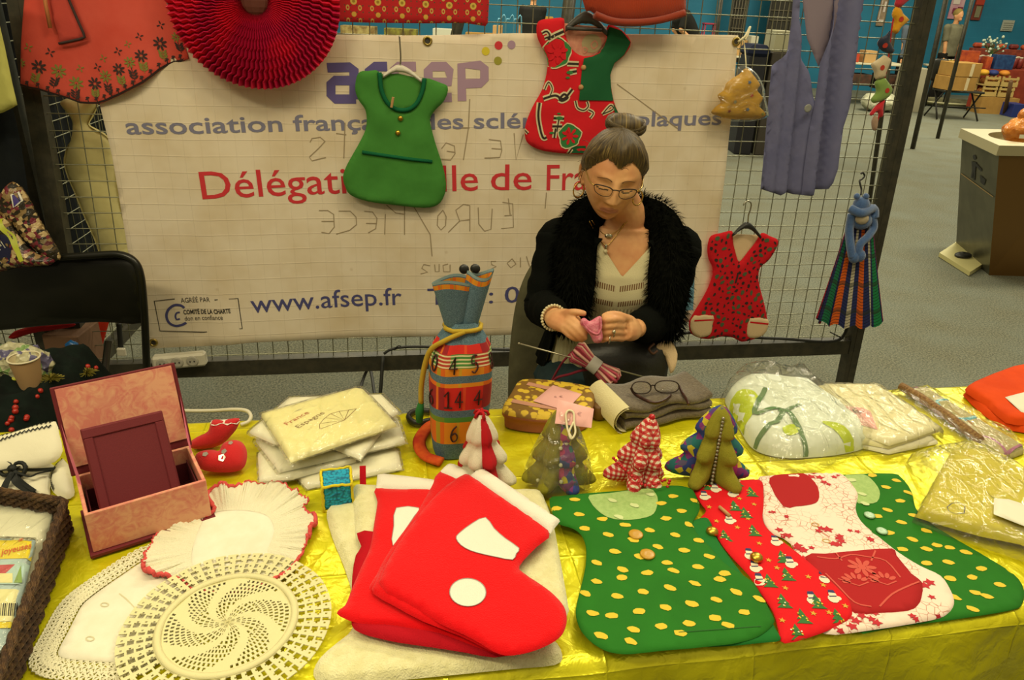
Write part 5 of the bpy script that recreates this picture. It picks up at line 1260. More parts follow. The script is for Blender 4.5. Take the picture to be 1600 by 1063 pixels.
q = resamp(fr.pp([(84, 770), (80, 757), (83, 741), (93, 728), (103, 723)]), .004, False); b.stroke([(x + (.0015 if i % 2 else -.0015), y) for i, (x, y) in enumerate(q)], .0025, fr, hb3, 1, .002); b.build('side_flap', [cw, blkr], d)
b = MB(); kn = fr.hit(20, 733, .03)
def rb_(pts, w): 
    P = [fr.hit(x, y, h) for x, y, h in pts]; g = []
    for i, p in enumerate(sm(P, 5, False)):
        g.append(V(p))
    rows = []
    for i, p in enumerate(g):
        t = g[min(i + 1, len(g) - 1)] - g[max(i - 1, 0)]; n = V((-t.y, t.x, 0)).normalized() * w / 2; rows.append([p - n, p + n])
    b.sheet(rows, 0, thick=.0008)
rb_([(20, 733, .034), (19, 712, .040), (18, 686, .05)], .012); rb_([(20, 733, .034), (52, 713, .036), (93, 688, .045)], .012); rb_([(20, 733, .034), (50, 735, .022), (86, 733, .022)], .010); rb_([(20, 733, .034), (-5, 735, .026), (-20, 736, .022)], .010)
rb_([(20, 738, .034), (10, 755, .022), (2, 776, .014)], .012); rb_([(20, 738, .034), (26, 755, .02), (52, 772, .014)], .012); rb_([(20, 738, .034), (32, 752, .02), (54, 768, .016)], .008); rb_([(22, 736, .034), (45, 745, .026), (60, 740, .024), (80, 736, .02)], .005)
for sg in (-1, 1): b.tube([kn + V((sg * .012 + .012 * math.cos(g), .008 * math.sin(g), .010 * math.sin(g))) for g in [k * math.pi / 7 for k in range(14)]], .004, 6, closed=True)
b.ell(kn, (.010, .009, .009)); b.build('ribbon_bow', blkr, d)

# ---------------------------------------------------------------- patchwork denim drawstring bag
def f_denim(t, co):
    n = t.noise(t.map(co, sc=(1, 1, 2.2)), 500, 2); t.col(t.mix(t.step(n, .35, .65), lin('3f5a68'), lin('6a8692'))); t.bump(n, .4, .001)
denim = M('washed_denim', '52707e', .9, fn=f_denim, spec=.2)
def f_mad(base, alt, lines):
    def fn(t, co):
        x = t.xyz(t.uv); c = t.mix(t.stripe(x[0], .125, .05, .3), lin(base), lin(alt))
        for ph, w, cl in lines: c = t.mix(t.stripe(x[0], .125, w, ph), c, lin(cl))
        t.col(c); t.bump(t.noise(co, 700, 2), .3, .0008)
    return fn
mred = M('red_madras', 'c8201c', .88, fn=f_mad('cc2418', '941a20', ((.05, .006, 'd86a18'), (.62, .006, 'd84a20')))); mor = M('orange_madras', 'd88a14', .88, fn=f_mad('dc8c14', 'd86814', ((.05, .010, 'a8941c'), (.7, .006, 'c8a020')))); mgr = M('green_stripe_madras', '5a8a2c', .88, fn=f_mad('4c8a30', '6a8420', ((.4, .02, '2c6a30'),)))
def f_hst(t, co):
    x = t.xyz(t.uv); c = t.mix(t.stripe(x[0], .08, .03), lin('4a8a3c'), lin('b03a28')); t.col(t.mix(t.stripe(x[1], .0075, .003), c, lin('d8d09c')))
mhs = M('white_lined_madras', '4a8a3c', .88, fn=f_hst); ink = M('dark_ink', '3a1a18', .8); mol = M('olive_orange_edge', 'b09422', .88)
bc = onz(712, 712, TZ + .003); bc.y += .03
d = thing('patchwork_bag', bc, 'tall patchwork denim drawstring bag with madras bands and stitched numbers', 'bag')
bax = V((.03, .0, 1)).normalized(); bang = R_(14)
bxx = V((math.cos(bang), math.sin(bang), 0)); byy = V((-math.sin(bang), math.cos(bang), 0))
def bag_r(z):
    for (z0, w0, d0), (z1, w1, d1) in zip(BP, BP[1:]):
        if z0 <= z <= z1: f = (z - z0) / (z1 - z0); return w0 + (w1 - w0) * f, d0 + (d1 - d0) * f
    return BP[-1][1:]
BP = [(0, .050, .042), (.04, .056, .046), (.10, .061, .050), (.17, .063, .050), (.215, .062, .048), (.245, .056, .042), (.265, .046, .034), (.285, .034, .026), (.300, .024, .020)]
BANDS = [(0, .040, denim), (.040, .094, mor), (.094, .106, mgr), (.106, .122, denim), (.122, .175, mred), (.175, .184, mor), (.184, .200, denim), (.200, .216, mor), (.216, .245, mhs), (.245, .262, mred), (.262, .300, denim)]
def bpt(g, z, out=0.):
    w, dd = bag_r(z); n = 3.2; cg, sg = math.cos(g), math.sin(g); k = (abs(cg) ** n + abs(sg) ** n) ** (-1 / n)
    fold = 1 + (.05 * math.sin(g * 9 + 2) * max(0, (z - .16) / .14)) + .012 * math.sin(g * 5 + z * 30)
    return bc + bax * z + bxx * (w * k * cg * fold + out * cg) + byy * (dd * k * sg * fold + out * sg)
NB = 56
mats = []; b = MB()
for k, (z0, z1, m) in enumerate(BANDS):
    n = max(2, int((z1 - z0) / .010) + 1); grid = [[bpt(2 * math.pi * j / NB, z0 + (z1 - z0) * i / n) for j in range(NB + 1)] for i in range(n + 1)]
    if m not in mats: mats.append(m)
    b.sheet(grid, mats.index(m), [(j / NB * .40, z0 + (z1 - z0) * i / n) for i in range(n + 1) for j in range(NB + 1)])
b.sheet([[bpt(2 * math.pi * j / NB, 0) for j in range(NB + 1)], [bc] * (NB + 1)], 0)
mats.append(ink); KI = len(mats) - 1
def bstroke(pts, w=.0028):
    """pts in bag-face coordinates: x across -1..1 on the front face, z height"""
    P = []
    for x, z in pts: g = -math.pi / 2 + x * 1.0; P.append(bpt(g, z, .0022))
    b.tube(P, w * .6, 4, KI)
GL = {'1': [[(0, .7), (.5, 1), (.5, 0)], [(0, 0), (1, 0)]], '4': [[(.6, 0), (.6, 1), (0, .35), (1, .35)]], '6': [[(.8, .95), (.3, .7), (.05, .3), (.3, 0), (.8, .05), (.95, .3), (.6, .5), (.1, .35)]], '9': [[(.9, .7), (.5, .55), (.1, .75), (.4, 1), (.85, .9), (.9, .6), (.7, 0)]], '0': [[(.5, 1), (.1, .7), (.1, .3), (.5, 0), (.9, .3), (.9, .7), (.5, 1)]], '5': [[(.9, 1), (.2, 1), (.1, .55), (.7, .6), (.9, .3), (.5, 0), (.1, .1)]], '8': [[(.5, .5), (.1, .8), (.5, 1), (.9, .8), (.5, .5), (.1, .2), (.5, 0), (.9, .2), (.5, .5)]]}
def bnum(s, x0, x1, z0, z1):
    w = (x1 - x0) / len(s)
    for i, ch in enumerate(s):
        for st in GL[ch]: bstroke([(x0 + w * (i + .1 + .75 * px_), z0 + (z1 - z0) * pz) for px_, pz in (sm(st, 3, False) if ch in '69058' else st)])
bnum('14', -.62, .02, .130, .168); bnum('4', .28, .62, .132, .166); bnum('6', -1.35, -.95, .128, .165); bnum('6', -.42, -.10, .048, .088); bnum('9', .30, .52, .052, .088); bnum('0', .66, .86, .052, .088); bnum('4', -.5, -.2, .205, .24); bnum('5', .15, .45, .207, .242); bnum('0', -1.2, -.85, .205, .240); bnum('8', .75, 1., .207, .242)
b.build('bag_body', mats, d)
# the two flared ends over the tie
def flare(cx0, topc, rx, ry, ztop, name):
    b = MB(); mats = [denim, mor, M('frayed_denim_edge', '8aa4a4', .95)]; prof = [(.0, .8), (.2, .85), (.5, .93), (.8, .98), (.83, 1.), (.93, 1.), (.95, 1.), (1., 1.04)]
    rows = []
    for f, k in prof:
        cpos = bc + bax * (.292 + (ztop - .292) * f) + bxx * (cx0 + (topc - cx0) * f) ; w = .021 + (rx - .021) * f; dd = .017 + (ry - .017) * f
        rows.append([cpos + bxx * (w * math.cos(g) * (1 + .05 * math.sin(3 * g))) + byy * (dd * math.sin(g)) + V((0, 0, .006 * f * math.sin(2 * g + topc * 40))) for g in [2 * math.pi * j / 30 for j in range(31)]])
    for a, (i0, i1, m) in enumerate(((0, 4, 0), (4, 5, 1), (5, 6, 0), (6, 7, 2))): b.sheet(rows[i0:i1 + 1], m, thick=.0015)
    b.build(name, mats, d)
flare(-.016, -.024, .040, .020, .385, 'gathered_top'); flare(.010, .030, .026, .017, .398, 'gathered_top')
b = MB(); b.tube([bpt(2 * math.pi * k / 20, .288, .003) for k in range(20)], .005, 6, closed=True); b.tube(sm([bpt(-1.6, .288, .004), bpt(-2.4, .27, .006), bpt(-2.9, .24, .010), bpt(3.2, .17, .016), bpt(3.2, .12, .018)], 4, False), .0055, 6); b.build('tie_cord', mol, d)
b = MB(); p = bpt(3.2, .12, .018); b.tube([p, p + V((-.003, 0, -.02)), p + V((-.004, 0, -.045))], [.006, .009, .007], 8); b.build('cord_tassel', cloth('green_tassel', '2a6a30'), d)
for x in (.000, .022):
    b = MB(); p = bc + bax * .400 + bxx * x + byy * .018; b.ell(p, (.010, .006, .010)); b.build('toggle', blk, d)
# denim and orange strap lying behind the bag's foot
b = MB(); b.tube(sm([onz(684, 660, TZ + .012), onz(668, 668, TZ + .014), onz(655, 690, TZ + .014), onz(664, 712, TZ + .012), onz(690, 722, TZ + .01)], 5, False), .014, 8, flat=.5); b.build('shoulder_strap', cloth('orange_strap_cotton', 'c4561c', 'a83018', ns=30), d)
b = MB(); b.tube(sm([onz(672, 644, TZ + .01), onz(650, 643, TZ + .012), onz(638, 652, TZ + .012), onz(650, 662, TZ + .010), onz(672, 658, TZ + .01)], 5, False), .006, 8, flat=1.6); b.build('black_strap', blk, label='coil of black strap lying behind the patchwork bag', cat='strap')

# ---------------------------------------------------------------- yellow basket box, notes
def f_ybox(t, co):
    v = t.voro(t.uv, 60); c = t.mix(t.step(v, .48, .58), lin('d3b22c'), lin('7d5a18')); t.col(c)
ybox = M('yellow_flower_print', 'd0b030', .7, fn=f_ybox); brnp = M('rose_brown_card', '9a5a48', .75)
zY = TZ + .003; HY = .045
d = thing('covered_box', onz(855, 650, zY), 'flat yellow flower-patterned box with rosy bands behind the fabric trees', 'box')
ft = TBz(zY + HY); top = sm(ft.pp([(815, 592), (870, 594), (922, 603), (930, 612), (927, 632), (915, 648), (850, 652), (795, 645), (785, 634), (798, 612)]), 3)
b = MB(); hf = b.pad(top, ft, -.008, .010, .010, .014)
for p in ([(824, 601), (850, 607), (880, 612)], [(800, 628), (835, 635), (870, 640)]): b.stroke(ft.pp(p), .016, ft, hf, 1, .001)
b.build('lid', [ybox, M('rosy_band', 'c08a70', .7)], d)
b = MB(); n = len(top); cx = sum(p[0] for p in top) / n; cy = sum(p[1] for p in top) / n
b.sheet([[ft.w((cx + (x - cx) * k, cy + (y - cy) * k), z) for x, y in top] for k, z in ((.99, -.006), (1.0, -.010), (1.0, -.016), (.96, -.018), (.95, -.030), (.94, -HY))], 0, closed_u=True); b.build('box_side', brnp, d)
b = MB(); b.lathe([(.014, 0), (.016, .004), (.016, .03), (.014, .034)], onz(935, 652, zY), 0, 16); b.build('ribbon_roll', M('brown_ribbon_roll', '6a4a20', .6), label='small brown ribbon roll standing by the yellow box', cat='ribbon roll')
pinkp = M('pink_paper_note', 'e0a8a0', .7)
fn_ = TBz(zY + HY + .0045)
b = MB(); hf = b.pad(resamp(fn_.pp([(864, 602), (909, 616), (884, 642), (833, 627)]), .03), fn_, 0, .0006, .001, .02); b.text('6 €', fn_, fn_.at(866, 622), fn_.at(880, 622), .012, hf, 1, 0, .0006); b.build('price_note', [pinkp, M('pencil_pink', 'b88a88', .8)], label='plain pink price note lying on the yellow patterned box', cat='note')

# ---------------------------------------------------------------- stuffed fabric trees
olive = cloth('olive_felt', '8f8a2a', '837e22', ns=25, bump=FELT); 
def f_conf(t, co):
    v = t.voro(co, 75, out='Color'); x = t.xyz(v)
    c = t.mix(t.step(x[0], .45, .5), lin('2e3f86'), lin('7a2f78')); c = t.mix(t.step(x[1], .72, .75), c, lin('1f6a6a')); c = t.mix(t.step(x[2], .86, .88), c, lin('c7b82c')); c = t.mix(t.step(x[0], .9, .92), c, lin('b0306a')); t.col(c); t.bump(t.noise(co, 700, 2), .3, .001)
conf = M('confetti_print_cotton', '3a3f7a', .88, fn=f_conf)
def f_ging(t, co):
    x = t.xyz(t.uv); a = t.stripe(x[0], .0092, .0046); c_ = t.stripe(x[1], .0092, .0046); s = t.math('MULTIPLY', t.math('ADD', a, c_), .5)
    n = t.n.new('ShaderNodeValToRGB'); n.color_ramp.interpolation = 'CONSTANT'; e = n.color_ramp.elements; e[0].position = 0; e[0].color = lin('dfd2b8'); e[1].position = .4; e[1].color = lin('c8574a'); k = e.new(.9); k.color = lin('b01820'); t.l.new(s, n.inputs[0]); t.col(n.outputs[0]); t.bump(t.noise(co, 800, 2), .3, .0006)
ging = M('red_gingham', 'c8574a', .88, fn=f_ging); tred = cloth('tree_red_cotton', 'b01c22'); twh = cloth('tree_cream_felt', 'ddd6bc', bump=FELT)
HALF = [(0, 0), (.028, -.001), (.052, .002), (.066, .010), (.066, .022), (.052, .036), (.041, .048), (.048, .056), (.049, .067), (.038, .082), (.028, .094), (.033, .102), (.030, .116), (.019, .136), (.007, .150), (0, .152)]
def tree(px, py, sc, lean, wings, label, cat='fabric tree', wsc=1.0):
    base = onz(px, py, TZ + .003); ax = V(lean).normalized()
    d = thing('fabric_tree', base, label, cat)
    for ang, mat in wings:
        g = R_(ang); ex = V((math.cos(g), math.sin(g), 0)); ex = (ex - ax * ex.dot(ax)).normalized(); f = Fr(base + ax * .001, ex, ax)
        pts = sm([(x * sc * wsc, y * sc) for x, y in HALF[:-1]] + [(-.006 * sc, .146 * sc), (-.008 * sc, .07 * sc), (-.006 * sc, .004)], 2)
        b = MB(); b.pad(pts, f, 0, .0160 * sc, .024 * sc, .008, two=True, wr=.002, ws=40, seed=ang); b.build('tree_wing', mat, d)
    return d, base, ax
def beads(d, pts, r, mat, name='bead_string', step=None):
    b = MB(); L = resamp(pts, step or r * 2.1, False)
    for p in L: b.ell(p, r, 0, None, 8, 6)
    b.build(name, mat, d)
rbead = M('red_bead', 'b81820', .25); pearl = M('bronze_pearl', '9a947c', .3, .5); cbead = M('clear_bead', 'd8d8b8', .15)
d, p0, ax = tree(757, 752, 1.04, (-.07, .0, 1), ((-152, twh), (-112, twh), (-66, tred), (-22, twh), (60, tred), (140, tred)), 'red and cream striped stuffed fabric tree behind the red stockings')
b = MB()
for g in (.3, 1.5, 2.6, 3.9, 5.2): b.tube([p0 + ax * .154 + V((.014 * t * math.cos(g), .014 * t * math.sin(g), .010 * math.sin(t * 3))) for t in (0, .4, .8, 1.1)], .003, 5)
b.ell(p0 + ax * .156, .007); b.build('ribbon_top', tred, d)
beads(d, [p0 + V((-.06, -.012, .035)), p0 + V((-.064, -.014, .028)), p0 + V((-.058, -.02, .02))], .004, rbead); beads(d, [p0 + V((-.01, -.06, .012)), p0 + V((.03, -.055, .012))], .004, rbead)
d, p0, ax = tree(872, 752, 1.08, (-.03, .05, 1), ((-165, olive), (-118, olive), (-66, conf), (-15, olive), (80, conf)), 'olive stuffed tree with purple middle in a clear bag, pink note tied on', wsc=1.05)
b = MB()
for k in range(14):
    g = R_(-160 + (k * 37) % 150); z = .02 + .11 * (k / 14); b.ell(p0 + ax * z + V((.05 * (1 - z / .17) * math.cos(g), .05 * (1 - z / .17) * math.sin(g) - .014, 0)), .0042, 0, None, 8, 6)
b.build('clear_beads', cbead, d)
b = MB(); b.lathe([(.068, .004), (.070, .02), (.060, .06), (.045, .10), (.022, .150), (.010, .165)], p0, 0, 22, cap=False); b.build('clear_bag', clear, d)
fN = Fr(p0 + ax * .172, tex, V((0, .75, .55)))
b = MB(); hf = b.pad(resamp(fN.pp([(872, 624), (928, 639), (924, 669), (867, 662)]), .02), fN, .0, .0006, .001, .014, wr=.001, ws=40); b.text('6 €', fN, fN.at(893, 648), fN.at(908, 651), .012, hf, 1, 0, .0006); b.build('price_note', [pinkp, MATS['pencil_pink']], d)
b = MB(); b.tube(sm([fN.hit(x, y, .004) for x, y in ((893, 684), (887, 672), (884, 650), (888, 642), (896, 645), (897, 660), (899, 676), (893, 686), (889, 676), (896, 660))], 4, False), .0022, 6); b.build('cord_loop', cord, d)
d, p0, ax = tree(988, 752, .98, (.15, .04, 1), ((-165, ging), (-100, ging), (-45, ging), (20, ging), (95, ging)), 'red gingham stuffed tree with red bead strings, leaning right', wsc=1.05)
b = MB(); b.ell(p0 + ax * .151, .0065); b.build('top_bead', rbead, d)
beads(d, sm([p0 + ax * .075 + V((-.058, -.022, -.008)), p0 + ax * .06 + V((-.03, -.060, 0)), p0 + ax * .042 + V((.005, -.072, 0)), p0 + ax * .045 + V((.045, -.055, 0))], 5, False), .0034, rbead); beads(d, sm([p0 + ax * .03 + V((.062, -.035, 0)), p0 + V((.054, -.055, .012)), p0 + V((.036, -.070, .006))], 4, False), .0034, rbead)
d, p0, ax = tree(1102, 745, 1.08, (.05, .05, 1), ((-178, conf), (-122, olive), (-56, olive), (0, conf), (90, conf)), 'olive stuffed tree with confetti back and pearl string beside the wool scarf', wsc=1.22)
beads(d, [p0 + ax * (.152 * t) + V((.0, -.026 - .022 * (1 - t) * (1 - .3 * t), 0)) for t in [k / 20 for k in range(21)]], .0036, pearl)

# ---------------------------------------------------------------- folded wool scarf with glasses on it
wool = M('grey_brown_wool', '6a5f4c', .97, col2='574d3e', ns=160, bump=[(300, .7, .002), (60, .3, .003)], sheen=.5, spec=.1); woolc = M('cream_wool', 'd0c694', .97, bump=[(300, .7, .002)], sheen=.5, spec=.1)
s0 = onz(985, 674, TZ + .003); d = thing('folded_scarf', s0 + V((.05, .06, 0)), 'folded grey-brown wool scarf with cream edge at the table back', 'scarf')
eA = onz(1088, 655, TZ + .003) - s0; eA.z = 0; sx_ = eA.normalized(); syv = V((-sx_.y, sx_.x, 0)); RS = Matrix((sx_, syv, V((0, 0, 1)))).transposed()
SD = .135; SW = eA.length + .055
for k, (z, hh, ins) in enumerate(((.0, .022, 0), (.022, .020, .004), (.040, .018, .006))):
    b = MB(); rows = []
    for i in range(13):
        x = -.012 + SW * i / 12; sag = .004 * math.sin(i * .9 + k); row = []
        for j in range(20):
            g = 2 * math.pi * j / 20; n = 4.5; cg, sg = math.cos(g), math.sin(g); kk = (abs(cg) ** n + abs(sg) ** n) ** (-1 / n)
            row.append(s0 + sx_ * x + syv * (SD / 2 + (SD / 2 - ins) * kk * cg + .004 * math.sin(i + k)) + V((0, 0, z + hh / 2 + sag * (z > 0) + hh / 2 * kk * sg)))
        rows.append(row)
    b.sheet(rows, 0, closed_u=True)
    for row in (rows[0], rows[-1]): b.add(row, [tuple(range(20)) if row is rows[-1] else tuple(range(20))[::-1]], 0)
    b.build('fold', wool, d)
b = MB(); rows = []
for j in range(14):
    g = -math.pi / 2 + math.pi * j / 13; rows.append([s0 + sx_ * (-.010 - .030 * math.cos(g)) + syv * (SD * i / 10) + V((0, 0, .030 + .029 * math.sin(g))) for i in range(11)])
b.sheet(rows, 0, thick=.006); b.build('cream_edge', woolc, d)
fg = TBz(TZ + .064)
d = thing('eyeglasses', fg.hit(1020, 612), 'folded reading glasses with tortoiseshell arms resting on the wool scarf', 'glasses')
gfr = M('dark_spectacle_frame', '2e2218', .35, .4); lens = film('spectacle_lens', gloss=.3, haze=.02, rough=.03)
fv = Fr(fg.hit(1000, 619), tex, V((0, .35, 1)))
for cx_, w_ in (((1002, 606), 15), ((1042, 604.5), 19)):
    pts = sm([fv.at(cx_[0] + w_ * math.cos(g) * (abs(math.cos(g)) ** -.25 if abs(math.cos(g)) > .05 else 1), cx_[1] - 9.5 * math.sin(g)) for g in [k * math.pi / 7 for k in range(14)]], 2)
    b = MB(); b.tube([fv.w(p) for p in pts], .0015, 6, closed=True); b.build('rim', gfr, d)
    b = MB(); b.decal(pts, fv, 0., 0, 0); b.build('lens', lens, d)
b = MB(); b.tube([fv.hit(1016, 604), fv.hit(1020, 602, .004), fv.hit(1024, 603)], .0016, 6); b.build('bridge', gfr, d)
tort = M('tortoise_plastic', '4a2c20', .35, col2='2a1612', ns=90)
for p in (((986, 606), (992, 616), (1010, 626), (1024, 630), (1038, 626), (1048, 618)), ((1061, 603), (1066, 614), (1072, 624), (1076, 632))):
    b = MB(); b.tube(sm([fg.hit(x, y, .002 + .010 * (i == 0)) for i, (x, y) in enumerate(p)], 4, False), .0026, 6, flat=1.8); b.build('arm', tort, d)

# ---------------------------------------------------------------- wrapped goods at the right
ZP = lambda x, y: (1100 + x / 3.2, 560 + y / 3.2)
def zp(fr, pts): return fr.pp([ZP(*p) for p in pts])
lime = cloth('lime_green_cloth', 'b4c41c'); mint = cloth('white_mint_cloth', 'd5dcd0'); grnst = cloth('sage_green_strap', '5f7d52'); limeb = cloth('lime_flower', 'a8c01c')
fr = TBz(TZ + .003)
d = thing('wrapped_tablecloth', fr.hit(1250, 680), 'bulky white and lime green cloth with sage straps in a clear bag', 'wrapped cloth')
b = MB(); hw = b.pad(sm(zp(fr, [(105, 200), (170, 130), (260, 120), (400, 128), (520, 150), (640, 230), (760, 320), (815, 400), (800, 450), (690, 480), (560, 495), (420, 500), (300, 480), (230, 440), (180, 360), (130, 270)]), 3), fr, 0, .042, .05, .014, wr=.014, ws=16, m=0)
def hl(*p, w=.012, m=2): b.stroke(sm(fr.pp([ZP(x, y) for x, y in p], .05), 4, False), w, fr, hw, m, .003)
for q in ([(110, 210), (170, 140), (250, 150), (270, 200), (240, 260), (160, 300)], [(190, 380), (250, 370), (330, 345), (280, 410), (230, 440), (190, 400)], [(600, 300), (700, 330), (780, 375), (760, 390), (680, 360), (610, 330)], [(395, 340), (430, 318), (470, 330), (480, 355), (440, 368), (405, 362)]): b.decal(sm(fr.pp([ZP(x, y) for x, y in q], .05), 3), fr, hw, 1, .0025, .02)
hl((310, 140), (285, 190), (258, 248), (340, 248), (410, 248)); hl((410, 248), (450, 300), (500, 370), (550, 425), (535, 465)); hl((410, 250), (450, 220), (490, 212)); hl((410, 250), (370, 300), (300, 345), (230, 380)); hl((370, 262), (385, 268), (380, 250), w=.006)
b.build('cloth', [mint, lime, grnst], d)
b = MB(); b.pad(sm(zp(fr, [(80, 205), (160, 90), (300, 62), (400, 90), (480, 58), (545, 130), (700, 260), (800, 350), (850, 425), (800, 470), (700, 500), (560, 560), (420, 570), (300, 582), (270, 500), (170, 400), (130, 290)]), 2), fr, 0, .052, .05, .012, wr=.014, ws=26, back=False); b.build('clear_bag', clear, d)
fr = TBz(TZ + .003)
d = thing('wrapped_linen', fr.hit(1370, 660), 'wrapped stack of ivory linen with a pink price tag between the two clear bags', 'wrapped cloth')
ivory = cloth('ivory_linen', 'ddd6ac', rough=.75)
for k, (z, q) in enumerate(((.0, [(560, 150), (860, 140), (1175, 410), (930, 462), (740, 420)]), (.010, [(550, 145), (865, 130), (1185, 350), (930, 435), (740, 400)]), (.020, [(530, 140), (620, 122), (860, 122), (1000, 215), (1188, 335), (1050, 385), (930, 420), (740, 350), (600, 230)]))):
    f = TBz(TZ + .003 + z + .010); A = zp(f, q); b = MB(); hi_ = b.pad(resamp(sm(A, 1), .03), TBz(TZ + .003 + z), 0, .0098, .006, .016, wr=.001, ws=25); b.build('linen_fold', ivory if k != 0 else linen, d)
ft = TBz(TZ + .0345)
b = MB(); hn = b.pad(zp(ft, [(685, 235), (790, 248), (832, 266), (850, 310), (870, 358), (780, 332), (715, 290)]), ft, 0, .0008, .001, .02); b.text('3 €', ft, ft.at(*ZP(735, 305)), ft.at(*ZP(800, 270)), .030, hn, 1, 0, .0006); b.build('price_tag', [pinkp, blk], d)
b = MB(); b.pad(resamp(zp(ft, [(525, 138), (600, 115), (870, 115), (1010, 205), (1215, 350), (1060, 410), (930, 440), (735, 370), (600, 240)]), .03), TBz(TZ + .003), 0, .0345, .012, .014, wr=.002, ws=30, back=False); b.build('clear_sleeve', clear, d)
fr = TBz(TZ + .003)
d = thing('wrapped_linen_bag', fr.hit(1490, 655), 'wrapped beige linen piece with blue and pink swirls and a brown roll', 'wrapped cloth')
sand = cloth('beige_linen', 'b5ab78', 'aaa06c', ns=120); ft = TBz(TZ + .018)
b = MB(); hs = b.pad(resamp(zp(ft, [(1015, 142), (1110, 133), (1360, 285), (1600, 425), (1610, 450), (1495, 495), (1330, 360), (1130, 215)]), .03), TBz(TZ + .003), 0, .015, .008, .014, wr=.001, ws=20)
ff_ = ft
for p, m in (([(1165, 225), (1175, 210), (1260, 205)], 1), ([(1170, 225), (1200, 270), (1260, 300), (1330, 300), (1375, 280)], 1), ([(1330, 265), (1370, 290), (1300, 312)], 1), ([(1370, 390), (1430, 400), (1490, 440), (1515, 490)], 2), ([(1505, 485), (1550, 450), (1590, 432)], 2), ([(1030, 145), (1070, 147)], 2)): b.stroke(sm(zp(ff_, p), 4, False), .007, TBz(TZ + .003), hs, m, .0012)
b.build('linen_piece', [sand, M('blue_swirl_print', '4aa0aa', .8), M('pink_swirl_print', 'a8688a', .8)], d)
b = MB(); b.tube([onz(*ZP(x, y), TZ + .016) for x, y in ((985, 140), (1080, 195), (1220, 290), (1380, 410))], .011, 10); b.build('brown_roll', M('brown_weave', '6a4420', .8, col2='9a7a48', ns=200), d)
b = MB(); b.pad(resamp(zp(ft, [(935, 150), (1115, 128), (1390, 265), (1420, 300), (1540, 350), (1560, 370), (1620, 440), (1490, 505), (1380, 450), (1330, 430), (1180, 340), (1000, 210)]), .03), TBz(TZ + .003), 0, .0185, .012, .014, wr=.003, ws=35, back=False); b.build('clear_sleeve', clear, d)
org = cloth('orange_cotton', 'd8480c', 'cc400a', ns=12)
d = thing('folded_cloth', onz(1575, 640, TZ + .003), 'folded bright orange cloth with white label at the right end of the table', 'cloth')
for k, (z, q) in enumerate(((.0, [(1310, 170), (1340, 150), (1600, 60), (1760, 30), (1780, 330), (1530, 335), (1480, 310), (1400, 255)]), (.016, [(1318, 150), (1345, 112), (1540, 35), (1640, 22), (1760, 25), (1770, 300), (1640, 310), (1520, 300), (1420, 215)]))):
    f = TBz(TZ + .003 + z + .014); b = MB(); ho = b.pad(sm(zp(f, q), 2), TBz(TZ + .003 + z), 0, .018, .014, .014, wr=.003, ws=18); b.build('fold', org, d)
ft = TBz(TZ + .038)
b = MB(); b.pad(zp(ft, [(1505, 195), (1600, 170), (1660, 200), (1660, 290), (1585, 268)]), ft, 0, .0008, .001, .02); b.build('label', paper, d)
fr = TBz(TZ + .003); ft = TBz(TZ + .040)
d = thing('wrapped_yellow_cloth', fr.hit(1530, 800), 'yellow cloth in a crinkled clear bag with white label at the right edge', 'wrapped cloth')
ylw = cloth('soft_yellow_cloth', 'c5b91e', rough=.7)
b = MB(); hy = b.pad(resamp(sm(zp(ft, [(1075, 745), (1100, 690), (1170, 560), (1240, 440), (1400, 430), (1640, 560), (1760, 640), (1790, 960), (1600, 880), (1400, 840), (1220, 790)]), 1), .02), TBz(TZ + .016), 0, .022, .012, .016, wr=.004, ws=18); b.build('cloth', ylw, d)
b = MB(); b.pad(zp(TBz(TZ + .0495), [(1450, 702), (1520, 705), (1660, 750), (1660, 860), (1600, 840), (1448, 780)]), TBz(TZ + .0495), 0, .0008, .001, .02); b.build('label', paper, d)
wrinkle = film('crinkled_clear_wrap', gloss=.14, haze=.05)
b = MB(); b.pad(resamp(zp(ft, [(1030, 460), (1180, 420), (1330, 400), (1420, 430), (1660, 560), (1800, 640), (1800, 1000), (1600, 935), (1400, 868), (1230, 815), (1062, 752), (1090, 690), (1140, 590), (1120, 560)]), .03), TBz(TZ + .006), 0, .0385, .014, .012, wr=.006, ws=40, back=False)
b.stroke(zp(TBz(TZ + .046), [(1215, 745), (1240, 725), (1280, 722), (1305, 742), (1300, 775), (1260, 780), (1225, 765), (1215, 745)]), .0018, TBz(TZ + .046), 0., 1, 0); b.build('clear_bag', [wrinkle, blk], d)
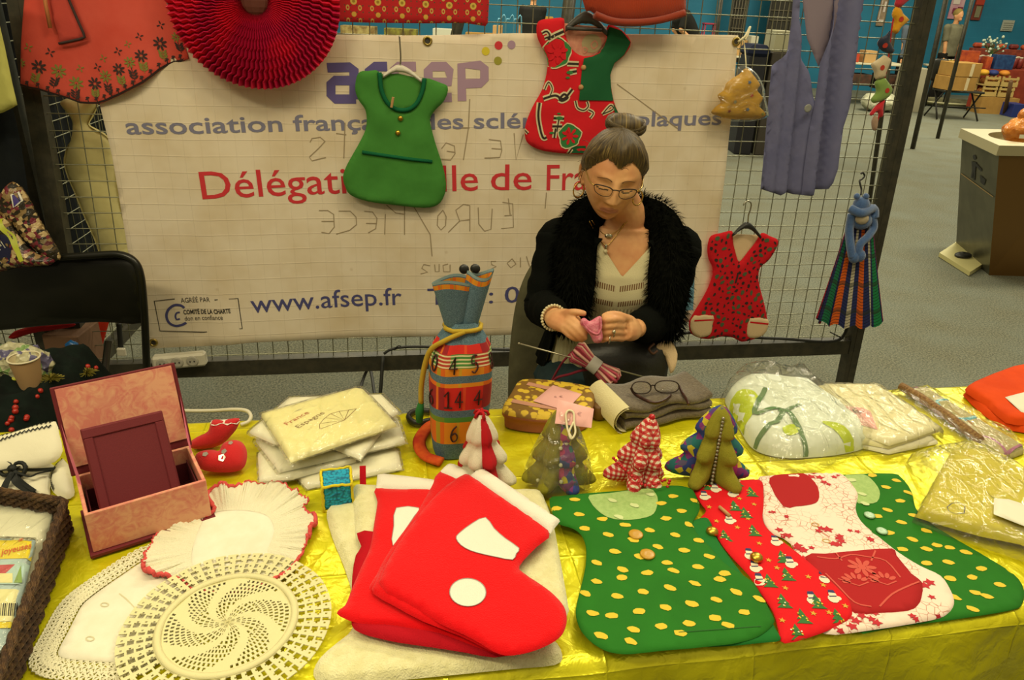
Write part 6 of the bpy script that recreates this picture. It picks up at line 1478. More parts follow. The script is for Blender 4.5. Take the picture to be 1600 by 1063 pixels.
# ================================================================ the seated woman
from mathutils.bvhtree import BVHTree
def remesh(mb, name, mats, voxel, smooth=4, parent=None, origin=None, **k):
    o = mb.build(name, mats, parent, origin, **k)
    m = o.modifiers.new('r', 'REMESH'); m.mode = 'VOXEL'; m.voxel_size = voxel; m.use_smooth_shade = True
    if smooth: q = o.modifiers.new('s', 'SMOOTH'); q.iterations = smooth; q.factor = .5
    dg = bpy.context.evaluated_depsgraph_get(); me = bpy.data.meshes.new_from_object(o.evaluated_get(dg))
    o.modifiers.clear(); o.data = me; me.name = name
    if not me.materials: 
        for q in mats: me.materials.append(q)
    return o
PX0 = ony(945, 500, 2.0).x
hipy = 2.08
def tprof(z):
    P = ((.44, 2.09, .185, .135), (.52, 2.09, .185, .135), (.60, 2.07, .168, .122), (.70, 2.04, .145, .112), (.80, 2.02, .142, .112), (.88, 2.005, .148, .120), (.95, 1.995, .152, .112), (1.00, 1.99, .158, .094), (1.035, 1.985, .140, .078), (1.06, 1.98, .090, .062), (1.085, 1.97, .062, .056), (1.13, 1.955, .052, .052))
    for a, c in zip(P, P[1:]):
        if a[0] <= z <= c[0]:
            f = (z - a[0]) / (c[0] - a[0]); f = f * f * (3 - 2 * f) if False else f
            return [a[i] + (c[i] - a[i]) * f for i in (1, 2, 3)]
    return P[-1][1:] if z > 1 else P[0][1:]
def tx(z): return PX0 + .022 * max(0, (z - .7) / .4)
def torso(z, g, k=1., out=0.):
    cy_, rx, ry = tprof(z); n = 2.3; cg, sg = math.cos(g), math.sin(g); kk = (abs(cg) ** n + abs(sg) ** n) ** (-1 / n)
    bust = .018 * math.exp(-((z - .885) / .05) ** 2) * (math.exp(-((math.degrees(g) + 125) / 22) ** 2) + math.exp(-((math.degrees(g) + 55) / 22) ** 2)) if g < 0 else 0
    return V((tx(z) + (rx * k + out) * kk * cg, cy_ + (ry * k + out + bust) * kk * sg, z))
skin = M('skin', 'dca873', .5, col2='cc8e60', ns=14, bump=[(220, .15, .001)], spec=.35)
lipm = M('lip_skin', 'b97a62', .5); lash = M('dark_lash_line', '4a3420', .7)
b = MB()
zs = [.44 + .03 * i for i in range(21)] + [1.055, 1.068]
b.sheet([[torso(z, 2 * math.pi * j / 36) for j in range(36)] for z in zs], 0, closed_u=True)
o_ = len(b.v); b.f.append(tuple(range(36))[::-1]); b.m.append(0); b.s.append(True); n_ = len(zs); b.f.append(tuple(range((n_ - 1) * 36, n_ * 36))); b.m.append(0); b.s.append(True)
# neck
HO = ony(957, 276, 1.885)                                     # middle of the head
hpit, hrol, hyaw = R_(15), R_(-5), R_(0)
HR = Matrix.Rotation(hrol, 3, 'Y') .inverted() @ Matrix.Rotation(hyaw, 3, 'Z') @ Matrix.Rotation(hpit, 3, 'X')
def hw(x, y, z): return HO + HR @ V((x, y, z))
b.tube(sm([V((tx(1.02), 1.985, .99)), V((tx(1.05), 1.975, 1.05)), V((tx(1.1), 1.958, 1.11)), hw(0, .030, -.03)], 4, False), [.085, .078, .070, .063, .058, .054, .051, .049, .048, .047, .046, .045, .044], 20)
def gauss(x, z, cx, cz, sx, sz): return math.exp(-((x - cx) / sx) ** 2 - ((z - cz) / sz) ** 2)
def head_pt(u, v, grow=0.):
    """u around (face at -pi/2), v latitude"""
    nx, ny, nz = math.cos(v) * math.cos(u), math.cos(v) * math.sin(u), math.sin(v)
    x, y, z = .0715 * nx, .092 * ny, .112 * nz
    if z < 0:
        f = -z / .112; x *= 1 - .30 * f ** 1.6
        if y > 0: y *= 1 - .45 * f
        else: y *= 1 - .06 * f
    else:
        if y > 0: y *= 1.06
        x *= 1 + .04 * math.sin(min(1, z / .112) * math.pi)
    if ny < .1:
        w = min(1, (.1 - ny) / .5); d = 0.
        nose = gauss(x, 0, 0, 0, .010 + .004 * max(0, min(1, (.02 - z) / .04)), 1) * (0 if z > .034 else (max(0, (.034 - z) / .056) ** .8 if z > -.022 else max(0, 1 - (-.022 - z) / .010)))
        d += .0235 * nose
        for s in (-1, 1):
            d += .006 * gauss(x, z, s * .0125, -.023, .0065, .007)
            d -= .011 * gauss(x, z, s * .030, .014, .017, .012)
            d += .0075 * gauss(x, z, s * .031, .010, .014, .0085)
            d -= .0020 * gauss(x, z, s * .031, .0035, .014, .0018)
            d += .004 * gauss(x, z, s * .030, .034, .022, .007)
            d += .005 * gauss(x, z, s * .044, -.010, .018, .018)
            d -= .0035 * gauss(x, z, s * (.026 + .22 * max(0, (-.03 - z))), -.042, .0045, .016)
        d += .0060 * gauss(x, z, 0, -.049, .019, .0045) + .0070 * gauss(x, z, 0, -.0605, .016, .0050) - .0035 * gauss(x, z, 0, -.0545, .022, .0016)
        d += .008 * gauss(x, z, 0, -.090, .020, .014) - .004 * gauss(x, z, 0, -.074, .018, .005)
        y -= d * w
    q = V((x, y, z))
    if grow: q += V((nx / .0715, ny / .092, nz / .112)).normalized() * grow
    return q
NU, NV = 180, 130
vs = []; 
for i in range(NV + 1):
    v = -math.pi / 2 + math.pi * i / NV
    for j in range(NU): vs.append(HO + HR @ head_pt(2 * math.pi * j / NU, v))
fs = [(i * NU + j, i * NU + (j + 1) % NU, (i + 1) * NU + (j + 1) % NU, (i + 1) * NU + j) for i in range(NV) for j in range(NU)]
b.add(vs, fs, 0)
for s in (-1, 1):                                             # ears
    b.tube([hw(s * .070, .012 + .013 * math.cos(a) + .004, -.002 + .028 * math.sin(a)) + HR @ V((s * (.006 + .006 * math.cos(a)), 0, 0)) for a in [k * math.pi / 9 for k in range(18)]], .0048, 8, closed=True)
    b.ell(hw(s * .071, .010, -.004), (.006, .013, .024), 0, HR, 10, 8); b.ell(hw(s * .073, .004, -.030), (.005, .007, .009), 0, HR, 8, 6)
# arms: her right arm is at the picture's left
SR, SL = V((PX0 - .150, 1.99, 1.005)), V((PX0 + .182, 1.99, 1.000))
ER, EL = ony(851, 478, 1.90), ony(1030, 500, 1.90)
WR, WL = ony(864, 494, 1.735), ony(993, 514, 1.735)
for S, E_, W_ in ((SR, ER, WR), (SL, EL, WL)):
    b.tube(sm([S + V((0, 0, .0)), S.lerp(E_, .5), E_], 4, False), [.052, .05, .048, .047, .046, .044, .042, .041, .040], 16)
    b.ell(S, .055); b.ell(E_, .041); b.tube(sm([E_, E_.lerp(W_, .5), W_], 4, False), [.040, .040, .038, .036, .034, .031, .028, .026, .024], 14)
# hands
def finger(pts, r0, r1):
    L = sm(pts, 4, False); n = len(L); b.tube(L, [r0 + (r1 - r0) * i / (n - 1) for i in range(n)], 10); b.ell(L[-1], r1, 0, None, 10, 8); b.ell(L[0], r0)
def HP(px, py, y): return ony(px, py, y)
# her right hand: back of the hand up, fingers reaching right and down over the work
pR = HP(880, 500, 1.685)
b.tube(sm([WR, HP(872, 497, 1.705), HP(884, 503, 1.675), HP(893, 508, 1.655)], 4, False), [.026, .027, .030, .033, .036, .038, .039, .038, .037, .036, .034, .033, .031], 14, flat=.62, upv=(0, -.6, .8))
finger([HP(888, 496, 1.660), HP(900, 503, 1.640), HP(909, 512, 1.630), HP(915, 520, 1.632)], .0092, .0070)
finger([HP(887, 503, 1.650), HP(899, 512, 1.630), HP(908, 521, 1.622), HP(914, 528, 1.626)], .0094, .0070)
finger([HP(884, 510, 1.645), HP(895, 519, 1.628), HP(904, 527, 1.624), HP(909, 532, 1.630)], .0090, .0068)
finger([HP(879, 515, 1.645), HP(889, 524, 1.632), HP(896, 529, 1.630), HP(901, 531, 1.636)], .0080, .0060)
finger([HP(876, 494, 1.690), HP(889, 489, 1.665), HP(901, 488, 1.652), HP(912, 490, 1.650)], .0112, .0078)
# her left hand: fingers curled towards the left round the knitting
b.tube(sm([WL, HP(984, 512, 1.705), HP(974, 512, 1.680)], 5, False), [.025, .027, .030, .033, .035, .036, .037, .037, .036, .035, .033], 14, flat=.66, upv=(0, -.75, .65))
for py, l, r in ((499, 942, .0094), (509, 936, .0096), (519, 935, .0092), (529, 941, .0080)):
    finger([HP(972, py + 1, 1.668), HP(960, py, 1.643), HP(948, py + 1, 1.638), HP(l, py + 4, 1.652)], r, r * .78)
finger([HP(982, 499, 1.690), HP(968, 493, 1.668), HP(955, 491, 1.656), HP(944, 494, 1.654)], .0112, .0078)
# legs and feet
for s in (-1, 1):
    H_, K_, A_ = V((PX0 + s * .09, 2.07, .545)), V((PX0 + s * .105, 1.68, .545)), V((PX0 + s * .11, 1.76, .09))
    b.tube(sm([H_, H_.lerp(K_, .5), K_], 4, False), [.088, .088, .086, .084, .080, .074, .068, .062, .056], 16); b.ell(K_, .056)
    b.tube(sm([K_, K_.lerp(A_, .4) + V((0, .02, 0)), A_], 4, False), [.054, .056, .057, .056, .052, .046, .040, .036, .034], 14)
    b.tube(sm([A_ + V((0, .04, -.045)), A_ + V((0, -.05, -.045)), A_ + V((0, -.15, -.062))], 4, False), [.034, .036, .038, .040, .041, .041, .040, .036, .026], 12, flat=.7)
person = remesh(b, 'person', [skin, lipm, lash], .0034, 3, None, V((PX0, 2.0, 0)), label='seated woman in black fur-collared cardigan and cream top, knitting with head bowed', cat='person')
me = person.data
while len(me.materials) < 3: me.materials.append((skin, lipm, lash)[len(me.materials)])
inv = HR.transposed(); o0 = ORG[person.name]
mi = np.zeros(len(me.polygons), dtype=np.int32)
for p in me.polygons:
    q = inv @ (V(p.center) + o0 - HO)
    if q.y < -.05 and abs(q.x) < .024 and -.067 < q.z < -.0435 and (q.x / .024) ** 2 + ((q.z + .055) / .0115) ** 2 < 1: mi[p.index] = 1
    for s in (-1, 1):
        if q.y < -.04 and abs(q.x - s * .031) < .0145 and abs(q.z - (.0035 - 14 * (q.x - s * .031) ** 2 * -1)) < .0017: mi[p.index] = 2
me.polygons.foreach_set('material_index', mi); me.polygons.foreach_set('use_smooth', np.ones(len(me.polygons), dtype=bool)); me.update()
bv = BVHTree.FromPolygons([V(v.co) + o0 for v in me.vertices], [tuple(p.vertices) for p in me.polygons])
def on_body(px, py, out=.003):
    r = ray(px, py).normalized(); h, n, i, dd = bv.ray_cast(CAM, r)
    return (h if h else ony(px, py, 1.9)) - r * out
# hair, drawn up into a knot
def f_hair(t, co):
    v = t.map(t.uv, sc=(22, 1.6, 1)); n = t.noise(v, 4, 4, .7); n2 = t.noise(co, 16, 2)
    c = t.mix(t.step(n, .35, .65), lin('20170c'), lin('5e4c24')); c = t.mix(t.math('MULTIPLY', t.step(n, .5, .7), t.step(n2, .5, .62)), c, lin('8c7640')); t.col(c); t.bump(n, .6, .003)
hairm = M('dark_blond_hair', '5a4420', .5, fn=f_hair, spec=.4)
b = MB(); keep = []
nu, nv = 140, 80
def hairline(u):
    d_ = abs(((u + math.pi / 2 + math.pi) % (2 * math.pi)) - math.pi)      # 0 at the face, pi at the back
    d_ = math.degrees(d_)
    for (a, za), (c, zc) in zip(((0, .062), (14, .072), (32, .076), (50, .060), (66, .036), (84, .012), (105, -.014), (130, -.055), (180, -.062)), ((14, .072), (32, .076), (50, .060), (66, .036), (84, .012), (105, -.014), (130, -.055), (180, -.062), (181, -.062))):
        if a <= d_ <= c: return za + (zc - za) * (d_ - a) / (c - a)
vs = []; uv = []; zz = []
for i in range(nv + 1):
    v = -.75 + (math.pi / 2 + .75) * i / nv
    for j in range(nu):
        u = 2 * math.pi * j / nu; q0 = head_pt(u, v); ed = max(0, min(1, (q0.z - hairline(u)) / .025))
        vol = (.0006 + .014 * ed ** .8) * (1 + .12 * noise.noise(V((u * 9, v * 2.5, 0)))) + (.010 * math.exp(-((math.degrees(((u + math.pi / 2 + math.pi) % (2 * math.pi)) - math.pi) - 5) / 38) ** 2) * math.exp(-((q0.z - .090) / .022) ** 2))
        vs.append(HO + HR @ head_pt(u, v, vol)); uv.append((j / nu, i / nv)); zz.append(q0.z - hairline(u))
fs = [f for i in range(nv) for j in range(nu) for f in [(i * nu + j, i * nu + (j + 1) % nu, (i + 1) * nu + (j + 1) % nu, (i + 1) * nu + j)] if max(zz[k] for k in f) > 0]
b.add(vs, fs, 0, uv)
bun = hw(.012, .055, .118)
for k in range(26):
    a0 = rnd.uniform(0, 6.28); tilt = rnd.uniform(-.5, .5); rr = rnd.uniform(.016, .026); L = []
    ax_ = V((math.sin(tilt) * .6, -.25 + rnd.uniform(-.3, .3), 1)).normalized(); e1_ = ax_.orthogonal().normalized(); e2_ = ax_.cross(e1_)
    for i in range(15): g = a0 + i * .36; L.append(bun + HR @ (V(((e1_ * math.cos(g) + e2_ * math.sin(g)).x * rr * 1.9, (e1_ * math.cos(g) + e2_ * math.sin(g)).y * rr * 1.25, (e1_ * math.cos(g) + e2_ * math.sin(g)).z * rr * 1.0)) + ax_ * rnd.uniform(-.002, .002)) + HR @ V((0, 0, rnd.uniform(-.006, .010) * 0)) )
    b.tube(L, [.0075 * math.sin(math.pi * (i + .7) / 15.4) + .001 for i in range(15)], 6)
b.ell(bun, (.050, .034, .027), 0, HR)
for k in range(30):                                            # flyaway strands
    u = rnd.uniform(0, 6.28); v = rnd.uniform(.1, 1.2); q = head_pt(u, v, .012)
    if q.z < hairline(u): continue
    n = q.normalized(); L = [HO + HR @ (q + n * .012 * t + V((.02 * t * math.cos(k), .02 * t, .01 * t - .02 * t * t))) for t in (0, .35, .7, 1)]; b.tube(L, [.0007, .0006, .0005, .0003], 4)
for s in (-1, 1):
    for k in range(3): b.tube(sm([hw(s * .068, -.012 + .01 * k, .03), hw(s * .078, -.005 + .012 * k, .0), hw(s * (.078 + .006 * k), .004 + .01 * k, -.03)], 4, False), .0008, 4)
b.build('hair', hairm, person)
for s in (-1, 1):
    L = []; b = MB()
    for t in range(9):
        x = s * (.013 + .034 * t / 8); z = .031 + .006 * math.sin(math.pi * (t / 8) ** .8) - .004 * (t / 8); r = HR @ V((0, 1, 0)); h, n, i, dd = bv.ray_cast(hw(x, -.2, z), r); L.append((h if h else hw(x, -.09, z)) - r * .0006)
    b.tube(L, [.0022 * (1 - .6 * t / 8) for t in range(9)], 6, flat=.6); b.build('eyebrow', M('brow_hair', '6a4a28', .9), person)
# glasses
b = MB(); fy = -.104
def gp_(x, z): return hw(x, fy + 1.9 * x * x * 3, z)
for s in (-1, 1):
    up_ = [gp_(s * x, z) for x, z in ((.009, .017), (.016, .021), (.032, .022), (.048, .019), (.0535, .014))]; b.tube(sm(up_, 4, False), .0016, 6)
    lo_ = [gp_(s * x, z) for x, z in ((.009, .017), (.009, .006), (.016, -.003), (.033, -.005), (.048, .001), (.0535, .014))]; b.tube(sm(lo_, 4, False), .0009, 6)
    b.tube(sm([gp_(s * .0535, .015), hw(s * .066, -.070, .017), hw(s * .076, .0, .020)], 4, False), .0014, 6, 1)
b.tube(sm([gp_(-.009, .016), hw(0, fy - .003, .019), gp_(.009, .016)], 4, False), .0016, 6)
for s in (-1, 1):
    pts = [gp_(s * x, z) for x, z in ((.009, .017), (.016, .021), (.032, .022), (.048, .019), (.0535, .014), (.048, .001), (.033, -.005), (.016, -.003), (.009, .006))]; b.add(pts, [tuple(range(9))], 2)
b.build('eyeglasses', [gfr, M('gold_spectacle_arm', 'b89a50', .3, .9), film('clear_spectacle_lens', gloss=.06, haze=.0, rough=.02)], person)
for s in (-1, 1): b = MB(); c = hw(s * .078, .002, -.052); b.tube([c + V((.017 * math.cos(a) * .85, .012 * math.cos(a), .019 * math.sin(a))) for a in [k * math.pi / 10 for k in range(20)]], .0020, 6, closed=True); b.build('hoop_earring', M('gold_jewellery', 'c9a858', .25, .95), person)
# cream knitted top with a V neck and two rows of openwork
def f_knt(t, co):
    x = t.xyz(t.uv); r = t.math('SINE', t.math('MULTIPLY', x[0], 620.)); lo = t.math('LESS_THAN', x[1], .855)
    t.bump(t.math('MULTIPLY', r, lo), .35, .003, t.bump(t.noise(co, 420, 2), .5, .0015))
    def row(z0):
        zz_ = t.math('ADD', x[1], t.math('MULTIPLY', t.math('ABSOLUTE', x[0]), -.22)); inb = t.math('COMPARE', zz_, z0, .0085)
        return t.math('MULTIPLY', t.math('MULTIPLY', inb, t.stripe(x[0], .0062, .0036)), t.math('MULTIPLY', t.math('LESS_THAN', t.math('ABSOLUTE', x[0]), .07), t.math('GREATER_THAN', t.math('ABSOLUTE', x[0]), .006)))
    holes = t.math('MULTIPLY', t.math('MULTIPLY', t.math('COMPARE', t.math('ABSOLUTE', x[0]), .006, .0022), t.stripe(x[1], .021, .006)), t.math('LESS_THAN', x[1], .85))
    m = t.math('MAXIMUM', t.math('MAXIMUM', row(.915), row(.868)), holes)
    t.col(t.mix(m, lin('d6cda2'), lin('7d5a38')))
knt = M('cream_knit', 'd6cda2', .95, fn=f_knt, sheen=.3, spec=.1)
b = MB(); grid = []; uv = []; NG = 110
def ztop(g):
    z = 1.045
    for _ in range(30):
        x = abs(torso(z, g).x - tx(z) - .004)
        zn = .950 + 1.30 * x if x < .095 else 1.045
        z = z * .5 + min(1.045, zn) * .5
    return z
for i in range(71):
    for j in range(NG + 1):
        g = -math.pi / 2 + R_(115) * (2 * j / NG - 1); z = .585 + (ztop(g) - .585) * i / 70; p = torso(z, g, 1., .009 + (.010 * math.sin(j * .9) * max(0, (.68 - z) / .1))); grid.append(p); uv.append((p.x - tx(.85), z))
fs = []
for i in range(70):
    for j in range(NG):
        f = (i * (NG + 1) + j, i * (NG + 1) + j + 1, (i + 1) * (NG + 1) + j + 1, (i + 1) * (NG + 1) + j)
        fs.append(f)
b.add(grid, fs, 0, uv); b.add([p - V((0, -.004, 0)) for p in grid], [f[::-1] for f in fs], 0, uv); b.build('knitted_vest_top', knt, person)
# dark teal trousers
trs = cloth('dark_teal_trousers', '2c3f42', '25363a', ns=30)
b = MB()
for s in (-1, 1):
    H_, K_, A_ = V((PX0 + s * .09, 2.05, .55)), V((PX0 + s * .105, 1.68, .548)), V((PX0 + s * .11, 1.76, .10))
    b.tube(sm([H_, H_.lerp(K_, .5), K_], 4, False), [.098, .100, .098, .095, .090, .084, .078, .072, .068], 18); b.ell(K_, .068)
    b.tube(sm([K_, K_.lerp(A_, .4) + V((0, .02, 0)), A_], 4, False), [.066, .067, .067, .066, .064, .062, .060, .058, .058], 16)
b.ell(V((PX0, 2.09, .53)), (.20, .15, .10))
remesh(b, 'trousers', [trs], .009, 4, person)
# black cardigan
knb = M('black_knit', '0d0f0c', .95, bump=[(350, .6, .002), (40, .4, .006)], spec=.06)
b = MB(); NG = 90; zt = [.60 + (1.05 - .60) * i / 40 for i in range(41)]
def cardi(z, j):
    op_ = R_(26 + 34 * min(1, max(0, (.97 - z) / .22))); g0 = -math.pi / 2 + op_; g = g0 + (2 * math.pi - 2 * op_) * j / NG; return torso(z, g if g < math.pi else g - 2 * math.pi, 1.04, .018 + .004 * math.sin(j * .7 + z * 20))
b.sheet([[cardi(z, j) for j in range(NG + 1)] for z in zt], 0, thick=.010)
for S, E_, W_ in ((SR, ER, WR), (SL, EL, WL)):
    W2 = W_.lerp(E_, .06); pts = sm([S + V((0, 0, .010)), S.lerp(E_, .5) + V((0, .0, 0)), E_], 6, False); rs = [.066 - .008 * i / (len(pts) - 1) + .003 * math.sin(i * 1.7) for i in range(len(pts))]; b.tube(pts, rs, 18); b.ell(S, .068); b.ell(E_, .058)
    pts = sm([E_, E_.lerp(W2, .5), W2], 6, False); b.tube(pts, [.058 - .018 * i / (len(pts) - 1) + .0025 * math.sin(i * 1.5) for i in range(len(pts))], 18)
cardigan = b.build('cardigan', knb, person)
fur = M('black_fur', '090a08', .95, spec=.0, col2='12130f', ns=60)
b = MB(); paths = []
for s in (-1, 1):
    L = [(0, .085, 1.085), (s * .060, .070, 1.085), (s * .105, .010, 1.070), (s * .128, -.065, 1.010), (s * .128, -.118, .930), (s * .130, -.130, .865), (s * .136, -.118, .805)]
    pts = sm([V((tx(1.0) + x, 1.985 + y, z)) for x, y, z in L], 6, False); n = len(pts); rs = [.046 + .016 * math.sin(math.pi * min(1, i / (n - 1) * 1.05)) for i in range(n)]; rs[-1] = .030
    b.tube(pts, rs, 16, flat=.8); b.ell(pts[-1], .030); paths.append((pts, rs))
for pts, rs in paths:
    n = len(pts)
    for k in range(5200):
        t = rnd.uniform(0, n - 1.001); i = int(t); p = V(pts[i]).lerp(V(pts[i + 1]), t - i); tg = (V(pts[min(i + 1, n - 1)]) - V(pts[i])).normalized(); x_ = tg.orthogonal().normalized(); y_ = tg.cross(x_); g = rnd.uniform(0, 6.283); nr = (x_ * math.cos(g) + y_ * math.sin(g)); r = rs[i] * .90
        q = p + nr * r; dr = (nr + tg * rnd.uniform(.1, 1.0) + V((0, 0, -.35)) + V((rnd.uniform(-1, 1), rnd.uniform(-1, 1), rnd.uniform(-1, 1))) * .35).normalized(); L = rnd.uniform(.014, .030); w = dr.cross(nr).normalized() * rnd.uniform(.0008, .0016) if dr.cross(nr).length > 1e-4 else x_ * .001
        m_ = q + dr * L * .55; tip = q + dr * L + V((0, 0, -.004)); b.add([q - w, q + w, m_ + w * .8, m_ - w * .8, tip], [(0, 1, 2, 3), (3, 2, 4)], 0)
b.build('fur_collar', fur, person)
# jewellery
gj = MATS['gold_jewellery']; pearlw = M('pearl_bead', 'd2c69c', .3)
b = MB(); b.tube(sm([on_body(x, y, .004) for x, y in ((925, 345), (932, 356), (941, 364), (950, 368), (958, 365), (968, 358), (976, 348))], 4, False), .0011, 5); b.tube(sm([on_body(x, y, .004) for x, y in ((921, 346), (930, 364), (940, 378), (947, 384), (954, 379), (966, 364), (980, 346))], 4, False), .0011, 5)
b.ell(on_body(951, 369, .006), (.011, .004, .007), 1); b.ell(on_body(947, 386, .006), (.004, .004, .008), 1); b.ell(on_body(946, 393, .014), .006, 2); b.build('necklace', [gj, M('silver_jewellery', 'b8b49a', .25, .9), pearlw], person)
b = MB(); ax_ = (WR - HP(872, 497, 1.705)).normalized(); e1_ = ax_.orthogonal().normalized(); e2_ = ax_.cross(e1_); cW = WR.lerp(HP(872, 497, 1.705), .12)
for k in range(26): g = 2 * math.pi * k / 26; b.ell(cW + e1_ * math.cos(g) * .032 + e2_ * math.sin(g) * .032 + V((0, 0, -.004)), .0042, 0, None, 8, 6)
b.build('pearl_bracelet', pearlw, person)
b = MB()
for px, py in ((959, 520), (952, 530)):
    c = HP(px, py, 1.638); b.tube([c + V((0, .0105 * math.cos(a), .0105 * math.sin(a))) for a in [k * math.pi / 8 for k in range(16)]], .0017, 6, closed=True)
b.ell(HP(959, 519, 1.626), (.005, .004, .005)); b.build('rings', M('silver_jewellery', 'b8b49a', .25, .9), person)

# ---------------------------------------------------------------- her work: knitting, needle, skein, bag
pinkn = M("pink_net_knit", "c8607a", .85, col2="da8c98", ns=90, bump=[(320, .8, .002)])
fk = Fr(HP(926, 516, 1.628), (1, .15, 0), (0, .3, 1))
b = MB(); hk = b.pad(sm(fk.pp([(908, 499), (914, 497), (921, 502), (930, 497), (938, 494), (941, 502), (940, 514), (942, 528), (937, 536), (928, 535), (922, 524), (913, 514), (907, 507)]), 3), fk, 0, .012, .014, .006, two=True, wr=.006, ws=70)
b.tube(sm([fk.hit(x, y, .012) for x, y in ((909, 500), (914, 510), (924, 519), (934, 522), (939, 512), (938, 496))], 4, False), .0028, 6)
b.build('knitting', pinkn, label='small piece of pink knitting held in the woman’s hands', cat='knitting')
b = MB(); A_, B_ = HP(811, 537, 1.70), HP(1016, 592, 1.70); b.tube([A_, B_], .0024, 8); b.ell(A_, .0035); b.build('knitting_needle', M('grey_metal_needle', 'b0aa90', .3, .8), label='long pale knitting needle slanting across the woman’s lap', cat='needle')
yp = M('rose_yarn', 'b84a5c', .9, bump=[(600, .6, .001)]); yc = M('pale_peach_yarn', 'dcae98', .9, bump=[(600, .6, .001)])
a0, a1 = HP(897, 547, 1.72), HP(962, 596, 1.68); dirv = (a1 - a0); ll = dirv.length; dn = dirv.normalized(); s1 = dn.orthogonal().normalized(); s2 = dn.cross(s1)
d = thing('yarn_skein', (a0 + a1) / 2 - V((0, 0, .03)), 'skein of rose and peach yarn with paper band lying on the woman’s lap', 'yarn')
for mt, nm, seed in ((yp, 'yarn_strands', 1), (yc, 'pale_strands', 2)):
    b = MB(); rr = random.Random(seed)
    for k in range(16 if seed == 1 else 9):
        g = rr.uniform(0, 6.28); R0 = rr.uniform(.018, .026); L = []
        for i in range(25):
            t = i / 12; u = t if t <= 1 else 2 - t; sgn = 1 if t <= 1 else -1; w = R0 * (.55 + .75 * abs(2 * u - 1) ** 1.3) * (1 if .03 < u < .97 else .6); aa = g + (0 if sgn > 0 else 2.2) + .5 * u; L.append(a0 + dn * ll * u + (s1 * math.cos(aa) + s2 * math.sin(aa)) * w)
        b.tube(L, .0036, 6, closed=False)
    b.build(nm, mt, d)
b = MB(); c = a0.lerp(a1, .48); b.tube([c - dn * .014, c + dn * .014], .021, 18, cap=False); b.build('paper_band', M('white_paper_band', 'c9c6ba', .5), d)
b = MB(); b.tube(sm([a1, HP(940, 580, 1.70), HP(915, 578, 1.72), HP(890, 585, 1.72), HP(868, 592, 1.74), HP(858, 610, 1.78)], 5, False), .0036, 6); b.tube(sm([HP(900, 545, 1.73), HP(880, 565, 1.74), HP(865, 590, 1.76), HP(858, 606, 1.78)], 5, False), .0030, 6); b.build('loose_yarn', M('dark_rose_yarn', '8a2438', .9), d)
lea = M('black_leather', '17160f', .5, bump=[(140, .3, .002)])
d = thing('handbag', HP(1010, 585, 1.80), 'black handbag with cream lining flap resting on the woman’s lap', 'handbag')
fbg = Fr(HP(985, 600, 1.80), (1, .12, 0), (0, .40, 1))
b = MB(); b.pad(sm(fbg.pp([(905, 542), (940, 536), (985, 532), (1030, 528), (1044, 536), (1046, 560), (1040, 600), (1034, 628), (985, 634), (930, 630), (915, 600), (908, 570)]), 3), fbg, 0, .042, .06, .014, two=True, wr=.006, ws=18); b.build('bag_body', lea, d)
b = MB(); b.pad(sm(fbg.pp([(1018, 542), (1034, 529), (1044, 531), (1053, 552), (1050, 572), (1042, 582), (1034, 556)]), 2), fbg, .030, .006, .006, .008); b.build('lining_flap', cream, d)
b = MB(); b.tube(sm([fbg.hit(1022, 537, .05), fbg.hit(1014, 545, .055), fbg.hit(1020, 553, .05), fbg.hit(1027, 548, .048)], 4, False), .0035, 6); b.build('strap_end', M('brown_leather_strap', '5a3a26', .6), d)

# ---------------------------------------------------------------- her chair, with a grey jacket on its back
chm = M('black_chair_plastic', '1d1e1a', .5); jack = cloth('grey_green_jacket', '5f5c44', '55523c', ns=20)
cx_ = ony(925, 560, 2.2).x
d = thing('chair', V((cx_, 2.1, 0)), 'black chair the woman sits on, grey jacket over its left side', 'chair')
def rot_pad(b, pts, fr, *a, **k): return b.pad(sm(pts, 3), fr, *a, **k)
fs_ = Fr((cx_, 2.05, .40), (1, .05, 0), (-.05, 1, 0)); b = MB(); rot_pad(b, [(-.20, -.20), (.20, -.20), (.22, 0), (.20, .22), (-.20, .22), (-.22, 0)], fs_, 0, .03, .03, .03); b.build('seat', chm, d)
fb_ = Fr((cx_, 2.27, .44), (1, .05, 0), (0, .16, 1)); b = MB()
hbk = lambda x, y: -.25 * x * x * -1 * 1.2
rot_pad(b, [(-.21, .02), (.21, .02), (.225, .20), (.20, .38), (.10, .44), (-.10, .44), (-.20, .38), (-.225, .20)], fb_, 0, .012, .012, .03, hfun=lambda x, y: 1.3 * x * x); b.build('backrest', chm, d)
for sx in (-1, 1):
    for sy in (-1, 1): b = MB(); b.tube([V((cx_ + sx * .18, 2.06 + sy * .18, .41)), V((cx_ + sx * .21, 2.06 + sy * .22, 0))], .012, 8); b.build('leg', steel, d)
b = MB(); b.tube(sm([V((cx_ - .225, 2.06, .43)), V((cx_ - .228, 2.16, .46)), V((cx_ - .215, 2.25, .55)), V((cx_ - .20, 2.29, .75))], 5, False), .016, 10); b.build('frame_tube', chm, d)
fj = Fr(ony(830, 500, 2.20), (1, .1, 0), (0, .12, 1)); b = MB()
b.pad(sm(fj.pp([(852, 394), (838, 404), (824, 424), (812, 452), (803, 490), (797, 540), (794, 600), (800, 660), (850, 660), (880, 600), (900, 500), (890, 400)]), 3), fj, 0, .022, .03, .016, wr=.010, ws=12)
b.build('jacket', jack, label='grey green jacket hung over the back of the woman’s chair', cat='jacket')
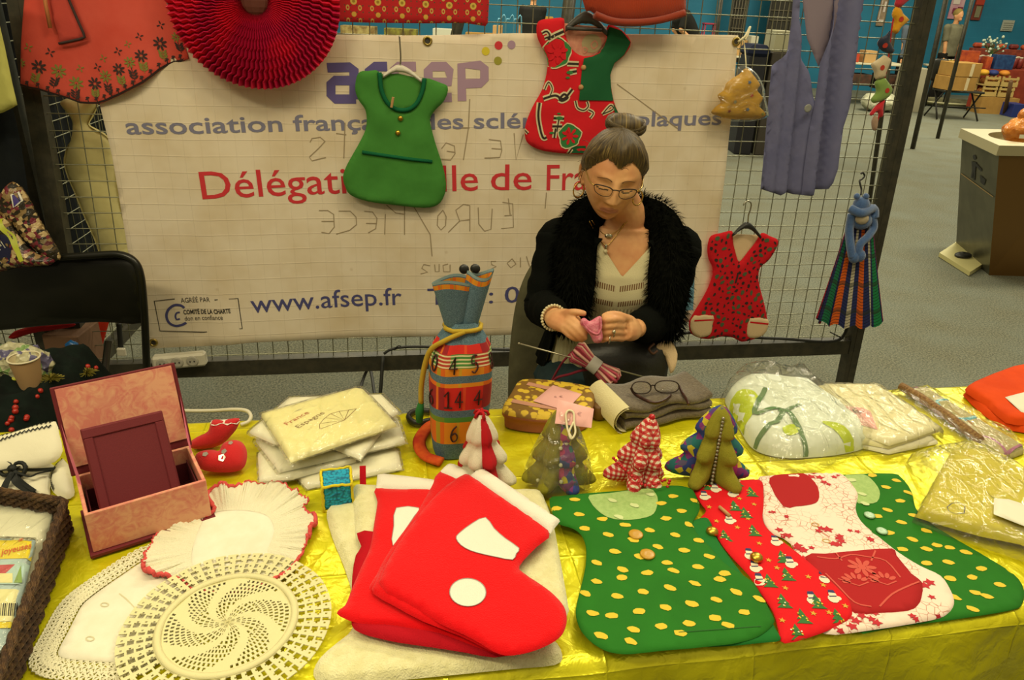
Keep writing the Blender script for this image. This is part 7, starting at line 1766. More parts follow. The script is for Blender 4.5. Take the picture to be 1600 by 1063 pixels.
# ================================================================ the left corner
YC = 2.10
fch = Fr((0, YC, 0), (1, -.03, 0), (0, .10, 1))
def cq(pts): return fch.pp(pts)
blackm = M('black_lacquered_metal', '15160f', .28, .2, col2='1d1c14', ns=6); blackv = M('black_vinyl_seat', '171810', .4)
cA = ony(90, 560, YC)
d = thing('folding_chair', V((cA.x, 1.9, 0)), 'black folding chair with a broad backrest at the left, heaped with goods', 'chair')
b = MB(); bk = sm(cq([(-38, 422), (-20, 410), (60, 407), (150, 401), (185, 400), (206, 410), (217, 432), (222, 470), (222, 506), (150, 506), (60, 512), (-40, 516), (-44, 470)]), 3)
b.pad(resamp(bk, .02), fch, 0, .010, .015, .03, hfun=lambda x, y: -.02 * math.cos((x - cA.x) * 5)); b.build('backrest', blackm, d)
b = MB(); tub = sm([fch.hit(x, y, .012) for x, y in ((-46, 600), (-46, 520), (-44, 440), (-30, 413), (60, 405), (150, 399), (188, 398), (210, 409), (220, 432), (225, 480), (228, 540), (231, 620))], 5, False); b.tube(tub, .012, 10); b.build('back_frame', blackm, d)
seatc = V((cA.x, 1.84, .45)); b = MB(); b.box(seatc, (.40, .40, .025), 0, None, .01); b.build('seat', blackv, d)
for sx in (-1, 1):
    b = MB(); b.tube([V((cA.x + sx * .215, 2.04, .60)), V((cA.x + sx * .215, 1.66, .012))], .011, 8); b.build('leg', blackm, d)
    b = MB(); b.tube([V((cA.x + sx * .19, 1.72, .44)), V((cA.x + sx * .20, 2.18, .012))], .011, 8); b.build('leg', blackm, d)
dkg = cloth('dark_green_velvet', '0c1912', '060d0a', ns=14); rber = M('red_berry_bead', 'a8281c', .25); gtins = M('gold_tinsel', '8f8434', .4, .5)
hx0, hx1, hy0, hy1 = cA.x - .27, cA.x + .27, 1.50, 2.01
def heap(x, y):
    fx = (x - hx0) / (hx1 - hx0); fy = (y - hy0) / (hy1 - hy0); e = min(fx, 1 - fx, fy, 1 - fy); k = min(1, e / .16); k = k * k * (3 - 2 * k)
    return .468 + (.115 + .05 * fy + .034 * noise.noise(V((x * 11, y * 11, 2))) + .026 * noise.noise(V((x * 30, y * 30, 5)))) * k + (0 if y > 1.64 else -.10 * (1.64 - y) / .14)
b = MB(); n = 60
b.sheet([[V((hx0 + (hx1 - hx0) * i / n, hy0 + (hy1 - hy0) * j / n, heap(hx0 + (hx1 - hx0) * i / n, hy0 + (hy1 - hy0) * j / n))) for i in range(n + 1)] for j in range(n + 1)], 0, thick=.004)
d = thing('velvet_cloth', V((cA.x, 1.82, .46)), 'heap of dark green velvet cloth trimmed with red berries on the black folding chair', 'cloth')
b.build('cloth', dkg, d)
def on_heap(px, py, up=0.):
    r = ray(px, py); t = .9
    for k in range(400):
        t += .004; p = CAM + r * t
        if hx0 < p.x < hx1 and hy0 < p.y < hy1 and p.z < heap(p.x, p.y) + up: return p
    p = CAM + r * 1.6; return V((p.x, min(max(p.y, hy0 + .02), hy1 - .02), heap(min(max(p.x, hx0), hx1), min(max(p.y, hy0 + .02), hy1 - .02)) + up))
for x, y in ((25, 628), (24, 637), (24, 643), (18, 653), (17, 657), (12, 662), (18, 672), (42, 652), (41, 655), (58, 620), (63, 611), (36, 602), (137, 573), (150, 575), (210, 566), (214, 570), (205, 562)): b = MB(); b.ell(on_heap(x, y, .006), rnd.uniform(.006, .0085), 0, None, 8, 6); b.build('red_berry', rber, d)
for cx0, cy0 in ((80, 592), (135, 583), (210, 564)):
    b = MB(); c = on_heap(cx0, cy0, .008)
    for k in range(120):
        g = rnd.uniform(0, 6.28); r = rnd.uniform(.01, .04); q = c + V((r * math.cos(g), r * math.sin(g) * .7, .02 * (1 - r / .04))); b.tube([c, q], .0008, 3, cap=False)
    b.build('gold_tinsel', gtins, d)
# things standing in the heap
cupm = M('cardboard_cup', 'b89468', .7); cupin = M('cup_inside', 'cfc29a', .6)
cb = on_heap(48, 600); cb.z -= .012
d = thing('paper_cup', cb, 'paper coffee cup standing in the green velvet on the black chair', 'cup')
b = MB(); b.lathe([(.026, 0), (.0265, .002), (.038, .092)], cb, 0, 28, cap=False); b.build('cup_wall', cupm, d)
b = MB(); b.lathe([(.0365, .091), (.025, .004), (.001, .004)], cb, 0, 28, cap=False); b.build('cup_inside', cupin, d)
b = MB(); b.tube([cb + V((.0385 * math.cos(g), .0385 * math.sin(g), .093)) for g in [k * math.pi / 16 for k in range(32)]], .0024, 8, closed=True); b.build('rolled_rim', M('cup_rim', 'd8cfae', .5), d)
def f_crum(t, co):
    v = t.voro(co, 38, out='Color'); x = t.xyz(v); c = t.mix(t.step(x[0], .5, .52), lin('b4b08e'), lin('7c9a5c')); c = t.mix(t.step(x[1], .75, .78), c, lin('5c5878')); t.col(c); t.bump(t.voro(co, 55), .9, .01)
b = MB(); c = on_heap(30, 580, .02); b.ell(c + V((-.02, .04, .0)), (.085, .05, .062), 0, None, 40, 24); b.v = [tuple(V(v) + V((0, 0, 1)) * .020 * noise.noise(V(v) * 38) + V((1, 0, 0)) * .012 * noise.noise(V(v) * 45 + V((3, 1, 2)))) for v in b.v]
b.build('crumpled_bag', M('crumpled_print_plastic', 'b4b08e', .3, fn=f_crum), label='crumpled pale plastic bag beside the paper cup on the chair', cat='plastic bag')
b = MB(); c = on_heap(28, 590, .004); fq = Fr(c, (1, .2, .15), (-.1, .8, .5)); b.pad([(-.03, -.012), (.035, -.006), (.045, .016), (-.02, .012)], fq, 0, .004, .006, .01); b.build('sweet_wrapper', M('lime_yellow_wrapper', 'b8bc1c', .4), label='lime yellow wrapper lying under the crumpled bag on the chair', cat='wrapper')
# box behind the chair with a red cloth and a blue packet
zb_ = ony(90, 525, 2.27).z; x0_, x1_ = ony(64, 525, 2.27).x, ony(120, 525, 2.27).x
b = MB(); b.box(V(((x0_ + x1_) / 2, 2.34, zb_ / 2)), (x1_ - x0_, .14, zb_), 0, None, .004); b.build('cardboard_box', M('brown_cardboard', '6f5038', .8), label='tall brown cardboard box on the floor just behind the black folding chair', cat='box')
b = MB(); fr_ = TBz(zb_ + .002); fq = Fr(ony(60, 520, 2.26), (1, 0, .10), (0, .25, 1)); b.pad(sm(fq.pp([(15, 527), (22, 518), (45, 511), (75, 507), (112, 504), (116, 510), (90, 515), (60, 519), (40, 524), (22, 530)]), 2), fq, .0, .02, .015, .012, two=True); b.build('red_cloth', cloth('plain_red_cotton', 'a81c1c'), label='red cloth rolled along the top of the brown box behind the chair', cat='cloth')
b = MB(); fq = Fr(ony(112, 560, 2.24), (1, .1, 0), (0, .3, 1)); b.pad(fq.pp([(101, 538), (110, 531), (122, 536), (128, 560), (122, 580), (112, 566), (104, 552)]), fq, 0, .012, .014, .01, wr=.006, ws=50, two=True); b.build('blue_packet', M('shiny_blue_wrapper', '1a64a0', .3, col2='0e3c70', ns=40), label='shiny blue packet beside the brown box behind the chair', cat='packet')
# sweets in shiny bags hanging on the far left panel
def f_sweet(t, co):
    v = t.voro(t.uv, 95, out='Color'); x = t.xyz(v); c = t.mix(t.step(x[0], .55, .6), lin('2a2418'), lin('8a7048')); c = t.mix(t.step(x[1], .7, .74), c, lin('6e2430')); c = t.mix(t.step(x[2], .8, .83), c, lin('c0a878')); t.col(c); t.bump(t.noise(co, 60, 3), .8, .006)
swm = M('sweets_foil_print', '4a3a24', .25, fn=f_sweet); lime2 = M('lime_edge', 'a8b01c', .4); prp = M('logo_purple', '3a2c78', .4); wl = M('logo_white', 'd0cec0', .4); nv_ = M('logo_navy', '1a1c3c', .4)
fsw = Fr(ony(50, 340, 2.20), (1, .05, 0), (0, .12, 1))
d = thing('sweet_bag', fsw.hit(60, 405), 'shiny printed sweet bag with purple logo hanging behind the folding chair, upper one', 'sweet bag')
b = MB(); hs = b.pad(sm(fsw.pp([(-10, 318), (8, 292), (20, 284), (32, 292), (48, 318), (62, 345), (78, 372), (92, 395), (94, 406), (80, 408), (50, 385), (20, 352), (-10, 330)]), 2), fsw, 0, .03, .03, .014, wr=.008, ws=30, two=True)
q = fsw.pp([(27, 303), (34, 299), (41, 312), (36, 318), (31, 322)]); b.decal(q, fsw, hs, 2, .0015); b.stroke(q, .004, fsw, hs, 3, .002, closed=True); b.stroke(sm(fsw.pp([(21, 287), (38, 297), (52, 318), (66, 342), (72, 352)]), 3, False), .010, fsw, hs, 1, .002)
b.build('bag', [swm, lime2, prp, wl], d)
fsw2 = Fr(ony(20, 380, 2.15), (1, .05, 0), (0, .12, 1))
d = thing('sweet_bag', fsw2.hit(30, 412), 'shiny printed sweet bag with white lettering and lime edge, lower at far left', 'sweet bag')
b = MB(); hs = b.pad(sm(fsw2.pp([(-20, 330), (3, 340), (12, 346), (24, 362), (40, 384), (60, 398), (82, 404), (80, 414), (30, 418), (-20, 420)]), 2), fsw2, 0, .03, .03, .014, wr=.008, ws=30, two=True)
b.decal(fsw2.pp([(-18, 345), (6, 348), (18, 364), (28, 380), (24, 408), (-18, 412)]), fsw2, hs, 4, .0012, .03)
b.text('bleu', fsw2, fsw2.at(-3, 393), fsw2.at(18, 384), .045, hs, 3, .02, .003); b.stroke(sm(fsw2.pp([(3, 342), (12, 355), (24, 368), (33, 385), (44, 405)]), 3, False), .012, fsw2, hs, 1, .002); b.decal(fsw2.pp([(-6, 366), (8, 360), (10, 372), (-6, 380)]), fsw2, hs, 2, .002)
b.build('bag', [swm, lime2, prp, wl, nv_], d)
# garments on the panels
flp = Fr(leftf.w((0, 0), .05), V((1, -.10, 0)), (0, 0, 1))
palg = cloth('pale_cream_garment', 'c3c06c', 'b5b260', ns=10)
b = MB(); fwh = Fr(ony(10, 100, 2.18), (1, -.08, 0), (0, 0, 1)); b.pad(fwh.pp([(-90, -60), (-20, -60), (0, 36), (8, 70), (13, 95), (20, 130), (28, 164), (0, 177), (-60, 190), (-110, 196)]), fwh, 0, .012, .012, .02, hfun=lambda x, y: .01 * math.sin(x * 30)); b.build('cream_garment', palg, label='pale cream garment hanging at the top left edge', cat='garment')
coat = cloth('navy_black_coat', '10151a', '181c1c', ns=8)
b = MB(); fco = Fr(ony(20, 260, 2.30), (1, -.08, 0), (0, 0, 1)); b.pad(sm(fco.pp([(-90, 60), (-20, 70), (8, 120), (26, 175), (38, 230), (48, 300), (58, 380), (50, 420), (0, 430), (-100, 430)]), 2), fco, 0, .03, .03, .03, hfun=lambda x, y: .012 * math.sin(x * 26)); b.build('dark_coat', coat, label='dark navy coat hanging at far left behind the cream garment', cat='coat')
fsd = Fr(side.w((0, 0), 0), V((-.10, 1, 0)), (0, 0, 1))
b = MB(); b.pad([(.12, .48), (.20, .42), (.50, .44), (.86, .40), (.92, .60), (.90, 1.2), (.86, 1.75), (.60, 1.85), (.30, 1.84), (.12, 1.7)], fsd, -.05, .03, .04, .035, hfun=lambda x, y: .012 * math.sin(x * 30)); b.build('dark_coat', coat, label='dark coat hanging inside the side mesh panel behind the cream dress', cat='coat')
crm = cloth('cream_muslin', 'cfc68c', 'c0b67c', ns=9)
b = MB(); q = sm(GR.pp([(96, 158), (105, 174), (114, 187), (115, 200), (112, 216), (105, 231), (101, 254), (107, 277), (118, 302), (131, 335), (146, 368), (156, 396), (162, 430), (166, 470), (210, 470), (206, 420), (198, 370), (190, 323), (184, 269), (176, 230), (166, 212), (150, 202), (139, 194), (146, 180), (153, 158), (130, 150)], -.12), 3)
b.pad(q, GR, -.12, .035, .04, .016, two=True, hfun=lambda x, y: .010 * math.sin(x * 46 + y * 9)); b.build('cream_dress', crm, label='cream muslin dress with narrow waist hanging behind the mesh at left', cat='dress')
b = MB(); b.pad(GR.pp([(138, 498), (172, 498), (166, 520), (159, 545), (156, 600), (150, 600), (143, 545)], -.10), GR, -.10, .006, .008, .012); b.build('red_pennant', cloth('orange_red_cotton', 'd23a24'), label='orange red cloth point hanging behind the mesh, seen under the chair back', cat='cloth')
b = MB(); b.tube(sm([GR.hit(186, 505, .03), GR.hit(187, 520, .03), GR.hit(189, 545, .035)], 4, False), .009, 8); b.build('black_plug', cab, label='black plug hanging on its lead at the mesh under the chair back', cat='plug')
b = MB(); b.box(GR.hit(190, 550, .045), (.03, .012, .03), 0, None, .003); b.build('white_tag', wpl, label='small white plug piece below the black plug on the mesh', cat='plug')

# ================================================================ the far end of the hall
def bx_(name, px0, py0, px1, py1, Y, dp, mat, label, cat, z0=None, group=None, bev=.004):
    """a box whose front fills the picture box at depth Y; z0 sets it on a surface"""
    a, c = ony(px0, py1, Y), ony(px1, py0, Y); zb = a.z if z0 is None else z0; zt = c.z if z0 is None else z0 + max(.02, c.z - a.z)
    b = MB(); b.box(V(((a.x + c.x) / 2, Y + dp / 2, (zb + zt) / 2)), (abs(c.x - a.x), dp, zt - zb), 0, None, bev); return b.build(name, mat, label=label, cat=cat, group=group)
tabm = M('far_table_top', 'c9c3a4', .6); carton = M('carton', 'a8803c', .8, col2='9a7434', ns=6); cart2 = M('carton_pale', 'b8925a', .8); metal_d = M('dark_tube', '26241c', .5, .3)
def table(x0, x1, Y, dp, label, cloth_m=None, top=.75):
    d = thing('trestle_table', V(((x0 + x1) / 2, Y + dp / 2, 0)), label, 'table')
    b = MB(); b.box(V(((x0 + x1) / 2, Y + dp / 2, top - .015)), (x1 - x0, dp, .03), 0, None, .004); b.build('table_top', tabm if not cloth_m else cloth_m, d)
    if cloth_m:
        b = MB(); rows = []
        for z in (top - .002, top - .2, top - .45, .08): rows.append([V((x0 + (x1 - x0) * i / 60, Y - .012 - .012 * math.sin(i * .9) * (top - z), z)) for i in range(61)])
        b.sheet(rows, 0, thick=.004); b.build('table_skirt', cloth_m, d)
    for x in (x0 + .08, x1 - .08):
        for y in (Y + .06, Y + dp - .06): b = MB(); b.tube([V((x, y, 0)), V((x, y, top - .03))], .016, 6); b.build('leg', metal_d, d)
    return d
redcl = cloth('brick_red_tablecloth', '8c3a26', '7a3020', ns=8)
YT = 14.6
xa, xb = ony(1525, 110, YT).x, ony(1690, 110, YT).x
table(xa, xb, YT, .9, 'far table with brick red cloth under the red pots at right', redcl)
xc, xd = ony(1325, 110, YT).x, ony(1420, 110, YT).x
table(xc, xd, YT, .8, 'far white table seen through the mesh beside the stocking garland')
xe, xf = ony(1030, 60, YT).x, ony(1215, 60, YT).x
table(xe, xf, YT + .2, .8, 'far table with papers behind the top right of the banner')
xg, xh = ony(520, 60, YT).x, ony(800, 60, YT).x
table(xg, xh, YT + .2, .8, 'far table with cartons above the left of the banner')
pot = M('red_pot', '7c2820', .5, col2='5a1c18', ns=9); jarl = M('pale_lid', 'd0c8ac', .5); ora = M('orange_packet', 'b8501c', .6, col2='8a2c1c', ns=8); blu = M('blue_packet_print', '244a78', .5, col2='16305c', ns=14); yel = M('yellow_jar', 'b8a024', .5)
# pots with pale lids in rows
px0 = 0
proto = None; PY = YT + .45
spots = [(1512 + k * 9.4, 0) for k in range(10)] + [(1516 + k * 9.4, 1) for k in range(9)]
for k, (px, row) in enumerate(spots):
    x = ony(px, 90, PY + row * .25).x; base = V((x, PY + row * .25, .752 + (.30 if row else .14)))
    if row == 0: base.z = .752
    else: base.z = .752
    if proto is None:
        proto = thing('lidded_pot', base, 'dark red lidded pot in the rows on the far table', 'pot', 'dark red pots on the far table')
        b = MB(); b.lathe([(.035, 0), (.052, .02), (.055, .12), (.045, .17), (.03, .18)], base, 0, 12); b.build('pot', pot, proto)
        b = MB(); b.lathe([(.032, .18), (.034, .20), (.02, .205)], base, 0, 12); b.build('lid', jarl, proto); b0 = base
    else: dup(proto, base - b0, 'dark red lidded pot in the rows on the far table')
shelf = thing('display_riser', V(((xa + xb) / 2, YT + .7, .752)), 'dark riser stacked with red goods at the back of the far red table', 'riser')
b = MB(); b.box(V(((xa + xb) / 2 + .1, YT + .82, .752 + .16)), (xb - xa - .3, .14, .32), 0, None, .01); b.build('riser_box', M('dark_red_stack', '5e2018', .7, col2='8c3a20', ns=10), shelf)
for k in range(7):
    b = MB(); b.box(V((xa + .35 + k * .23, YT + .80, 1.08 + .04)), (.16, .13, .09), 0, None, .03); b.build('goods_pack', pot if k % 2 else ora, shelf)
bx_('orange_packets', 1500, 70, 1536, 95, YT + .06, .2, ora, 'bank of orange packets at the left of the far red table', 'packets', .752)
bx_('orange_packets', 1542, 78, 1556, 96, YT + .05, .18, ora, 'small orange packet pile beside the blue packets on the far table', 'packets', .752)
bx_('blue_packets', 1556, 76, 1592, 97, YT + .04, .2, blu, 'bank of dark blue packets on the far red table', 'packets', .752)
b = MB(); c = V((ony(1546, 96, YT + .3).x, YT + .30, .752)); b.lathe([(.05, 0), (.06, .05), (.05, .16), (.03, .22), (.035, .24)], c, 0, 14)
d = thing('flower_vase', c, 'white vase of pale flowers on the far table at right', 'vase'); b.build('vase', M('white_ceramic', 'c8cdb8', .4), d)
b = MB()
for k in range(34):
    g = rnd.uniform(0, 6.28); r = rnd.uniform(.03, .22); t = c + V((r * math.cos(g), r * math.sin(g) * .6, rnd.uniform(.28, .55))); b.tube([c + V((0, 0, .22)), t], .004, 4, cap=False); b.ell(t, rnd.uniform(.015, .030), 1, None, 6, 5)
b.build('flowers', [M('flower_stem', '4a6a34', .8), M('pale_blossom', 'b4c0a8', .8)], d)
for k in range(5):
    x = ony(1474 + k * 5.4, 80, YT - .35).x
# yellow jars on a small stand at the chair
std = table(ony(1462, 90, YT + .3).x, ony(1503, 90, YT + .3).x, YT + .30, .4, 'narrow far table carrying yellow jars behind the black chair')
jp = None
for k in range(5):
    base = V((ony(1472 + k * 5.6, 82, YT + .4).x, YT + .45, .752))
    if jp is None:
        jp = thing('yellow_jar', base, 'small yellow jar in the row behind the black chair', 'jar', 'yellow jars behind the far chair'); jb = base
        b = MB(); b.lathe([(.028, 0), (.032, .01), (.032, .08), (.024, .095)], base, 0, 10); b.build('jar', yel, jp); b = MB(); b.lathe([(.026, .095), (.026, .11), (.001, .112)], base, 0, 10); b.build('lid', jarl, jp)
    else: dup(jp, base - jb, 'small yellow jar in the row behind the black chair')
# black chair with two cartons
YK = 13.3; ck = ony(1500, 150, YK); zs_ = .46
d = thing('folding_chair', V((ck.x, YK, 0)), 'small black folding chair carrying a big carton at the far end of the hall', 'chair')
xl, xr2 = ony(1455, 150, YK).x, ony(1535, 150, YK).x; w_ = xr2 - xl
b = MB(); b.box(V(((xl + xr2) / 2, YK, zs_)), (w_ * .8, .42, .03), 0, None, .01); b.build('seat', blackv, d)
b = MB(); fbk = Fr((xl + .10, YK + .22, .46), (1, 0, 0), (0, .2, 1)); b.pad(sm([(-.08, .14), (.22, .12), (.24, .44), (.10, .48), (-.10, .46)], 2), fbk, 0, .02, .03, .04, two=True); b.build('backrest', blackv, d)
for sx in (-1, 1):
    for sy in (-1, 1): b = MB(); b.tube([V(((xl + xr2) / 2 + sx * w_ * .36, YK - sy * .16, .46)), V(((xl + xr2) / 2 + sx * w_ * .40, YK + sy * .22, .01))], .014, 6); b.build('leg', metal_d, d)
b = MB(); b.tube([V((xl, YK - .2, .22)), V((xr2, YK - .2, .22))], .010, 6); b.build('stretcher', metal_d, d)
c0_, c1_ = ony(1474, 131, YK - .1), ony(1531, 90, YK - .1); hB_ = (c1_.z - c0_.z) / 2; xm = (c0_.x + c1_.x) / 2; wB = c1_.x - c0_.x
for k, lab in enumerate(('lower big brown carton on the seat of the far black chair', 'upper big brown carton stacked on the far black chair')):
    d = thing('carton_box', V((xm, YK, .478 + k * (hB_ + .004))), lab, 'carton', 'cartons on the far chair')
    b = MB(); b.box(V((xm + .02 * k, YK, .478 + hB_ / 2 + k * (hB_ + .004))), (wB, .42, hB_), 0, Matrix.Rotation(.12, 3, 'Z'), .006); b.build('carton', carton, d)
    b = MB(); b.box(V((xm + wB * .2 + .02 * k, YK - .20, .478 + hB_ / 2 + k * (hB_ + .004))), (.05, .02, hB_ * .9), 0, Matrix.Rotation(.12, 3, 'Z')); b.build('packing_tape', M('pale_tape', 'c8b890', .3), d)
cc_ = M('cream_hose_cable', 'a8a47c', .6)
b = MB(); c = onz(1478, 163, .02)
for k in range(5): b.tube([c + V(((.42 + .05 * k) * math.cos(g + k), (.36 + .03 * k) * math.sin(g + k), .015 * k)) for g in [j * math.pi / 14 for j in range(28)]], .018, 6, closed=True)
b.build('cable_coil', cc_, label='coil of cream cable on the floor under the far black chair', cat='cable')
# crates
YR = 14.3
crate_m = M('pale_crate_wood', 'b49a58', .8); fruit = M('mixed_goods', '7a2c1c', .7, col2='b8862c', ns=12)
n_ = 0
for (px0, px1, zz) in ((1536, 1559, .30), (1562, 1586, .30), (1536, 1559, .48), (1562, 1588, .48)):
    x0, x1 = ony(px0, 140, YR).x, ony(px1, 140, YR).x; n_ += 1
    d = thing('wooden_crate', V(((x0 + x1) / 2, YR + .15, zz)), ('lower left', 'lower right', 'upper left', 'upper right')[n_ - 1] + ' pale wooden crate in the far stack under the red cloth', 'crate', 'stacked wooden crates')
    b = MB(); b.box(V(((x0 + x1) / 2, YR + .15, zz + .012)), (x1 - x0, .3, .02)); b.box(V(((x0 + x1) / 2, YR + .008, zz + .05)), (x1 - x0, .016, .055)); b.box(V(((x0 + x1) / 2, YR + .292, zz + .05)), (x1 - x0, .016, .055)); b.box(V(((x0 + x1) / 2, YR + .008, zz + .135)), (x1 - x0, .016, .035))
    for x in (x0 + .02, x1 - .02):
        for y in (YR + .02, YR + .28): b.box(V((x, y, zz + .088)), (.03, .03, .170))
    b.build('crate_slats', crate_m, d)
    b = MB(); b.box(V(((x0 + x1) / 2, YR + .15, zz + .08)), (x1 - x0 - .05, .24, .10), 0, None, .04); b.build('crate_contents', fruit, d)
x0, x1 = ony(1530, 165, YR).x, ony(1588, 165, YR).x
b = MB()
for (cx0, cy0, sx, sy) in (((x0 + x1) / 2, YR - .04, x1 - x0, .01), ((x0 + x1) / 2, YR + .36, x1 - x0, .01), (x0, YR + .16, .01, .40), (x1, YR + .16, .01, .40)): b.box(V((cx0, cy0, .14)), (sx, sy, .28))
b.box(V(((x0 + x1) / 2, YR + .16, .285)), (x1 - x0, .41, .01)); b.build('open_carton', carton, label='long brown carton on the floor under the wooden crates', cat='carton')
for k, (px, col_) in enumerate(((1545, 'c8941c'), (1560, '1c2c6a'), (1578, 'c07a1c'))):
    b = MB(); c = V((ony(px, 108, YR).x, YR + .12, .70)); b.ell(c, (.085, .11, .055), 0, None, 12, 8); b.build('goods_bundle', M('bundle_' + col_, col_, .7), label='%s bundle heaped on top of the wooden crates' % ('yellow', 'navy', 'orange')[k], cat='bundle')
b = MB(); b.tube([onz(1569, 180, 0), V((ony(1588, 128, 13.6).x, 13.75, .62))], .035, 8); b.build('easel_leg', M('brown_wood_leg', '5c4020', .7), label='slanting brown wooden leg beside the crates', cat='support')
bx_('blue_crate', 1586, 142, 1612, 162, 13.9, .4, M('dark_blue_plastic', '1c2c6c', .5), 'dark blue plastic crate at the far right edge', 'crate', .0)
# posters and paper on the blue wall
def poster(px0, py0, px1, py1, mats, decs, label):
    fw = Fr((0, 17.47, 0), (1, 0, 0), (0, 0, 1)); a, c = fw.at(px0, py1), fw.at(px1, py0); b = MB(); x0, y0, x1, y1 = a[0], a[1], c[0], c[1]
    b.box(V(((x0 + x1) / 2, 17.475, (y0 + y1) / 2)), (x1 - x0, .02, y1 - y0))
    for (u0, v0, u1, v1, m) in decs: b.decal([(x0 + (x1 - x0) * u, y0 + (y1 - y0) * v) for u, v in ((u0, v0), (u1, v0), (u1, v1), (u0, v1))], fw, .016, m, .002 + .001 * m)
    b.build('poster', mats, label=label, cat='poster')
poster(1480, -12, 1512, 29, [M('poster_pink', 'b87890', .5, col2='d0b0b0', ns=3), M('poster_wine', '7a2844', .5), M('poster_white', 'd8ccc0', .5)], ((.55, .05, .95, .45, 1), (.1, .55, .6, .95, 2), (.2, .2, .5, .4, 1)), 'pink and white poster on the blue wall behind the standing person')
poster(1516, -12, 1543, 31, [M('poster_rust', '7a3424', .5, col2='5a2a20', ns=3), M('poster_sage', '7c7a5c', .5), M('poster_red2', 'a83824', .5)], ((.25, .1, .8, .5, 1), (.05, .55, .95, .9, 2)), 'rust red poster on the blue wall right of the pink one')
poster(1563, 32, 1586, 48, [M('sheet_paper', 'a8ac9c', .6), M('sheet_lines', '84887c', .6)], tuple((.08, .12 + .2 * k, .92, .16 + .2 * k, 1) for k in range(4)), 'pale ruled sheet of paper on the blue wall at far right')
poster(1368, -14, 1392, 40, [M('poster_photo', '7a6450', .5, col2='b4a080', ns=4), M('poster_white', 'd8ccc0', .5)], ((.1, .1, .2, .9, 1), (.1, .12, .9, .18, 1), (.5, .4, .8, .7, 1)), 'photo poster with white lines behind the mesh beside the waistcoat')
# tall thin posts of other stands
def post(px0, py0, px1, py1, Y, w, label):
    a = ony(px1, py1, Y); c = ony(px0, py0, Y); b = MB(); t = V((a.x + (c.x - a.x), Y, c.z)); e = V((a.x, Y, a.z)); dv_ = (t - e).normalized(); foot = e - dv_ * (e.z / dv_.z); head = foot + dv_ * (2.25 / dv_.z); b.tube([foot, head], w, 4); b.build('stand_post', steel, label=label, cat='post')
post(1478, 0, 1450, 125, 10.0, .034, 'dark post of another stand just right of the mesh panel')
post(1519, 0, 1497, 88, 11.0, .030, 'dark post of another stand in front of the rust red poster')
post(1400, 20, 1374, 205, 6.2, .020, 'slim dark post behind the mesh beside the stocking garland')
post(1127, 0, 1120, 52, 11.0, .028, 'dark post above the banner behind the person in dark sleeves')
post(890, 0, 884, 50, 7.0, .055, 'thick dark post above the banner behind the red print dress')
post(717, 36, 712, 56, 9.0, .06, 'dark post behind the banner top below the patterned cloth')
# assorted goods beyond the mesh
bx_('beige_cabinet', 1420, 60, 1470, 128, 14.0, .5, M('beige_panel', 'a09a80', .6), 'tall beige cabinet behind the right post of the mesh', 'cabinet', .0)
bx_('carton_box', 1354, 62, 1376, 80, YT + .1, .3, cart2, 'orange brown carton on the far white table', 'carton', .752)
bx_('red_box', 1333, 64, 1349, 78, YT + .1, .3, M('orange_red_box', 'b03c1c', .6), 'orange red box at the left of the far white table', 'box', .752)
bx_('dark_crate', 1330, 80, 1372, 96, YT + .05, .4, M('dark_goods', '2a2418', .7, col2='54301c', ns=9), 'dark crate of goods below the cartons by the waistcoat', 'crate', .35)
bx_('dark_crate', 1380, 84, 1420, 106, YT + .05, .4, M('dark_goods', '2a2418', .7), 'dark crate under the far white table near the garland', 'crate', .30)
wbag = M('white_plastic_bag', 'b8b89c', .3, bump=[(9, .8, .06)])
b = MB(); c = onz(1350, 160, 0) + V((-.3, -1.3, 0)); b.ell(c + V((0, 0, .16)), (.32, .25, .17), 0, None, 30, 18); b.v = [tuple(V(v) + V((0, 0, 1)) * .05 * noise.noise(V(v) * 9) + V((1, 0, 0)) * .04 * noise.noise(V(v) * 11)) for v in b.v]; b.build('plastic_bag', wbag, label='bulging white plastic bag on the floor behind the mesh at right', cat='plastic bag')
bx_('carton_box', 770, 12, 786, 41, YT + .3, .3, cart2, 'upright pale carton above the banner, right of the patterned cloth', 'carton', .752)
bx_('carton_box', 727, 40, 782, 54, YT + .25, .3, carton, 'wide brown carton on the far table below the patterned cloth', 'carton', .752)
bx_('white_box', 676, 37, 706, 56, YT + .22, .3, M('white_carton', 'c4c4ac', .6), 'white box on the far table under the patterned cloth', 'box', .752)
bx_('olive_crate', 600, 40, 650, 55, YT + .2, .3, M('olive_goods', '8c8a2c', .7, col2='5a4a1c', ns=8), 'crate of olive goods on the far table above the banner', 'crate', .752)
bx_('brown_crate', 532, 38, 585, 54, YT + .2, .3, M('brown_goods', '6a4a1c', .7, col2='b0a060', ns=8), 'crate of brown goods on the far table beside the paper fan', 'crate', .752)
lb = M('pale_blue_tube', '5c94a8', .4, .3); d = thing('metal_rack', V((ony(795, 50, 12.5).x, 12.5, 0)), 'pale blue tube rack standing beyond the banner', 'rack')
xm_ = ony(795, 50, 12.5).x
for k, dx in enumerate((-.13, .0, .12)):
    b = MB(); b.tube(sm([V((xm_ + dx - .05, 12.5 + .1 * k, 0)), V((xm_ + dx - .05, 12.5 + .1 * k, 1.15)), V((xm_ + dx, 12.5 + .1 * k, 1.25)), V((xm_ + dx + .07, 12.5 + .1 * k, 1.22)), V((xm_ + dx + .07, 12.5 + .1 * k, 0))], 5, False), .012, 6); b.build('hoop', lb, d)
bx_('yellow_box', 850, 4, 866, 28, YT + .3, .3, M('ochre_box', 'a8842c', .7), 'ochre box on the wall side beyond the red print dress', 'box', 1.0)
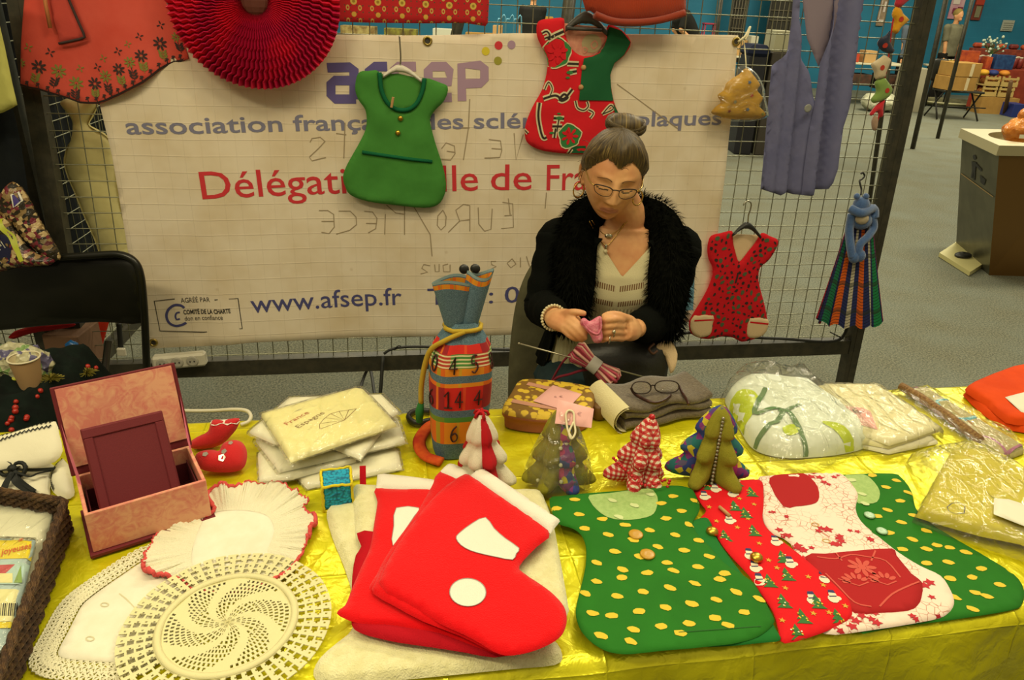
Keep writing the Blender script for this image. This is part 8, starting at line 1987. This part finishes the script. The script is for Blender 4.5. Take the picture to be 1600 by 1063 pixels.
bx_('white_box', 866, 12, 878, 28, YT + .3, .3, M('white_carton', 'c4c4ac', .6), 'small white box beside the ochre box beyond the banner', 'box', 1.0)
st_ = table(ony(820, 50, YT + .25).x, ony(905, 50, YT + .25).x, YT + .25, .5, 'high far counter carrying ochre and white boxes', None, .998)
b = MB(); c0 = ony(1050, 52, YT + .3); c1 = ony(1088, 52, YT + .3); b.add([V((c0.x, YT + .3, .752)), V((c1.x, YT + .3, .752)), V((c1.x, YT + .8, .752)), V((c0.x, YT + .8, .752)), V(((c0.x + c1.x) / 2 + .1, YT + .4, .93)), V(((c0.x + c1.x) / 2 + .1, YT + .8, .93))], [(0, 1, 4), (1, 2, 5, 4), (2, 3, 5), (3, 0, 4, 5), (0, 3, 2, 1)], 0, smooth=False); b.build('folded_sheet', M('white_card2', 'd0cdb8', .6), label='white folded card tent on the far table by the bending person', cat='card')
rstm = M('red_stool_paint', 'a03048', .5); xs_ = ony(1107, 50, 16.2).x; d = thing('stool', V((xs_, 16.2, 0)), 'tall red metal stool against the blue wall', 'stool')
b = MB(); b.box(V((xs_, 16.2, 1.25)), (.26, .26, .03), 0, None, .01); b.build('seat', rstm, d)
for sx in (-1, 1):
    for sy in (-1, 1): b = MB(); b.tube([V((xs_ + sx * .10, 16.2 + sy * .1, 1.24)), V((xs_ + sx * .15, 16.2 + sy * .14, 0))], .014, 6); b.build('leg', rstm, d)
bx_('wood_board', 1155, 32, 1174, 56, YT + .4, .05, cart2, 'upright brown board on the far table right of the banner', 'board', .752)
bx_('white_tower', 1173, 34, 1190, 66, YT + .25, .35, M('grey_white_case', 'b8b49c', .5), 'upright whitish case on the far table above the gold tree', 'case', .752)
x0, x1 = ony(1168, 90, 9.0).x, ony(1203, 90, 9.0).x; z1 = ony(1180, 70, 9.0).z
d = thing('storage_trunk', V(((x0 + x1) / 2, 9.2, 0)), 'dark trunk covered with a navy cloth beyond the gold tree', 'trunk')
b = MB(); b.box(V(((x0 + x1) / 2, 9.2, z1 / 2 - .06)), (x1 - x0 - .05, .4, z1 - .12), 0, None, .01); b.build('trunk', M('black_trunk', '14141a', .6), d); b = MB(); b.box(V(((x0 + x1) / 2, 9.2, z1 - .07)), (x1 - x0, .46, .14), 0, None, .05); b.build('navy_cover', cloth('navy_cover_cloth', '1c2238'), d)
x0, x1 = ony(1208, 80, 9.0).x, ony(1252, 80, 9.0).x; zz0, zz1 = ony(1220, 82, 9.0).z, ony(1220, 48, 9.0).z
d = thing('cabinet', V(((x0 + x1) / 2, 9.2, 0)), 'dark cabinet with a beige monitor-like case on it, left of the waistcoat', 'cabinet')
b = MB(); b.box(V(((x0 + x1) / 2, 9.25, zz0 / 2)), (x1 - x0, .5, zz0), 0, None, .01); b.build('cabinet_body', M('dark_cabinet', '3a342a', .6), d)
bx_('beige_case', 1208, 50, 1246, 81, 9.05, .4, M('beige_case_plastic', 'a4a080', .5), 'beige box-shaped case on the dark cabinet left of the waistcoat', 'case', zz0 + .002)
# dark goods on mesh stands at the wall
for px0, px1, lab in ((1140, 1170, 'dark mesh board hung with goods at the wall, left one above the gold tree'), (1198, 1242, 'dark mesh board hung with goods at the wall, beside the waistcoat')):
    fw = Fr((0, 16.9, 0), (1, 0, 0), (0, 0, 1)); a, c = fw.at(px0, 45), fw.at(px1, 0)
    d = thing('goods_board', V(((a[0] + c[0]) / 2, 16.9, 0)), lab, 'display board')
    b = MB(); b.box(V(((a[0] + c[0]) / 2, 16.93, 1.35)), (c[0] - a[0], .03, 1.7)); b.build('board', M('dark_board', '2c2a20', .8), d)
    for x in (a[0], c[0]): b = MB(); b.tube([V((x, 16.9, 0)), V((x, 16.9, 2.3))], .02, 6); b.build('post', steel, d)
    b = MB()
    for k in range(9): b.tube([V((a[0], 16.90, .6 + k * .19)), V((c[0], 16.90, .6 + k * .19))], .010, 4)
    for k in range(6): x = a[0] + (c[0] - a[0]) * k / 5; b.tube([V((x, 16.90, .5)), V((x, 16.90, 2.2))], .010, 4)
    b.build('rail_grid', M('pale_rail', '6a6450', .5), d)

# people far off
def figure(name, x, Y, face, shirt, trousers, hair, label, arms, h=1.70, lean=0.):
    """a standing figure; face turns it; arms are wrist offsets from the shoulder (right, forward, up)"""
    RZ = Matrix.Rotation(face, 3, 'Z'); o = V((x, Y, 0)); k = h / 1.7
    def w(a, bq, c): return o + RZ @ V((a, -bq - lean * max(0, c - .9), c)) * 1 if False else o + RZ @ (V((a, -bq - lean * max(0, c - .9), c)) * k)
    b = MB()
    b.tube([w(0, 0, .90), w(0, 0, 1.05), w(0, 0, 1.25), w(0, 0, 1.38), w(0, 0, 1.44)], [.155, .145, .165, .15, .07], 16, flat=.7, upv=(0, 1, 0)); b.tube([w(0, 0, 1.42), w(0, .02, 1.52)], .052, 10)
    b.ell(w(0, .025, 1.60), (.072, .090, .112), 0, RZ, 20, 14); b.ell(w(0, .115, 1.585), (.014, .016, .018), 0, RZ, 8, 6); b.ell(w(0, .09, 1.53), (.032, .03, .03), 0, RZ, 10, 8)
    for s in (-1, 1): b.ell(w(s * .073, .01, 1.59), (.010, .018, .028), 0, RZ, 8, 6)
    hand = []
    for s, (ex, wy) in zip((-1, 1), arms):
        S = w(s * .17, 0, 1.38); E_ = w(s * .17 + ex[0], ex[1], 1.38 + ex[2]); W_ = w(s * .17 + wy[0], wy[1], 1.38 + wy[2]); b.tube([S, E_, W_], [.052, .042, .028], 10); b.ell(S, .056); b.ell(E_, .042)
        dh = (W_ - E_).normalized(); b.tube([W_, W_ + dh * .07, W_ + dh * .10], [.026, .036, .03], 8, flat=.5)
        sd = dh.orthogonal().normalized()
        for q in (-.027, -.009, .009, .027): b.tube([W_ + dh * .09 + sd * q, W_ + dh * .14 + sd * q * 1.1, W_ + dh * .165 + sd * q], [.010, .009, .007], 6)
        b.tube([W_ + dh * .03 + sd * .03, W_ + dh * .08 + sd * .055, W_ + dh * .105 + sd * .05], [.012, .010, .008], 6); hand.append((S, E_, W_))
    for s in (-1, 1): b.tube([w(s * .085, 0, .92), w(s * .09, .01, .50), w(s * .09, -.01, .09)], [.088, .062, .042], 12); b.tube([w(s * .09, -.04, .04), w(s * .09, .16, .03)], [.045, .035], 8)
    p = remesh(b, name, [skin], .012, 2, None, o, label=label, cat='person')
    b = MB(); b.tube([w(0, 0, .86), w(0, 0, 1.05), w(0, 0, 1.25), w(0, 0, 1.39), w(0, 0, 1.45)], [.178, .165, .182, .168, .085], 18, flat=.74, upv=(0, 1, 0))
    for (S, E_, W_) in hand: b.tube([S, S.lerp(E_, .9)], [.072, .060], 12); b.ell(S, .072)
    remesh(b, 'shirt', [shirt], .014, 3, p)
    b = MB(); b.ell(w(0, 0, .90), (.165, .12, .10), 0, RZ)
    for s in (-1, 1): b.tube([w(s * .085, 0, .92), w(s * .09, .01, .50), w(s * .09, -.01, .08)], [.105, .082, .066], 12)
    remesh(b, 'trousers', [trousers], .016, 3, p)
    b = MB(); b.ell(w(0, .0, 1.635), (.083, .098, .094), 0, RZ, 20, 14); b.v = [tuple(v) for v in b.v]; fs = []
    inv_ = RZ.transposed()
    for f in b.f:
        c = sum((V(b.v[i]) for i in f), V((0, 0, 0))) / len(f) - o; c = inv_ @ c / k
        if c.z > 1.60 + .35 * max(0, -c.y - .02) and not (c.y < -.10 and c.z < 1.66): fs.append(f)
    b.f = fs; b.m = [0] * len(fs); b.s = [True] * len(fs); b.build('hair', hair, p)
    return p
dkt = cloth('dark_trousers', '1f1d18'); olv = cloth('olive_grey_shirt', '7c7a62', '6a6852', ns=6); blt = cloth('black_shirt', '22221e'); gsh = cloth('grey_blue_shirt', '5a6470'); hr1 = M('fair_hair', '8a7434', .7); hr2 = M('dark_hair', '2a1e14', .7)
down = ((.03, .02, -.27), (.05, .06, -.52))
figure('person', ony(1489, 50, 15.9).x, 15.9, R_(20), olv, dkt, hr1, 'far standing person in an olive grey shirt behind the yellow jars', (down, down), 1.72)
figure('person', ony(1432, 40, 15.3).x, 15.3, R_(-20), gsh, dkt, hr1, 'far person in grey blue, half hidden by the right post of the mesh', (down, down), 1.66)
figure('person', ony(832, 30, 13.9).x, 13.9, R_(170), blt, dkt, hr2, 'far person in black clothes standing above the banner, left of the dress', (down, down), 1.72)
figure('person', ony(1094, 30, 14.0).x, 14.0, R_(-75), blt, dkt, hr2, 'far person in a dark shirt leaning on the table, forearm bare', (((.03, .20, -.22), (.10, .10, -.50)), ((.03, .22, -.20), (.02, .02, -.48))), 1.72, .75)

# ---------------------------------------------------------------- steel waste bin
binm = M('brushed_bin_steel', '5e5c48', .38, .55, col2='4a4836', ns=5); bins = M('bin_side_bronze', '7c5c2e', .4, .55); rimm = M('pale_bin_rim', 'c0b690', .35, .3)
T0, T1 = onz(1562, 230, .90), onz(1504, 204, .90); B0 = V((T0.x + .20, T0.y + .12, 0)); B0 = onz(1545, 430, 0)
T2 = T0 + V((.62, .10, 0)); B1 = B0 + (T1 - T0) * 1.02; B2 = B0 + V((.55, .02, 0)); T3 = T1 + (T2 - T0); B3 = B1 + (B2 - B0)
d = thing('waste_bin', (B0 + B3) / 2, 'steel waste bin with round opening, pedal and litter symbol at the right', 'waste bin')
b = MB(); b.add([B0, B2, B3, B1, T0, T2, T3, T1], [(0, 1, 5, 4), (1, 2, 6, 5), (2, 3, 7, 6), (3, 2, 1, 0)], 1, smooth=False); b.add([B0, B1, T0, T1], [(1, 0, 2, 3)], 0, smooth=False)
fl_ = Fr(T1, T0 - T1, (T1 - B1)); nrm_ = fl_.en
if nrm_.dot(CAM - T1) < 0: nrm_ = -nrm_
W0 = (T0 - T1).length
icn = lambda x, y: T1 + (T0 - T1) * x + (B1 - T1).lerp(B0 - T0, x) * y + nrm_ * .004
def ic(pts, m): b.add([icn(*p) for p in pts], [tuple(range(len(pts)))], m, smooth=False)
for cx0, cy0, r in ((.40, .155, .035),): ic([(cx0 + r * 1.3 * math.cos(g), cy0 + r * .55 * math.sin(g)) for g in [k * math.pi / 6 for k in range(12)]], 2)
ic([(.33, .195), (.46, .185), (.45, .26), (.36, .265)], 2); ic([(.36, .262), (.405, .262), (.38, .325), (.335, .325)], 2); ic([(.41, .26), (.45, .26), (.45, .33), (.405, .33)], 2); ic([(.45, .190), (.62, .215), (.61, .235), (.45, .215)], 2)
ic([(.58, .262), (.74, .277), (.71, .325), (.61, .317)], 2)
ic([(.04, .335), (.96, .365), (.96, .372), (.04, .342)], 3)
b.build('bin_body', [binm, bins, M('icon_black', '1e1e20', .6), M('seam_bright', 'b8945a', .4, .3)], d)
ce_ = (T0 + T3) / 2; a1_, a2_ = (T1 - T0), (T2 - T0)
b = MB(); hole = [ce_ + a1_ * .36 * math.cos(g) + a2_ * .38 * math.sin(g) for g in [k * 2 * math.pi / 32 for k in range(32)]]; outer = [ce_ + (a1_ * math.cos(g) + a2_ * math.sin(g)) * .52 / max(abs(math.cos(g)), abs(math.sin(g))) for g in [k * 2 * math.pi / 32 for k in range(32)]]
b.sheet([[p - V((0, 0, .05)) for p in outer], outer, [p + V((0, 0, .012)) for p in outer], [p + V((0, 0, .012)) for p in hole], [p - V((0, 0, .03)) for p in hole], [ce_ + (p - ce_) * .8 + V((.05, .03, -.13)) for p in hole]], 0, closed_u=True); b.s = [False] * len(b.s); b.build('top_rim', rimm, d)
b = MB(); b.add([ce_ + (p - ce_) * .8 + V((.05, .03, -.13)) for p in hole], [tuple(range(32))], 0); b.build('bin_liner', M('dark_liner', '5a4424', .8), d)
pe = [onz(x, y, .035) for x, y in ((1494, 378), (1546, 406), (1516, 425), (1468, 395))]; b = MB(); b.add(pe + [p - V((0, 0, .03)) for p in pe], [(0, 3, 2, 1), (4, 5, 6, 7), (0, 1, 5, 4), (1, 2, 6, 5), (2, 3, 7, 6), (3, 0, 4, 7)], 0, smooth=False); b.build('pedal_plate', M('pale_pedal_plate', 'c8c084', .4, .2), d)
b = MB(); c = onz(1505, 399, .045); b.ell(c, (.075, .05, .022), 0, Matrix.Rotation(.5, 3, 'Z')); b.ell(c + V((-.01, -.005, .02)), (.02, .015, .008), 0); b.build('pedal', blk, d)
amb = M('amber_bag_plastic', 'b8641c', .25, col2='d08a3c', ns=14, bump=[(30, .6, .02)])
b = MB(); c = onz(1590, 205, .95); sc_ = .10; b.ell(c, (.095, .085, .085), 0, None, 26, 18); b.v = [tuple(V(v) + (V(v) - c) * .25 * noise.noise(V(v) * 22)) for v in b.v]; b.ell(c + V((.0, .0, .10)), (.03, .03, .045), 0, None, 12, 8)
f_ = Fr(c + V((-.02, -.093, -.02)), (1, 0, 0), (0, .1, 1)); b.decal([(-.02, -.012), (.014, -.012), (.014, .012), (-.02, .012)], f_, .0, 1, .003)
b.build('amber_bag', [amb, paper], label='amber plastic bag with a small label in the top of the waste bin', cat='plastic bag')
